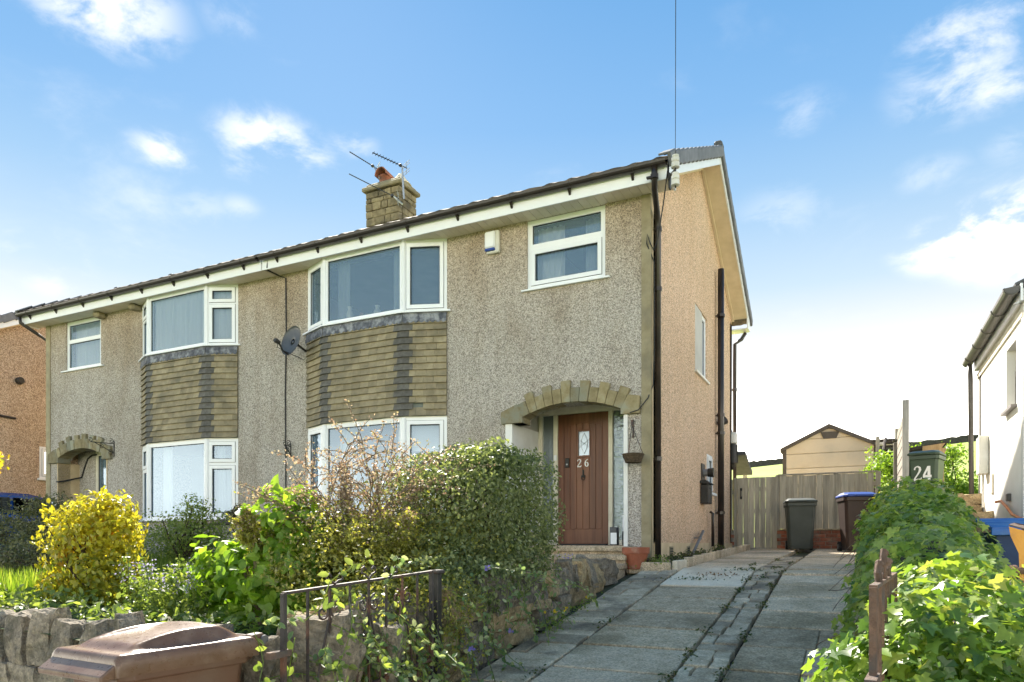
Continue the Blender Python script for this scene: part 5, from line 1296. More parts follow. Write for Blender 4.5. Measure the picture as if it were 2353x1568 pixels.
# ------------------------------------------------------------------ wheelie bins
def make_bin(label, loc, rz, body_m, lid_m, num=None, group=None, H=1.07, detail=False):
    """bin with its front towards local -Y; parts in local coordinates below an Empty at the base"""
    b = thing('wheelie_bin', label, 'wheelie bin', loc, group, rz)
    def prt(mb, nm, m, parent=None, smooth=False):
        o = bpy.data.objects.new(nm, mb.mesh(nm, m, smooth)); COL.objects.link(o); o.parent = parent or b; return o
    s_ = H / 1.07
    zt = .95 * s_
    def ring(hx, y0, y1, z, c=.05): return [Vector(v) for v in ((-hx + c, y0, z), (hx - c, y0, z), (hx, y0 + c, z), (hx, y1 - c, z), (hx - c, y1, z), (-hx + c, y1, z), (-hx, y1 - c, z), (-hx, y0 + c, z))]
    bd = loft([ring(.215, -.24, .20, .03), ring(.225, -.25, .22, .10), ring(.27, -.32, .30, zt - .10), ring(.275, -.325, .31, zt - .06)])
    o = prt(bd, 'body', body_m); bevel(o, .012)
    rim = loft([ring(.288, -.345, .325, zt - .075), ring(.292, -.35, .33, zt - .065), ring(.292, -.35, .33, zt - .012), ring(.286, -.345, .325, zt - .004)])
    o = prt(rim, 'rim', body_m); bevel(o, .006)
    for sg in (-1, 1):
        w_ = prt(MB().tube([(sg * .20, .27, .10), (sg * .255, .27, .10)], .10, 18), 'wheel', 'rubber')
        prt(MB().tube([(sg * .25, .27, .10), (sg * .262, .27, .10)], .05, 12), 'hub', 'pipe_grey', w_)
    prt(MB().tube([(-.25, .27, .10), (.25, .27, .10)], .012, 8), 'axle', 'alu')
    ld = loft([ring(.30, -.385, .345, zt - .002, .06), ring(.302, -.388, .347, zt + .028, .06), ring(.29, -.372, .335, zt + .042, .06), ring(.275, -.345, .32, zt + .046, .06), ring(.24, -.20, .27, zt + .085, .08), ring(.19, -.12, .22, zt + .092, .08)]) if not detail else None
    if ld:
        o = prt(ld, 'lid', lid_m); bevel(o, .008)
        prt(MB().tube([(-.21, .395, zt + .0), (.21, .395, zt + .0)], .014, 8), 'handle_bar', body_m)
        for sg in (-1, 1): prt(MB().prism([(sg * .20 - .02, .30, zt - .06), (sg * .20 - .02, .41, zt - .02), (sg * .20 - .02, .41, zt + .02), (sg * .20 - .02, .30, zt + .02)], (.04, 0, 0)), 'handle_bracket', body_m)
        prt(MB().cbox((0, -.39, zt + .02), .12, .02, .012, .006), 'lid_grip', lid_m)
    if num:
        mb0 = 0
        for i, ch in enumerate(num):
            dg = digit(ch, -.155 + i * .165, zt - .43, .25, -.330, 'digit_white', None); dg.parent = b
            for v in dg.data.vertices: v.co.y += .055 * (zt - .08 - v.co.z) / .85
    return b, prt, zt
q = at(1838, 1264, Z=drive_z(15.2)); q = Vector((at(1838, 1262, Y=15.35).x, 15.35, drive_z(15.35)))
make_bin('grey-green wheelie bin standing in front of the board fence', q, R(8), 'bin_green', 'bin_green', None, 'wheelie bins')
q = Vector((at(1968, 1262, Y=14.6).x, 14.6, drive_z(14.6)))
make_bin('dark brown wheelie bin with a bright blue lid beside the ivy', q, R(14), 'bin_dark', 'bin_blue', None, 'wheelie bins', 1.14)
q = Vector((at(2128, 1100, Y=14.1).x, 14.1, 2.02 + .10))
make_bin('green wheelie bin numbered 24 behind the ivy', q, R(-16), 'bin_green24', 'bin_green24', '24', 'wheelie bins', 1.10)[0].scale = (.86, .86, 1)
# the brown bin close to the camera, with its domed lid
BBL = Vector((-2.82, 2.19, .222)); BBA = R(-4.0)
bb, prt, zt = make_bin('brown wheelie bin with sun-glossed domed lid in the foreground by the stone wall', BBL, BBA, 'bin_brown', 'bin_lid', None, 'wheelie bins', 1.03, True)
bb.scale = (.80, .94, .98)
def lz(x, y):
    # lid height: flat rim, raised panel climbing from the front lip towards the hinge, with a fall at the back
    ax_ = min(1, max(0, (.255 - abs(x)) / .05)); ax_ = ax_ * ax_ * (3 - 2 * ax_)
    ty = (y + .385) / .735
    f_ = min(1, max(0, (ty - .10) / .08)); f_ = f_ * f_ * (3 - 2 * f_)
    g_ = min(1, max(0, (.97 - ty) / .26)); g_ = g_ * g_ * (3 - 2 * g_)
    return .014 + (.020 + .085 * max(0, ty - .12)) * ax_ * f_ * g_ + .006 * math.cos(x * 9) * ax_ * f_ * g_
lm = MB(); NX, NY = 34, 44
for j in range(NY + 1):
    for i in range(NX + 1):
        x_ = -.302 + .604 * i / NX; y_ = -.385 + .735 * j / NY
        z_ = zt + .03 + lz(x_, y_)
        if -.28 < y_ < .14 and .222 > abs(x_) > .178: z_ += .020 * math.sin(math.pi * (y_ + .28) / .42)            # raised side ribs of the panel
        if abs(x_) > .296 or y_ < -.38 or y_ > .345: z_ = zt + .012
        lm.v.append((x_, y_, z_))
for j in range(NY):
    for i in range(NX): a = j * (NX + 1) + i; lm.f.append((a, a + 1, a + NX + 2, a + NX + 1))
b0 = len(lm.v)
edge = [i for i in range(NX + 1)] + [j * (NX + 1) + NX for j in range(1, NY + 1)] + [NY * (NX + 1) + i for i in range(NX - 1, -1, -1)] + [j * (NX + 1) for j in range(NY - 1, 0, -1)]
for e in edge: x_, y_, z_ = lm.v[e]; lm.v.append((x_, y_, zt - .045))
for i in range(len(edge)): j = (i + 1) % len(edge); lm.f.append((edge[j], edge[i], b0 + i, b0 + j))
lid = prt(lm, 'lid', 'bin_lid', smooth=False)
lid.data.polygons.foreach_set('use_smooth', [True] * len(lid.data.polygons))
lid.modifiers.new('sub', 'SUBSURF').levels = 1; lid.modifiers['sub'].render_levels = 1
lip = MB().prism([(-.285, -.35, zt - .045), (-.285, -.44, zt - .06), (-.285, -.445, zt - .035), (-.285, -.40, zt - .005), (-.285, -.36, zt + .02)], (.57, 0, 0)); o = prt(lip, 'front_lip', 'bin_lid', lid); bevel(o, .008)
prt(MB().cbox((0.02, -.05, zt + .072), .075, .012, .008, .004), 'raised_mark', 'bin_lid', lid)
prt(MB().cbox((0.02, -.085, zt + .066), .075, .012, .008, .004), 'raised_mark', 'bin_lid', lid)
for sg in (-1, 1):
    hb_ = MB().prism([(sg * .22 - .03, .33, zt - .07), (sg * .22 - .03, .42, zt - .01), (sg * .22 - .03, .435, zt + .03), (sg * .22 - .03, .41, zt + .055), (sg * .22 - .03, .33, zt + .05)], (.06, 0, 0)); o = prt(hb_, 'hinge_bracket', 'bin_brown'); bevel(o, .01)
    prt(MB().tube([(sg * .262, .405, zt + .022), (sg * .275, .405, zt + .022)], .022, 14), 'hinge_pin', 'pipe_grey')
prt(MB().tube([(-.25, .405, zt + .022), (.25, .405, zt + .022)], .016, 10), 'handle_bar', 'bin_brown')

# ------------------------------------------------------------------ stone garden walls
from mathutils import noise as mnoise
def rock(c, sx, sy, sz, rz=0.0, jag=.12, seed=0, n=6, point=0.0):
    """rough block: subdivided box rounded at the edges and broken up by fractal noise; point tapers the top"""
    rnd = random.Random(seed); mb = MB(); idx = {}
    Rm = Matrix.Rotation(rz, 3, 'Z'); off = Vector([rnd.uniform(0, 90) for _ in range(3)]); lean = rnd.uniform(-.5, .5)
    tw = [rnd.uniform(-.16, .16) for _ in range(6)]
    def vert(i, j, k_):
        key = (i, j, k_)
        if key in idx: return idx[key]
        v = Vector((i / n * 2 - 1, j / n * 2 - 1, k_ / n * 2 - 1))
        w_ = v.copy()
        v = v.lerp(v.normalized() * 1.22, .13)
        v.x += tw[0] * w_.z + tw[1] * w_.y; v.z += tw[2] * w_.x + tw[3] * w_.x * w_.y; v.y += tw[4] * w_.x * .5
        if point: t_ = (w_.z + 1) / 2; v.x = v.x * (1 - point * t_ ** 1.5) + lean * point * t_; v.y *= 1 - .35 * point * t_
        q = Vector((v.x * sx, v.y * sy, v.z * sz))
        d1 = mnoise.noise_vector(v * 1.1 + off) * jag * 1.1 + mnoise.noise_vector(v * 2.6 + off) * jag * .6 + mnoise.noise_vector(q * 22 + off) * jag * .35
        m_ = min(sx, sy, sz) * .8 + .03
        idx[key] = len(mb.v); mb.v.append(tuple(Vector(c) + Rm @ (q + d1 * m_ * 1.6)))
        return idx[key]
    for a in range(n):
        for b in range(n):
            for (f0, fl) in ((0, True), (n, False)):
                for q in ([(a, b, f0), (a + 1, b, f0), (a + 1, b + 1, f0), (a, b + 1, f0)], [(b, f0, a), (b, f0, a + 1), (b + 1, f0, a + 1), (b + 1, f0, a)], [(f0, a, b), (f0, a + 1, b), (f0, a + 1, b + 1), (f0, a, b + 1)]):
                    ids = [vert(*t) for t in q]; mb.f.append(tuple(ids[::-1] if fl else ids))
    return mb
fwall = thing('stone_wall', 'low rubble wall with pointed upright coping stones along the pavement behind the brown bin', 'stone wall', (-6, 3.0, .2))
MB().box(-14, -2.72, 2.93, 3.12, .1, .80).build('wall_core', 'wall_dark', fwall)
sd_n = 0
for r_, (z0_, hh) in enumerate(((.12, .24), (.36, .22), (.58, .20))):
    x_ = -9.2 + .1 * r_
    while x_ < -2.75:
        wd = random.uniform(.26, .46); sd_n += 1
        rock((x_ + wd / 2, 2.98, z0_ + hh / 2), wd / 2 - .006, .11, hh / 2 - .004, 0, .06, sd_n).build('stone', 'wall_stone', fwall); x_ += wd
x_ = -9.0
while x_ < -2.8:
    wd = random.choice([.22, .30, .36, .42]); hh = random.uniform(.12, .17) * (1.25 if wd < .25 else 1.0); sd_n += 1
    rock((x_ + wd / 2, 2.99, .80 + hh * .82), wd / 2 - .004, .095, hh, random.uniform(-.15, .15), .15, sd_n, 7, random.choice([.2, .4, .65]) if wd < .4 else .3).build('coping_stone', 'wall_stone', fwall); x_ += wd
dwall = thing('stone_wall', 'mossy sandstone retaining wall rising along the left side of the drive under the hedge', 'stone wall', (-2.65, 5.6, .6))
def wx(y): return -2.56 - (y - 2.9) * .024
def wtop(y): return .98 + (y - 2.9) * .043
mbw = MB()
for a, b in zip([2.95 + .55 * i for i in range(10)], [3.5 + .55 * i for i in range(10)]):
    mbw.ob((wx(a) - .28, a, .2), (.16, 0, 0), (wx(b) - wx(a), .55, 0), (0, 0, wtop(a) - .25))
mbw.build('wall_core', 'wall_dark', dwall)
for r_ in range(5):
    y_ = 2.86 + .11 * r_
    while y_ < 8.25:
        wd = random.uniform(.28, .55); ym = y_ + wd / 2; base = drive_z(ym) - .05; top = wtop(ym) - .02
        hh = .205; z0_ = base + r_ * hh; sd_n += 1
        if z0_ + .08 < top:
            h2 = min(hh, top - z0_)
            rock((wx(ym) - .10 + random.uniform(-.012, .012), ym, z0_ + h2 / 2), .115, wd / 2 - .006, h2 / 2 - .004, -.024, .09, sd_n).build('stone', random.choice(['wall_stone', 'wall_stone_buff', 'wall_stone_buff']), dwall)
        y_ += wd
y_ = 2.85
while y_ < 8.3:
    wd = random.uniform(.16, .28); ym = y_ + wd / 2; hh = random.uniform(.11, .17); sd_n += 1
    rock((wx(ym) - .12, ym, wtop(ym) - .02 + hh * .8), .13, wd / 2 - .004, hh, random.uniform(-.3, .3), .14, sd_n, 6, random.choice([0, .3, .5])).build('coping_stone', random.choice(['wall_stone', 'wall_stone_buff']), dwall); y_ += wd
for (px, py, Dd, sx, sy, sz, zc_) in ((735, 1505, 3.75, .19, .15, .20, 1.12), (597, 1540, 3.55, .13, .11, .15, .98), (870, 1500, 4.2, .14, .12, .17, 1.05)):
    q = at(px, py, D=Dd); sd_n += 1
    rock((q.x, q.y, q.z), sx, sy, sz, .3, .13, sd_n, 9).build('boulder', 'wall_stone', dwall)

# ------------------------------------------------------------------ wrought-iron drive gates
def iron_gate(label, x0_, y0_, x1_, y1_, zt0, zt1, zb0, zb1, full=True, m='iron'):
    g_ = thing('iron_gate', label, 'iron gate', (x0_, y0_, zb0), 'drive gates')
    A = Vector((x0_, y0_, 0)); B = Vector((x1_, y1_, 0)); u = (B - A)
    L = u.length; ud = u / L
    def P(t, k_): return A + u * t + UPV * ((zb0 + (zb1 - zb0) * t) * (1 - k_) + (zt0 + (zt1 - zt0) * t) * k_)
    nn_ = ud.cross(UPV)
    def bar(p0, p1, wdt, dep, nm, mm=m):
        p0, p1 = Vector(p0), Vector(p1); d = (p1 - p0); side = nn_; up_ = d.normalized().cross(side)
        MB().ob(p0 - side * dep / 2 - up_ * wdt / 2, d, side * dep, up_ * wdt).build(nm, mm, g_)
    sw_ = .022 if full else .032
    bar(P(0, 0), P(0, 1), sw_, .022, 'stile'); bar(P(1, 0), P(1, 1), sw_, .024, 'stile')
    bar(P(0, 1), P(1, 1), .013, .024, 'top_rail'); bar(P(0, .06), P(1, .06), .014, .024, 'bottom_rail')
    if full: bar(P(0, .45), P(1, .45), .018, .02, 'middle_rail')
    nb = 8
    for i in range(1, nb):
        t = i / nb
        bar(P(t, .06), P(t, 1), .011, .011, 'bar')
    if full:
        for i in (2, 4, 6):
            t = i / nb; c = P(t, .88)
            for sg in (-1, 1):
                MB().tube(scroll(c + ud * (sg * .055), .05, sg * 1.25, math.pi / 2, ud, UPV), .006, 6).build('scroll', m, g_)
                MB().tube([P(t, .86), P(t + sg * .06, .62), P(t + sg * .085, .46)], .006, 6).build('scroll_tail', m, g_)
                MB().tube(scroll(P(t, .40) + ud * (sg * .05), .045, -sg * 1.25, -math.pi / 2, ud, UPV), .006, 6).build('scroll', m, g_)
                MB().tube(scroll(P(t, .24) + ud * (sg * .05), .05, sg * 1.25, math.pi / 2, ud, UPV), .006, 6).build('scroll', m, g_)
    for t, h0 in ((.28, .05), (.50, .07), (.66, .05)):
        for sg in (-1, 1):
            MB().tube([P(t, 1) + UPV * .01, P(t, 1) + ud * (sg * .03) + UPV * h0 * .5] + [P(t, 1) + ud * (sg * (.045 + .02 * math.cos(a_))) + UPV * (h0 * .8 + .022 * math.sin(a_)) for a_ in (-.5, .6, 1.7, 2.8)], .006, 6).build('finial_scroll', m, g_)
    for k_ in (.30, .74): bar(P(0, k_) - ud * .10, P(0, k_) + ud * .05, .03, .034, 'hinge', 'rust')
    return g_
iron_gate('scrolled wrought-iron gate standing open in front of the left-hand hedge', -2.405, 2.50, -2.44, 3.82, 1.37, 1.425, .30, .42)
gp_ = thing('gate_post', 'slim dark iron post at the far end of the open scrolled gate', 'post', (-2.46, 3.92, .5))
MB().cbox((-2.47, 3.93, .92), .026, .026, .49, .004).build('shaft', 'black_metal', gp_); MB().cbox((-2.47, 3.93, 1.42), .04, .04, .012, .005).build('cap', 'iron', gp_)
g2 = iron_gate('rusty iron gate folded back edge-on against the ivy', .035, 2.52, .135, 3.62, 1.463, 1.466, .34, .46, False, 'rust')
for i, (yy, hh) in enumerate(((2.75, .07), (2.98, .11), (3.22, .07))):
    xx = .035 + .1 * (yy - 2.52) / 1.1
    for sg in (-1, 1):
        MB().tube([Vector((xx, yy + sg * .02, 1.465)), Vector((xx - .004, yy + sg * .05, 1.465 + hh * .55)), Vector((xx, yy + sg * .035, 1.465 + hh)), Vector((xx + .006, yy + sg * .01, 1.465 + hh * .9))], .012, 6).build('finial', 'rust', g2)

# ------------------------------------------------------------------ pots, table, clutter by the door
q = at(1461, 1308, Y=8.98); fp = Vector((q.x, 8.98, 1.27))
pot = thing('flower_pot', 'terracotta flower pot standing at the foot of the house corner', 'flower pot', fp)
MB().lathe(fp, [(.105, 0), (.115, .01), (.155, .20), (.175, .205), (.18, .285), (.165, .285), (.15, .22)], 24).build('pot', 'terracotta', pot, smooth=False)
MB().lathe(fp + Vector((0, 0, .2)), [(.148, 0), (.15, .03)], 20).build('compost', 'soil', pot)
tb = thing('bistro_table', 'small dark folding garden table in front of the lower left bay', 'table', (0, 0, 0))
tc = at(532, 1205, Y=8.55); tb.location = (tc.x, 8.55, 1.35)
for k_ in range(7): MB().cbox((tc.x, 8.55 - .24 + .08 * k_, tc.z), .31, .034, .010, .004).build('slat', 'dark_wood', tb)
for sg in (-1, 1):
    MB().tube([(tc.x - .24, 8.55 + sg * .2, tc.z - .02), (tc.x + .24, 8.55 + sg * .2, 1.36)], .010, 6).build('leg', 'black_metal', tb)
    MB().tube([(tc.x + .24, 8.55 + sg * .18, tc.z - .02), (tc.x - .24, 8.55 + sg * .18, 1.36)], .010, 6).build('leg', 'black_metal', tb)
    MB().tube([(tc.x + sg * .05, 8.35, 1.62), (tc.x + sg * .05, 8.75, 1.62)], .008, 6).build('stretcher', 'black_metal', tb)
tp = thing('plant_trough', 'black plant trough of seedlings on the folding table', 'planter', (tc.x + .04, 8.55, tc.z + .01))
MB().prism([(tc.x - .18, 8.45, tc.z + .012), (tc.x + .24, 8.45, tc.z + .012), (tc.x + .27, 8.45, tc.z + .085), (tc.x - .21, 8.45, tc.z + .085)], (0, .2, 0)).build('trough', 'black_metal', tp)
jx, jy = -2.98, 9.62
jar = thing('plastic_tub', 'white-topped plastic tub among the clutter just inside the porch', 'tub', (jx, jy + .1, 1.575))
MB().lathe((jx + .02, jy + .1, 1.575 + .20), [(.06, 0), (.062, .02), (.06, .2), (.064, .2), (.064, .23), (.05, .235)], 16).build('tub_body', 'upvc', jar)
MB().lathe((jx + .02, jy + .1, 1.575), [(.062, 0), (.066, .02), (.066, .16), (.058, .2)], 16).build('tub_base', 'dish', jar)
bxo = thing('cardboard_box', 'small dark box with a white paper label on the porch step', 'box', (jx - .14, jy, 1.575))
MB().cbox((jx - .13, jy, 1.575 + .13), .05, .06, .13, .004).build('box_body', 'dish', bxo)
MB().cbox((jx - .12, jy - .065, 1.575 + .10), .045, .003, .08, .001).build('paper', 'upvc', bxo)
# planting bed with kerb along the gable
bed = tag(MB().prism([(-2.52, 9.0, 1.22), (-2.14, 9.0, 1.22), (-2.14, 15.3, 1.42), (-2.52, 15.3, 1.42)], (0, 0, .07)).build('gravel_bed', 'gravel'), kind='structure')
kerb = thing('kerb_edging', 'row of concrete edging kerbs round the gravel bed beside the gable', 'kerb', (-2.1, 12, 1.3))
y_ = 8.98
while y_ < 15.2:
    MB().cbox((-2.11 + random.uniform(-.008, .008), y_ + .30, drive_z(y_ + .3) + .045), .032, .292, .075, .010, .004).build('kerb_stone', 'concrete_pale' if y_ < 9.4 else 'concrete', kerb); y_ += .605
for i in range(2): MB().cbox((-2.42 - i * .56, 8.93, 1.29), .27, .032, .075, .010, .004).build('kerb_stone', 'concrete_dark', kerb)
bedf = tag(MB().box(-3.0, -2.15, 8.97, 9.39, 1.16, 1.30).build('corner_bed', 'gravel'), kind='structure')
rnd = random.Random(3); pb = None
gs = MB()
for i in range(900):
    yy = rnd.uniform(9.05, 15.2); c = Vector((rnd.uniform(-2.5, -2.17), yy, 1.29 + (yy - 9) * .0317 + .006)); r_ = rnd.uniform(.010, .022)
    gs.add([c + Vector((r_, 0, 0)), c + Vector((0, r_ * .8, 0)), c + Vector((-r_, 0, 0)), c + Vector((0, -r_ * .8, 0)), c + Vector((0, 0, r_ * .7))], [(0, 1, 4), (1, 2, 4), (2, 3, 4), (3, 0, 4)])
tag(gs.build('gravel', 'gravel'), 'loose pale gravel chippings in the bed beside the gable', 'gravel', kind='stuff')

# ------------------------------------------------------------------ neighbour's yard: screen, steps, lean-to, clutter
sx_, sy_ = .70, 13.9
scr = thing('screen_fence', 'tall weathered screen fence seen end-on beside the bin numbered 24', 'fence', (sx_, sy_, 2.0))
zt_ = at(2081, 920, Y=13.9).z
MB().cbox((at(2081, 1000, Y=13.9).x, 13.9, (zt_ + 1.9) / 2), .05, .05, (zt_ - 1.9) / 2, .006).build('post', 'post_grey', scr)
xp = at(2081, 1000, Y=13.9).x
for k_ in range(7):
    z_ = zt_ - .35 - k_ * .17
    MB().cbox((xp - .035, 14.95, z_), .012, 1.0, .075, .004).build('slat', 'fence_grey', scr)
MB().cbox((xp - .06, 15.95, (zt_ - .5 + 1.9) / 2), .05, .05, (zt_ - .42 - 1.9) / 2, .006).build('post', 'fence_grey', scr)
MB().cbox((xp - .06, 15.95, zt_ - .42), .07, .07, .02, .006).build('post_cap', 'garage_trim', scr)
MB().cbox((xp - .10, 16.3, 2.4), .03, .3, .5, .006).build('panel', 'dark_wood', scr)
# flight of dark deck steps
dk = thing('deck_steps', 'dark slatted deck steps between the garage and the screen fence', 'steps', (at(2038, 1080, Y=18).x, 18, 2.0))
for k_ in range(9):
    q0, q1 = at(2024 + k_ * 1.2, 1082 - k_ * 8, Y=17.6 + k_ * .12), at(2048 + k_ * 1.0, 1082 - k_ * 8, Y=17.6 + k_ * .12)
    MB().cbox((q0 + q1) / 2, (q1.x - q0.x) / 2, .11, .016, .004).build('tread', 'dark_wood', dk)
for px, dx in ((2022, 13), (2050, 12)):
    MB().tube([at(px, 1090, Y=17.55), at(px + dx, 1008, Y=18.8)], .035, 6).build('stringer', 'dark_wood', dk)
for px, pt in ((2017, 1004), (2061, 985)): 
    q = at(px, 1085, Y=18.4); MB().cbox((q.x, 18.4, (q.z + at(px, pt, Y=18.4).z) / 2), .04, .04, (at(px, pt, Y=18.4).z - q.z) / 2, .006).build('newel_post', 'fence_grey', dk)
MB().cbox((at(2040, 1012, Y=18.9).x, 18.9, at(2040, 1012, Y=18.9).z), .35, .04, .03, .006).build('hand_rail', 'dark_wood', dk)
MB().cbox((at(2035, 1014, Y=19.4).x, 19.4, at(2035, 1018, Y=19.4).z), .16, .1, .06, .01).build('crate', 'upvc_aged', dk)
# lean-to
lt = thing('lean_to', 'small timber lean-to with a sloping board roof behind the bin numbered 24', 'lean-to', (at(2130, 1100, Y=15.3).x, 15.3, 2.0))
a, b = at(2092, 1029, Y=15.0), at(2176, 1014, Y=15.0)
MB().prism([a, b, b + Vector((0, 0, -.05)), a + Vector((0, 0, -.05))], (0, .9, 0)).build('roof_board', 'dark_wood', lt)
MB().prism([at(2120, 1026, Y=14.98), at(2172, 1018, Y=14.98), at(2160, 1036, Y=14.98), at(2120, 1036, Y=14.98)], (0, .03, 0)).build('fascia_board', 'new_wood', lt)
q = at(2162, 1030, Y=15.0)
MB().cbox((q.x, 15.0, (q.z + 2.0) / 2), .045, .03, (q.z - 2.0) / 2, .005).build('post', 'new_wood', lt)
MB().tube([at(2160, 1060, Y=15.0), at(2172, 1030, Y=15.0)], .025, 5).build('brace', 'new_wood', lt)
MB().cbox((q.x - .35, 15.7, 2.5), .3, .02, .5, .004).build('back_board', 'dark_wood', lt)
# rough stone steps and blocks
stp = thing('stone_steps', 'rough mossy stone steps climbing to the bungalow terrace', 'steps', (1.2, 11.6, 1.5))
for i, (ya, yb, zb_, zt2, xa, xb_) in enumerate(((9.9, 10.6, 1.30, 1.62, .55, 1.60), (10.6, 11.5, 1.45, 1.83, .55, 1.60), (11.5, 12.4, 1.6, 2.03, .60, 1.60))):
    xm = xa
    while xm < xb_ - .1:
        wd = random.uniform(.35, .55); wd = xb_ - xm if xb_ - xm - wd < .2 else wd; sd_n += 1
        rock((xm + wd / 2, (ya + yb) / 2, (zb_ + zt2) / 2), wd / 2 - .005, (yb - ya) / 2, (zt2 - zb_) / 2, 0, .05, sd_n).build('stone', 'wall_stone_buff' if i else 'wall_stone', stp); xm += wd
trw = thing('terrace_wall', 'low sandstone block wall edging the bungalow terrace', 'stone wall', (1.0, 12.5, 2.0))
for r_ in range(2):
    x_ = .72 + .1 * r_
    while x_ < 1.50:
        wd = random.uniform(.24, .40); sd_n += 1
        if r_ == 0 or x_ > 1.0: rock((x_ + wd / 2, 12.55, 2.10 + r_ * .16), wd / 2 - .005, .11, .078, 0, .05, sd_n).build('stone', 'wall_stone_buff', trw)
        x_ += wd
blu = thing('pallet_box', 'blue ribbed plastic pallet box lying on the neighbouring drive', 'pallet box', (2.0, 8.6, 1.35))
bx0 = at(2278, 1225, Y=8.2).x
zb1, zb2 = at(2300, 1250, Y=8.2).z, at(2300, 1222, Y=8.2).z
zb3 = zb2 + .02
MB().box(bx0 + .05, bx0 + 2.2, 8.25, 9.3, drive_z(8.6) + .10, zb2).build('base', 'blue_dark', blu)
for k_ in range(12): MB().cbox((bx0 + 1.1, 8.2 + .05 + k_ * .098, zb2 + .03 + k_ * .010), 1.1, .034, .022, .010).build('rib', 'blue_plastic', blu)
MB().cbox((bx0 + 1.1, 8.215, zb2 - .005), 1.1, .02, .03, .006).build('front_edge', 'blue_plastic', blu)
mch = thing('machine_arm', 'yellow steel machinery arm with a rusty pin at the right edge', 'machinery', at(2345, 1400, D=3.6) - Vector((0, 0, .4)))
def qd(px, py, D=3.6): return at(px, py, D=D)
MB().prism([qd(2318, 1210), qd(2322, 1232), qd(2341, 1272), qd(2343, 1330), qd(2420, 1330), qd(2420, 1290), qd(2372, 1225)], ray(2340, 1250) * .04).build('side_plate', 'machine_yellow', mch)
MB().prism([qd(2318, 1208), qd(2372, 1222), qd(2420, 1286), qd(2420, 1282, 3.9), qd(2380, 1212, 3.9), qd(2330, 1204, 3.9)], (0, 0, .006)).build('top_plate', 'rust', mch)
MB().prism([qd(2343, 1330), qd(2349, 1560), qd(2400, 1560), qd(2400, 1330)], ray(2340, 1250) * .04).build('lower_plate', 'machine_yellow', mch)
pz = qd(2330, 1312); ex_ = Vector((CY, SY, 0))
pn = MB().tube([pz - ex_ * .0, pz + ex_ * .16], .018, 14); pn.tube([pz - ex_ * .014, pz + ex_ * .006], .030, 14); pn.build('pin', 'rust', mch, smooth=False)
MB().tube([qd(2346, 1335), qd(2352, 1560)], .012, 6).build('rod', 'rust', mch)
oc = [at(2288, 1154, Y=10.7), at(2300, 1152, Y=10.5), at(2312, 1164, Y=10.2), at(2325, 1182, Y=9.9), at(2345, 1192, Y=9.6), at(2380, 1194, Y=9.4)]
tag(MB().tube(oc, .016, 8).build('orange_cable', 'orange_cable'), 'orange cable lying over the stone steps by the bungalow wall', 'cable')

# ------------------------------------------------------------------ far hillside: dry-stone walls and posts
def far_wall(label, x0_, x1_, yc, slope, hgt):
    mb = MB(); rnd = random.Random(int(x0_)); n_ = 120; secs = []
    for i in range(n_ + 1):
        x = x0_ + (x1_ - x0_) * i / n_; y = yc + slope * (x - x0_); z = field_z(x, y)
        h_ = hgt * (1 + rnd.uniform(-.12, .14)); secs.append([(x, y - .5, z - .3), (x, y - .35, z + h_), (x, y + .35, z + h_ * .97), (x, y + .5, z - .3)])
    for s_ in secs: mb.v += s_
    for i in range(n_):
        b = 4 * i; mb.f += [(b, b + 4, b + 5, b + 1), (b + 1, b + 5, b + 6, b + 2), (b + 2, b + 6, b + 7, b + 3)]
    tag(mb.build('dry_stone_wall', 'far_stone'), label, 'stone wall')
far_wall('dark dry-stone wall along the crest of the field left of the garage', -60, 18, 142, .02, 1.1)
far_wall('dark dry-stone wall on the skyline behind the bright bush', 19, 70, 142, .02, 1.3)
q = at(1712, 1094, Y=24)
fp_ = thing('field_post', 'short wooden fence post in the field left of the garage', 'post', (q.x, 24, q.z - .3))
MB().cbox((q.x, 24, q.z + .15), .06, .06, .5, .01).build('shaft', 'fence_wood', fp_); MB().cbox((q.x, 24, q.z + .67), .065, .065, .02, .01).build('cap', 'fence_grey', fp_)
# ------------------------------------------------------------------ foliage
SHAPES = {}
def _shape(name, v, f): SHAPES[name] = (np.array(v, float), f)
_shape('oval', [(0, 0, 0), (.26, .30, .06), (.24, .68, .05), (0, 1, -.03), (-.24, .68, .05), (-.26, .30, .06)], [(0, 1, 2, 3), (0, 3, 4, 5)])
_shape('broad', [(0, 0, 0), (.28, .12, .05), (.37, .40, .07), (.19, .76, .03), (0, 1, -.10), (-.19, .76, .03), (-.37, .40, .07), (-.28, .12, .05), (0, .45, -.01)], [(0, 1, 2, 8), (8, 2, 3, 4), (8, 4, 5, 6), (0, 8, 6, 7)])
_shape('tiny', [(0, 0, 0), (.34, .5, .05), (0, 1, 0), (-.34, .5, .05)], [(0, 1, 2), (0, 2, 3)])
_iv = [(0, .04), (.24, -.10), (.50, .10), (.33, .24), (.56, .52), (.23, .52), (0, 1.02), (-.23, .52), (-.56, .52), (-.33, .24), (-.50, .10), (-.24, -.10)]
_shape('ivy', [(0, .34, -.02)] + [(x, y, .05 if abs(x) > .3 else (0.0 if y < .9 else -.10)) for x, y in _iv], [(0, i + 1, (i + 1) % 12 + 1) for i in range(12)])
_shape('blade', [(-.035, 0, 0), (.035, 0, 0), (.028, .5, .10), (-.028, .5, .10), (0, 1, .34)], [(0, 1, 2, 3), (3, 2, 4)])
_shape('petal', [(0, 0, 0), (.3, .5, .1), (0, 1, .15), (-.3, .5, .1)], [(0, 1, 2, 3)])
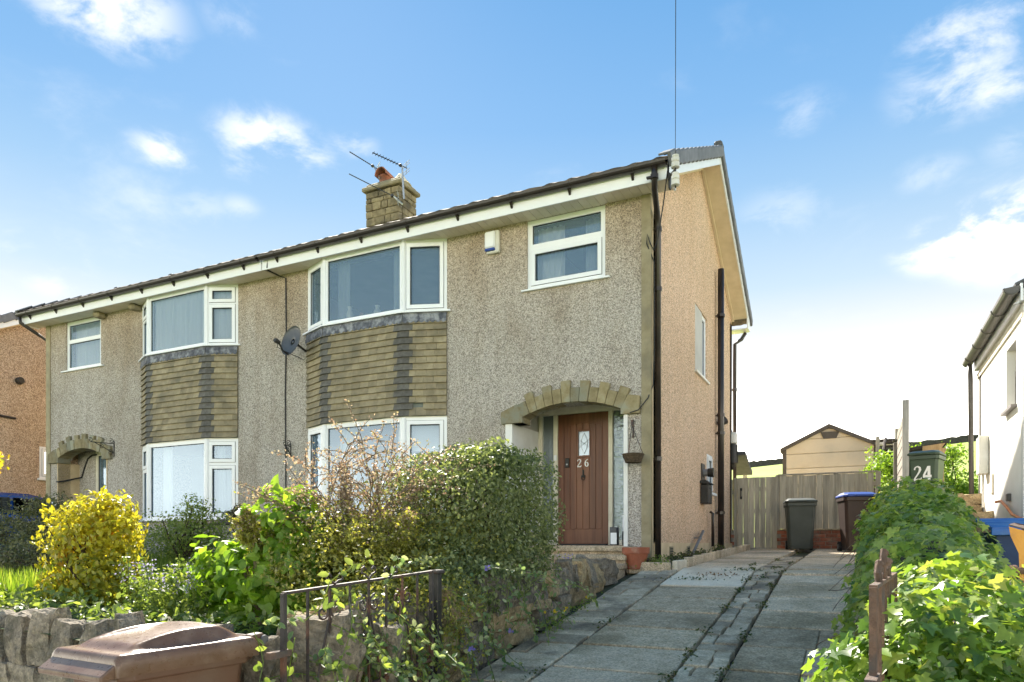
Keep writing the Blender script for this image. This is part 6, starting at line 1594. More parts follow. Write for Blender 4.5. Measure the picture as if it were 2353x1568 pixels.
def frames(N, jit, tipdir=None, tipw=0.0):
    n = len(N)
    N = N / np.maximum(np.linalg.norm(N, axis=1, keepdims=True), 1e-6) + RNG.normal(size=(n, 3)) * jit
    N /= np.maximum(np.linalg.norm(N, axis=1, keepdims=True), 1e-6)
    T = RNG.normal(size=(n, 3))
    if tipdir is not None: T = T * (1 - tipw) + np.array(tipdir) * tipw * 1.7
    T -= N * (T * N).sum(1, keepdims=True); T /= np.maximum(np.linalg.norm(T, axis=1, keepdims=True), 1e-6)
    return np.cross(T, N), T, N
def leaf_cloud(name, mat, parent, P, N, size, shape='oval', jit=.45, tipdir=None, tipw=0.0, kind='stuff', aspect=1.0):
    V, F = SHAPES[shape]; n = len(P)
    B, T, Nn = frames(np.array(N, float), jit, tipdir, tipw)
    size = np.broadcast_to(np.asarray(size, float), (n,))
    W = V.copy(); W[:, 0] *= aspect
    co = P[:, None, :] + size[:, None, None] * (W[None, :, 0:1] * B[:, None, :] + W[None, :, 1:2] * T[:, None, :] + W[None, :, 2:3] * Nn[:, None, :])
    k = len(V); co = co.reshape(-1, 3)
    me = bpy.data.meshes.new(name)
    lens = np.array([len(f) for f in F]); loops = np.concatenate([np.array(f) for f in F])
    allloops = (loops[None, :] + (np.arange(n) * k)[:, None]).reshape(-1)
    starts = np.concatenate([[0], np.cumsum(np.tile(lens, n))[:-1]])
    me.vertices.add(len(co)); me.vertices.foreach_set('co', co.reshape(-1))
    me.loops.add(len(allloops)); me.loops.foreach_set('vertex_index', allloops.astype(np.int32))
    me.polygons.add(len(F) * n); me.polygons.foreach_set('loop_start', starts.astype(np.int32))
    try: me.polygons.foreach_set('loop_total', np.tile(lens, n).astype(np.int32))
    except Exception: pass
    me.materials.append(MT[mat]); me.update(calc_edges=True); me.validate()
    o = bpy.data.objects.new(name, me); COL.objects.link(o); adopt(o, parent)
    if kind: o['kind'] = kind
    return o
def single_leaves(mat, parent, P, N, size, shape, jit=.45, tipdir=None, tipw=0.0, name='leaf'):
    V, F = SHAPES[shape]; mes = []
    for k in range(4):
        W = V.copy(); W[:, 2] *= random.uniform(.6, 1.8); W[:, 0] *= random.uniform(.88, 1.1); W[:, 2] += np.where(W[:, 1] > .6, random.uniform(-.12, .04), 0)
        mb = MB(); mb.v = [tuple(q) for q in W]; mb.f = list(F); mes.append(mb.mesh(name, mat))
    B, T, Nn = frames(np.array(N, float), jit, tipdir, tipw)
    for i in range(len(P)):
        s_ = float(size[i]) if hasattr(size, '__len__') else size
        M_ = Matrix(((B[i][0], T[i][0], Nn[i][0], P[i][0]), (B[i][1], T[i][1], Nn[i][1], P[i][1]), (B[i][2], T[i][2], Nn[i][2], P[i][2]), (0, 0, 0, 1))) @ Matrix.Scale(s_, 4)
        inst_m(name, mes[i % 4], parent, M_)
def blob(c, r, n, shell=.4, lump=.16, seed=0, freq=3.0, zmin=-1.0):
    rg = np.random.default_rng(seed)
    d = rg.normal(size=(n, 3)); d /= np.linalg.norm(d, axis=1, keepdims=True)
    d = d[d[:, 2] > zmin]
    ph = rg.uniform(0, 6.28, size=6)
    lum = 1 + lump * (np.sin(d[:, 0] * freq + ph[0]) * np.sin(d[:, 1] * freq * 1.3 + ph[1]) + np.sin(d[:, 2] * freq * 1.7 + ph[2] + d[:, 0] * 2) * .8 + .5 * np.sin(d[:, 1] * freq * 2.6 + ph[3]) * np.sin(d[:, 2] * freq * 2.4 + ph[4]))
    rad = (1 - shell * rg.random(len(d)) ** 1.6) * lum
    P = np.array(c) + d * rad[:, None] * np.array(r)
    N = d / np.array(r)
    return P, N
def merge(*pn): return np.concatenate([p for p, _ in pn]), np.concatenate([n for _, n in pn])
CAMP = np.array([0, 0, EYE])
def front_pick(P, N, n):
    """indices of n points that face the camera most (outer, camera-side)"""
    d = CAMP - P; d /= np.linalg.norm(d, axis=1, keepdims=True)
    nn = N / np.linalg.norm(N, axis=1, keepdims=True)
    sc = (d * nn).sum(1) + RNG.random(len(P)) * .9
    return np.argsort(-sc)[:n]
def split(P, N, n):
    i = front_pick(P, N, n); m = np.zeros(len(P), bool); m[i] = True
    return P[m], N[m], P[~m], N[~m]
def stems(parent, base, tips, r0=.02, m='bark', name='stem', bend=.2):
    mb = MB(); base = Vector(base)
    for t in tips:
        t = Vector(t); mid = (base + t) / 2 + Vector((random.uniform(-1, 1), random.uniform(-1, 1), .5)) * bend * (t - base).length * .5
        pts = [base + Vector((random.uniform(-.04, .04), random.uniform(-.04, .04), -.05)), (base + mid) / 2 + Vector((0, 0, .02)), mid, (mid + t) / 2 + Vector((0, 0, .02)), t]
        mb.tube(pts, [r0, r0 * .85, r0 * .65, r0 * .45, r0 * .2], 5)
    return mb.build(name, m, parent)

# golden shrub
GB = Vector((-6.25, 4.15, 1.0))
gs_ = thing('golden_shrub', 'bright yellow variegated evergreen shrub in the front garden', 'shrub', GB)
stems(gs_, GB, [GB + Vector((random.uniform(-.35, .35), random.uniform(-.3, .3), random.uniform(.5, .9))) for _ in range(14)], .02)
bl = [blob(GB + Vector((0, 0, .42)), (.43, .42, .50), 2600, .5, .12, 1), blob(GB + Vector((-.22, -.05, .66)), (.24, .26, .26), 800, .5, .2, 2), blob(GB + Vector((.24, 0, .72)), (.24, .26, .30), 900, .5, .2, 3), blob(GB + Vector((-.28, -.10, .14)), (.24, .24, .22), 700, .5, .2, 4), blob(GB + Vector((.28, -.08, .25)), (.22, .24, .26), 700, .5, .2, 5), blob(GB + Vector((.05, -.05, .85)), (.22, .22, .20), 500, .5, .2, 6)]
P, N = merge(*bl); k = P[:, 2] > GB.z - .02; P, N = P[k], N[k]
sp = []
for i in range(46):
    gx_ = random.uniform(-.46, .46); c = GB + Vector((gx_, random.gauss(0, .16), .93 - .9 * abs(gx_ - .06) ** 1.5 + random.uniform(-.16, .02))); hh = random.uniform(.07, .20)
    for j in range(9): sp.append((c.x + random.gauss(0, .012), c.y + random.gauss(0, .012), c.z + hh * j / 8))
sp = np.array(sp); SN = RNG.normal(size=sp.shape) + np.array([0, 0, .7])
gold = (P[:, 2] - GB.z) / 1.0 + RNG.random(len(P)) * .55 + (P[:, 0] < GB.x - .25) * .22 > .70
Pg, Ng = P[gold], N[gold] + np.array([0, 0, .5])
a, b, c, d = split(Pg, Ng, 210)
single_leaves('leaf_gold', gs_, a, b, RNG.uniform(.048, .07, len(a)), 'oval', .5, (0, 0, 1), .35)
leaf_cloud('foliage', 'leaf_gold', gs_, np.concatenate([c, sp]), np.concatenate([d, SN]), RNG.uniform(.04, .065, len(c) + len(sp)), 'oval', .5, (0, 0, 1), .4)
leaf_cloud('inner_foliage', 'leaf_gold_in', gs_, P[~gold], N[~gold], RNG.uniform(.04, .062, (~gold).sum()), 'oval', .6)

# broad-leaved bright green shrub
HB = Vector((-4.02, 3.95, 1.05))
hs = thing('broad_leaved_shrub', 'lime-green broad-leaved shrub between the golden shrub and the twiggy hedge', 'shrub', HB)
tips = [HB + Vector((x_, random.uniform(-.2, .2), .50 + .42 * max(0, 1 - abs(x_ - .28) / .5) + random.uniform(-.1, .06))) for x_ in [random.uniform(-.55, .5) for _ in range(18)]]
stems(hs, HB, tips, .016, 'twig')
P, N = merge(blob(HB + Vector((-.02, 0, .30)), (.50, .36, .36), 520, .55, .15, 8), blob(HB + Vector((.26, 0, .62)), (.24, .26, .34), 300, .6, .2, 9), blob(HB + Vector((-.36, -.05, .28)), (.24, .24, .28), 220, .6, .2, 10), blob(HB + Vector((.32, -.1, .25)), (.28, .26, .3), 200, .6, .2, 12))
tp_ = np.array([[t.x + random.gauss(0, .04), t.y + random.gauss(0, .04), t.z + random.uniform(-.16, .03)] for t in tips for _ in range(7)])
P = np.concatenate([P, tp_]); N = np.concatenate([N, RNG.normal(size=tp_.shape) * .5 + np.array([0, -.2, 1])])
k = P[:, 2] > HB.z - .05; P, N = P[k], N[k] + np.array([0, 0, .9])
a, b, c, d = split(P, N, 260)
single_leaves('leaf_bright', hs, a, b, RNG.uniform(.065, .11, len(a)), 'broad', .45, (0, -.3, -.5), .35)
leaf_cloud('foliage', 'leaf_bright', hs, c, d, RNG.uniform(.07, .115, len(c)), 'broad', .5, (0, 0, -.6), .35)

# twiggy cotoneaster
CB = Vector((-3.45, 4.35, 1.15))
cs = thing('twiggy_shrub', 'arching twiggy shrub with tiny brown-pink and green leaves behind the scrolled gate', 'shrub', CB)
tw = MB(); lp, ln_, tipP = [], [], []
rnd = random.Random(21)
def branch(p, d, L, r0, depth):
    pts = [p]; q = Vector(p); dd = Vector(d).normalized(); n_ = 7
    for i in range(n_):
        dd = (dd + Vector((rnd.gauss(0, .10), rnd.gauss(0, .10), -.055 + rnd.gauss(0, .06)))).normalized(); q = q + dd * (L / n_); pts.append(Vector(q))
    tw.tube(pts, [r0 * (1 - .8 * i / n_) + .0012 for i in range(n_ + 1)], 4, False)
    if depth > 0:
        for i in range(2, n_ + 1):
            for _ in range(2):
                sd2 = (dd + Vector((rnd.gauss(0, .8), rnd.gauss(0, .8), rnd.gauss(.15, .5)))).normalized()
                branch(pts[i], sd2, L * rnd.uniform(.28, .48), r0 * .5, depth - 1)
    else:
        for i in range(1, n_ + 1):
            for _ in range(5):
                v = pts[i] + Vector((rnd.gauss(0, .010), rnd.gauss(0, .010), rnd.gauss(0, .010))); lp.append(tuple(v)); ln_.append((rnd.gauss(0, 1), rnd.gauss(0, 1), rnd.gauss(.5, 1)))
for i in range(24):
    a_ = rnd.uniform(0, 6.283); e = rnd.uniform(.5, 1.25)
    branch(CB + Vector((rnd.uniform(-.35, .35), rnd.uniform(-.5, .6), rnd.uniform(.1, .4))), Vector((math.cos(a_) * math.cos(e), math.sin(a_) * math.cos(e), math.sin(e))), rnd.uniform(.22, .42), .007, 2)
for (px, py) in ((600, 1135), (625, 1120), (650, 1095), (690, 1065), (715, 1062), (740, 1050), (765, 1008), (782, 1040), (802, 1052), (832, 1035), (865, 1010), (885, 1016), (906, 1022), (930, 1045), (960, 1055), (990, 1062), (1020, 1080), (700, 1120), (670, 1140), (880, 1090), (950, 1100), (820, 1110)):
    D_ = 5.2 + (px - 600) / 900 + rnd.uniform(-.2, .2); tq = at(px, py, D=D_); b_ = CB + Vector((rnd.uniform(-.2, .2), rnd.uniform(-.3, .3) + (px - 800) / 900, .42)); branch(b_, (tq - b_) + Vector((0, 0, .10)), (tq - b_).length * .97, .006, 1)
tw.build('branches', 'twig', cs)
lp = np.array(lp); ln_ = np.array(ln_)
tipm = (lp[:, 2] + RNG.normal(size=len(lp)) * .12) > 1.80
leaf_cloud('tip_leaves', 'leaf_coton_tip', cs, lp[tipm], ln_[tipm], RNG.uniform(.014, .026, tipm.sum()), 'tiny', .6)
leaf_cloud('leaves', 'leaf_coton', cs, lp[~tipm], ln_[~tipm], RNG.uniform(.016, .03, (~tipm).sum()), 'tiny', .6)
P, N = merge(blob(CB + Vector((.05, .0, .22)), (.62, .85, .48), 9000, .45, .16, 31, 4.0), blob(CB + Vector((.45, -.2, -.05)), (.35, .75, .42), 5000, .45, .2, 32, 4.0), blob(CB + Vector((.25, .7, .55)), (.55, .55, .38), 5500, .5, .2, 33, 4.0), blob(CB + Vector((.80, -.35, -.12)), (.26, .75, .40), 5500, .5, .22, 34, 4.0), blob(CB + Vector((-.1, -.1, .45)), (.6, .6, .30), 3000, .6, .25, 35, 5.0))
k = (P[:, 2] > .66 + .12 * np.sin(P[:, 1] * 8)) & (P[:, 0] < -2.32); P, N = P[k], N[k]
top = P[:, 2] + RNG.normal(size=len(P)) * .12 - np.maximum(0, P[:, 1] - 4.8) * .5 > 1.86
leaf_cloud('foliage', 'leaf_coton', cs, P[~top], N[~top], RNG.uniform(.018, .034, (~top).sum()), 'tiny', .7)
i2 = RNG.random(top.sum()) < .7
leaf_cloud('upper_foliage', 'leaf_coton_tip', cs, P[top][i2], N[top][i2], RNG.uniform(.016, .028, i2.sum()), 'tiny', .7)

# dense evergreen hedge above the drive wall
EB = Vector((-3.12, 5.75, 1.2))
eh = thing('evergreen_hedge', 'dense dark evergreen hedge overhanging the drive wall beside the front door', 'hedge', EB)
stems(eh, EB, [EB + Vector((random.uniform(-.4, .4), random.uniform(-.8, .6), random.uniform(.6, 1.0))) for _ in range(18)], .025)
def hedge_pts(c, r, n, seed, pw=9.0, shell=.26, lump=.06):
    P, N = blob((0, 0, 0), (1, 1, 1), n, shell, lump, seed, 4.5)
    d = P / np.linalg.norm(P, axis=1, keepdims=True)
    sc = 1 / (np.abs(d) ** pw).sum(1) ** (1 / pw)
    P = P * sc[:, None]
    N = np.sign(d) * np.abs(d) ** (pw - 1)
    return P * np.array(r) + np.array(c), N / np.array(r)
P, N = merge(hedge_pts(EB + Vector((0, 0, .60)), (.50, .80, .62), 22000, 41), hedge_pts(EB + Vector((-.05, -.55, .45)), (.5, .6, .55), 8000, 42), hedge_pts(EB + Vector((.42, -.45, .0)), (.24, 1.25, .46), 10000, 43, 2.5, .4, .2), hedge_pts(EB + Vector((-.05, .15, 1.16)), (.45, .6, .14), 2500, 44, 3.0, .6, .2))
k = (P[:, 2] > np.maximum(.85, 1.12 + (P[:, 1] - 4.76) * .21) + .09 * np.sin(P[:, 1] * 9) + RNG.normal(size=len(P)) * .03) & (P[:, 0] < -2.36); P, N = P[k], N[k]
a, b, c, d = split(P, N, 200)
single_leaves('leaf_privet', eh, a, b, RNG.uniform(.038, .052, len(a)), 'oval', .55)
leaf_cloud('foliage', 'leaf_privet', eh, c, d, RNG.uniform(.026, .045, len(c)), 'oval', .65)

# variegated periwinkle trailing over the wall
def trail(label, spots, n, seed, mat='leaf_vinca', size=(.032, .055), flowers=4, nm='trailing_periwinkle'):
    th = thing(nm, label, 'creeper', spots[0])
    rg = random.Random(seed); lp, ln2 = [], []; st = MB()
    for s_ in spots:
        for k in range(5):
            p0 = Vector(s_) + Vector((rg.gauss(0, .08), rg.gauss(0, .14), rg.uniform(0, .1))); pts = [p0]; dd = Vector((.25 + rg.gauss(0, .2), rg.gauss(0, .6), -.5 + rg.gauss(0, .5))).normalized()
            for j in range(7):
                dd = (dd + Vector((rg.gauss(0, .2), rg.gauss(0, .25), rg.gauss(-.05, .25)))).normalized(); pts.append(pts[-1] + dd * .075)
            st.tube(pts, .0028, 4, False)
            for q in pts[1:]:
                for sg in (-1, 1): lp.append(tuple(q + Vector((rg.gauss(0, .012), rg.gauss(0, .012), rg.gauss(0, .012))))); ln2.append((.7 + rg.gauss(0, .4), -.5 + rg.gauss(0, .5), .6 + rg.gauss(0, .4)))
    st.build('stems', 'leaf_mid', th)
    lp, ln2 = np.array(lp), np.array(ln2)
    m_ = min(n, len(lp)); idx = RNG.permutation(len(lp))
    single_leaves(mat, th, lp[idx[:m_]], ln2[idx[:m_]], RNG.uniform(*size, m_), 'oval', .4)
    if len(lp) > m_: leaf_cloud('foliage', mat, th, lp[idx[m_:]], ln2[idx[m_:]], RNG.uniform(*size, len(lp) - m_), 'oval', .4)
    for k in range(flowers):
        q = lp[rg.randrange(len(lp))] + np.array([.03, -.02, .02])
        A = np.array([[math.cos(t), math.sin(t) * .5, math.sin(t)] for t in [6.283 * i / 5 for i in range(5)]])
        leaf_cloud('flower', 'petal_violet', th, np.repeat(q[None, :], 5, 0), np.tile([.6, -.7, .3], (5, 1)) + A * .2, .028, 'petal', .3, kind=None, aspect=1.4)
    return th
trail('variegated periwinkle with violet flowers trailing over stones behind the scrolled gate', [(-2.50, 2.95, 1.18), (-2.46, 3.15, 1.10), (-2.48, 3.05, .90), (-2.46, 3.4, 1.05), (-2.62, 2.75, 1.05), (-2.52, 2.7, .85), (-2.46, 3.25, .85), (-2.50, 3.6, 1.2), (-2.45, 3.7, .9)], 260, 5)
trail('leafy green creeper scrambling through the scrolled gate', [(-2.40, 2.62, .75), (-2.40, 2.85, .95), (-2.39, 3.1, .8), (-2.39, 3.35, 1.05), (-2.40, 3.55, .85), (-2.40, 2.75, 1.15), (-2.40, 3.2, 1.25)], 150, 9, 'leaf_mid', (.03, .06), 0, 'creeper')
trail('variegated periwinkle hanging down the drive wall below the hedge', [(-2.48, 4.5, 1.25), (-2.50, 4.9, 1.3), (-2.48, 4.3, .95), (-2.50, 5.2, 1.15), (-2.48, 4.6, .85), (-2.50, 5.6, 1.25)], 130, 6, flowers=3)

# dark shrubs in the shade by the house
def shade_shrub(label, c, parts, n, mat='leaf_shade', size=(.03, .055), nm='garden_shrub', shape='oval', seed=50):
    th = thing(nm, label, 'shrub', c); cv = Vector(c)
    pn = [blob(cv + Vector(o), r, int(n * r[0] * r[2] * 4), .65, .24, seed + i, 4.0) for i, (o, r) in enumerate(parts)]
    P, N = merge(*pn); k = P[:, 2] > cv.z - .05
    stems(th, cv, [cv + Vector(o) + Vector((random.uniform(-r[0], r[0]) * .7, random.uniform(-r[1], r[1]) * .7, random.uniform(0, r[2] * .8))) for o, r in parts for _ in range(6)], .018, 'bark', 'stem', .3)
    leaf_cloud('foliage', mat, th, P[k], N[k], RNG.uniform(*size, k.sum()), shape, .7)
    return th
shade_shrub('dark sprawling shrub in front of the blue car and the left-hand porch', (-11.9, 7.0, 1.25), [((-.7, -.1, .55), (.8, .6, .40)), ((.35, 0, .62), (.75, .6, .42)), ((1.15, .0, .45), (.5, .5, .40)), ((-1.5, -.3, .4), (.6, .5, .4)), ((.1, 0, .95), (.35, .3, .18))], 2600, seed=50)
shade_shrub('low tangled dark shrub behind the golden shrub on its left', (-9.3, 5.6, 1.15), [((-.4, 0, .25), (.7, .5, .34)), ((.4, 0, .35), (.5, .5, .40)), ((-1.1, 0, .25), (.5, .4, .3))], 2200, seed=60)
shade_shrub('rose bush with dark leaves below the lower left bay window', (-8.75, 7.1, 1.28), [((0, 0, .40), (.55, .5, .42)), ((.42, .1, .42), (.40, .4, .40)), ((-.4, .1, .30), (.4, .4, .36)), ((.25, 0, .80), (.25, .25, .22))], 2300, 'leaf_mid', (.03, .05), 'rose_bush', seed=70)
shade_shrub('small dark plant against the wall beside the folding table', (-7.1, 8.2, 1.3), [((0, 0, .2), (.5, .4, .28)), ((.6, 0, .14), (.4, .3, .2))], 2000, seed=80)
shade_shrub('bright yellow-green bush beyond the lean-to by the bungalow', (at(2165, 1100, Y=17.2).x, 17.2, 2.0), [((.0, 0, .65), (.72, .6, .62)), ((.45, -.1, .50), (.5, .5, .5)), ((-.45, 0, 1.25), (.55, .4, .40)), ((.1, 0, 1.45), (.4, .4, .25)), ((-1.0, .2, 1.2), (.5, .4, .45))], 1900, 'leaf_bright', (.045, .08), 'leafy_bush', seed=90)
shade_shrub('small plant with orange-tinged leaves at the foot of the deck steps', (at(2042, 1090, Y=14.2).x, 14.2, 2.15), [((0, 0, .22), (.24, .2, .22))], 3200, 'leaf_gold_in', (.03, .05), 'yellowing_plant', seed=95)
shade_shrub('seedlings growing in the black trough on the table', (tc.x + .04, 8.55, tc.z + .08), [((0, 0, .08), (.22, .09, .10)), ((.12, 0, .16), (.10, .08, .10))], 4500, 'leaf_shade', (.025, .04), 'seedlings', seed=97)
shade_shrub('green trailing plant at the foot of the terracotta pot', (fp.x + .02, 8.98, 1.30), [((-.1, -.02, .05), (.20, .09, .09)), ((.24, .05, .05), (.18, .12, .10))], 5000, 'leaf_mid', (.025, .045), 'edging_plant', seed=98)
for i, y_ in enumerate((9.7, 10.5, 11.4, 13.0)):
    shade_shrub(['green weed nearest the downpipe in the gravel bed', 'second green weed from the downpipe in the gravel bed', 'third green weed from the downpipe in the gravel bed', 'weed at the far end of the gravel bed'][i], (-2.28, y_, 1.31 + (y_ - 9) * .032), [((0, 0, .05), (.13, .26, .09))], 5200, 'weed', (.025, .05), 'bed_weed', seed=100 + i)['group'] = 'weeds in the gravel bed'
# leafy branch reaching in at the left edge
LB = at(-30, 1060, Y=4.6)
lb = thing('leafy_branch', 'sunlit yellow-green leafy branch tip at the left edge', 'branch', LB)
stems(lb, LB + Vector((-.3, 0, -1.4)), [LB + Vector((.02, 0, .1)), LB + Vector((.10, 0, 0)), LB + Vector((.08, 0, -.1))], .02)
P, N = blob(LB, (.17, .2, .17), 130, .7, .2, 99); single_leaves('leaf_gold', lb, P, N + np.array([0, 0, .6]), RNG.uniform(.05, .08, len(P)), 'oval', .5, (1, -.2, -.2), .5)

# catmint with mauve spikes
KB = Vector((-4.75, 3.62, 1.04))
cm = thing('catmint', 'grey-green catmint with mauve flower spikes between the two bright shrubs', 'flowering plant', KB)
sm_ = MB(); lp, fpn = [], []
for i in range(46):
    b_ = KB + Vector((random.uniform(-.32, .42), random.uniform(-.15, .25), 0)); hh = random.uniform(.22, .5); t_ = b_ + Vector((random.gauss(0, .06), random.gauss(0, .06), hh)); sm_.tube([b_, (b_ + t_) / 2 + Vector((random.gauss(0, .02), 0, 0)), t_], .003, 4, False)
    for j in range(14):
        f_ = j / 14; q = b_.lerp(t_, f_); (fpn if (f_ > .62 and i % 2) else lp).extend([(q.x + random.gauss(0, .014), q.y + random.gauss(0, .014), q.z) for _ in range(4)])
sm_.build('stems', 'leaf_mid', cm); lp, fpn = np.array(lp), np.array(fpn)
leaf_cloud('leaves', 'leaf_mid', cm, lp, RNG.normal(size=lp.shape) + np.array([0, 0, .8]), RNG.uniform(.025, .05, len(lp)), 'oval', .3)
leaf_cloud('flowers', 'petal_mauve', cm, fpn, RNG.normal(size=fpn.shape), RNG.uniform(.014, .024, len(fpn)), 'petal', .3)
bbp = at(1300, 1283, Y=7.75)
bb2 = thing('bluebells', 'clump of violet bluebells on the wall top beside the steps', 'flowers', (bbp.x, 7.75, 1.36)); pp = np.array([[bbp.x + random.gauss(0, .06), 7.75 + random.gauss(0, .05), bbp.z + random.uniform(-.10, .04)] for _ in range(90)])
leaf_cloud('flowers', 'petal_violet', bb2, pp, RNG.normal(size=pp.shape), .024, 'petal', .4); pp2 = pp - np.array([0, 0, .1]); leaf_cloud('leaves', 'grass', bb2, pp2, RNG.normal(size=pp.shape) * .4 + np.array([0, -1, .2]), .12, 'blade', .3, (0, 0, 1), .8)

# grass and low growth
def grass(label, boxes, n, hgt, mat='grass', nm='grass'):
    P = []
    for (xa, xb, ya, yb) in boxes:
        m_ = int(n / len(boxes)); X = RNG.uniform(xa, xb, m_); Y = RNG.uniform(ya, yb, m_)
        P.append(np.stack([X, Y, np.array([gz(a, b) for a, b in zip(X, Y)]) - .01], 1))
    P = np.concatenate(P); N = RNG.normal(size=P.shape) * .6; N[:, 2] = .15
    o = leaf_cloud(nm, mat, None, P, N, RNG.uniform(hgt[0], hgt[1], len(P)), 'blade', .1, (0, 0, 1), .85, 'stuff')
    return tag(o, label, 'grass', kind='stuff')
grass('long sunlit grass at the left of the golden shrub behind the wall', [(-9.4, -6.6, 3.15, 4.6)], 5200, (.10, .30))
grass('rough shaded lawn between the shrubs and the houses', [(-13, -5, 4.6, 9.0), (-9, -5.5, 5, 7.5)], 15000, (.07, .20))
gcP = []
for i in range(1500):
    x_ = random.uniform(-7.2, -3.4); y_ = random.uniform(3.12, 3.75); gcP.append((x_, y_, gz(x_, y_) + random.uniform(.0, .16)))
gcP = np.array(gcP)
tag(leaf_cloud('ground_cover', 'leaf_mid', None, gcP, RNG.normal(size=gcP.shape) * .5 + np.array([0, -.2, 1]), RNG.uniform(.03, .075, len(gcP)), 'oval', .4), 'low leafy ground cover along the top of the pavement wall', 'ground cover', kind='stuff')

# weeds in the drive joints
def weed(label, x_, y_, n, r_, mat='weed', flower=0, hh=.05):
    z_ = drive_z(y_); th = thing('drive_weed', label, 'weed', (x_, y_, z_), 'weeds in the drive joints')
    P = np.stack([RNG.normal(x_, r_[0], n), RNG.normal(y_, r_[1], n), z_ + .012 + RNG.random(n) * hh], 1)
    P[:, 2] += .138 * (P[:, 1] - y_) if y_ < 9 else .03 * (P[:, 1] - y_)
    leaf_cloud('leaves', mat, th, P, RNG.normal(size=P.shape) * .6 + np.array([0, 0, 1]), RNG.uniform(.016, .036, n), 'oval', .4)
    for k in range(flower):
        q = np.array([x_ + random.gauss(0, r_[0] * .8), y_ + random.gauss(0, r_[1] * .8), z_ + hh + .03])
        A = np.array([[math.cos(t), math.sin(t), .6] for t in [6.283 * i / 9 for i in range(9)]])
        leaf_cloud('flower_head', 'petal_yellow', th, np.repeat(q[None, :], 9, 0), A, .022, 'petal', .1, kind=None)
    return th
weed('dandelion clump with yellow flowers at the foot of the drive wall', -2.44, 5.9, 260, (.05, .22), 'leaf_mid', 5, .13)
weed('leafy weeds at the foot of the drive wall further up', -2.46, 6.7, 120, (.04, .15), 'leaf_mid', 1, .09)
js = [(-1.14, 4.35), (-1.15, 4.75), (-1.14, 5.3), (-.84, 4.9), (-1.15, 6.0), (-.84, 5.9), (-1.14, 6.9), (-.84, 7.1), (-1.14, 7.7), (-.85, 8.0), (-1.15, 8.35), (-1.0, 8.5), (-.84, 8.9), (-1.2, 9.2), (-.95, 9.5), (-1.3, 10.0), (-.85, 10.4), (-1.1, 11.2), (-1.0, 13.5), (-2.05, 4.6), (-2.06, 6.1)]
for i, (x_, y_) in enumerate(js):
    weed('low green weed tuft in a joint of the drive paving', x_, y_, random.randint(25, 60), (.028, .09), hh=.025)
for (x_, y_, lab) in ((-1.55, 8.62, 'brown-green weed mat across the palest drive slab'), (-1.75, 8.28, 'weed line in the joint in front of the palest drive slab'), (-1.25, 9.0, 'weed mat beside the palest drive slab')):
    weed(lab, x_, y_, 80, (.20, .03) if y_ < 8.5 else (.17, .05), 'dead_leaf' if y_ > 8.5 and x_ < -1.5 else 'weed', hh=.03)

# ivy over the wall between the drives
ivy = thing('ivy_hedge', 'large mound of ivy covering the wall between the two drives', 'ivy', (.4, 6.0, .7))
def icx(y): return .36 + (y - 3) * .030
def ihw(y): return .44 + .012 * (y - 3)
def ibase(y): return drive_z(y) - .02
def itop(y): return np.interp(y, [2.3, 3.2, 4.6, 6.9, 8.8, 10.2, 10.8], [1.36, 1.42, 1.53, 1.88, 2.20, 2.36, 2.2])
cor = MB()
for a, b in zip([3.5 + .6 * i for i in range(12)], [4.1 + .6 * i for i in range(12)]):
    ha, hb2 = float(itop(a)) - .25, float(itop(b)) - .25
    cor.add([(icx(a) - .24, a, ibase(a) - .2), (icx(a) + .24, a, ibase(a) - .2), (icx(a) + .18, a, ha), (icx(a) - .18, a, ha), (icx(b) - .24, b, ibase(b) - .2), (icx(b) + .24, b, ibase(b) - .2), (icx(b) + .18, b, hb2), (icx(b) - .18, b, hb2)], [(0, 1, 2, 3), (0, 4, 5, 1), (1, 5, 6, 2), (2, 6, 7, 3), (3, 7, 4, 0), (7, 6, 5, 4)])
cor.build('wall_core', 'wall_dark', ivy)
def ivy_pts(n, ya, yb, seed):
    rg = np.random.default_rng(seed); Y = rg.uniform(ya, yb, n); th = rg.uniform(0.02, math.pi - .02, n); sh = 1 - .34 * rg.random(n) ** 1.5
    lump = 1 + .13 * np.sin(Y * 3.1 + th * 2) + .10 * np.sin(Y * 7.3 - th * 3.0) + .05 * np.sin(Y * 15 + th * 8)
    ct, st = np.cos(th), np.sin(th)
    X = icx(Y) + ihw(Y) * np.sign(ct) * np.abs(ct) ** .8 * sh * lump
    ba = np.array([ibase(v) for v in Y]); H = itop(Y) - ba
    Z = ba + H * np.abs(st) ** .75 * sh * (1 + .06 * (lump - 1) / .13)
    P = np.stack([X, Y, Z], 1); N = np.stack([ct * 1.2, -.25 + 0 * ct, st + .15], 1)
    return P, N
tipd = (0, -.25, -1)
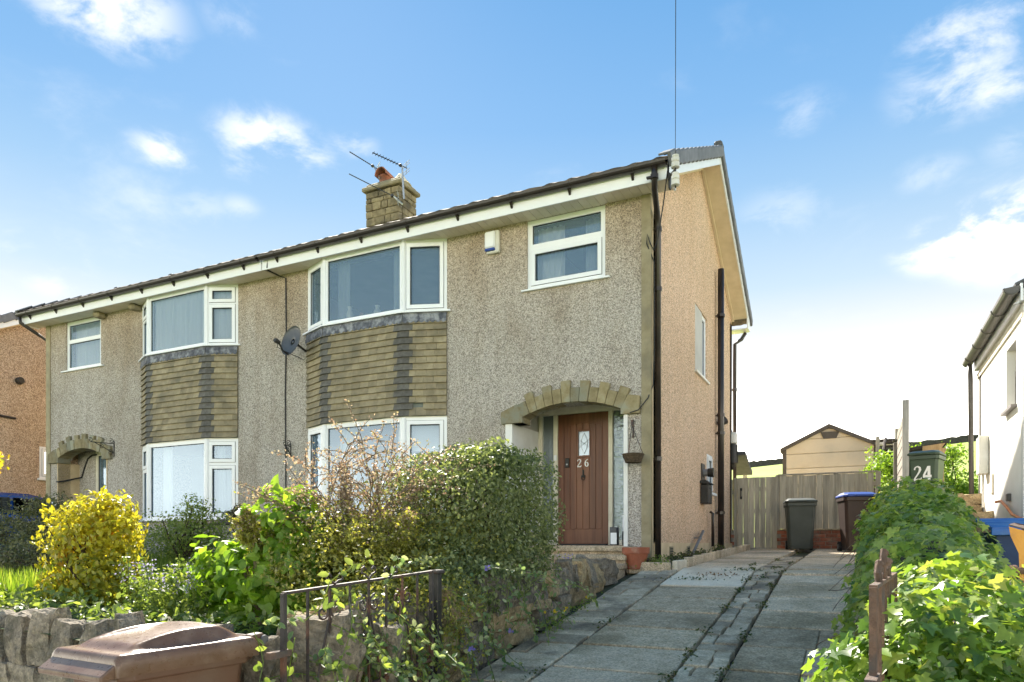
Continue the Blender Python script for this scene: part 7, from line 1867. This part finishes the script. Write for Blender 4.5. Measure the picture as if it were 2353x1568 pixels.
P, N = ivy_pts(6800, 4.3, 10.5, 201); leaf_cloud('foliage', 'leaf_ivy_deep', ivy, P, N, RNG.uniform(.045, .085, len(P)), 'ivy', .5, tipd, .55)
P, N = ivy_pts(3000, 7.0, 10.6, 202); leaf_cloud('foliage_back', 'leaf_ivy', ivy, P, N + np.array([0, 0, .5]), RNG.uniform(.05, .09, len(P)), 'ivy', .45, tipd, .5)
P, N = ivy_pts(1500, 3.4, 4.9, 203); leaf_cloud('foliage_middle', 'leaf_ivy', ivy, P, N, RNG.uniform(.05, .08, len(P)), 'ivy', .5, tipd, .55)
nc = at(2125, 1590, D=2.75)
P, N = merge(blob((nc.x, nc.y, .92), (.42, .40, .50), 1500, .45, .12, 204), ivy_pts(600, 2.9, 3.5, 205), blob((nc.x - .26, nc.y - .05, .70), (.26, .30, .42), 500, .5, .15, 206), blob((nc.x + .28, nc.y + .1, .85), (.30, .3, .45), 500, .5, .15, 207))
k = (P[:, 2] > .3) & ~((np.abs(P[:, 0] - .05) < .05) & (P[:, 1] < 2.75)); P, N = P[k], N[k] + np.array([0, -.3, .35])
a, b, c, d = split(P, N, 300)
single_leaves('leaf_ivy', ivy, a, b, .042 + .068 * RNG.random(len(a)) ** 1.6, 'ivy', .45, (0, -.5, -1), .5)
leaf_cloud('foliage_near', 'leaf_ivy', ivy, c, d, RNG.uniform(.035, .085, len(c)), 'ivy', .5, (0, -.4, -1), .5)
iv_st = MB(); rg = random.Random(77)
for i in range(26):
    yy = rg.uniform(4.2, 9.5); sg = rg.choice([1, 1, -1]); p0 = Vector((icx(yy) + sg * ihw(yy) * .9, yy, float(itop(yy)) * .5 + ibase(yy) * .5)); pts = [p0]; dd = Vector((sg * .5, rg.gauss(-.2, .4), -.35)).normalized()
    for j in range(6): dd = (dd + Vector((sg * .02, rg.gauss(0, .2), -.12 + rg.gauss(0, .15)))).normalized(); pts.append(pts[-1] + dd * .07)
    iv_st.tube(pts, .003, 4, False)
iv_st.build('runners', 'twig', ivy)
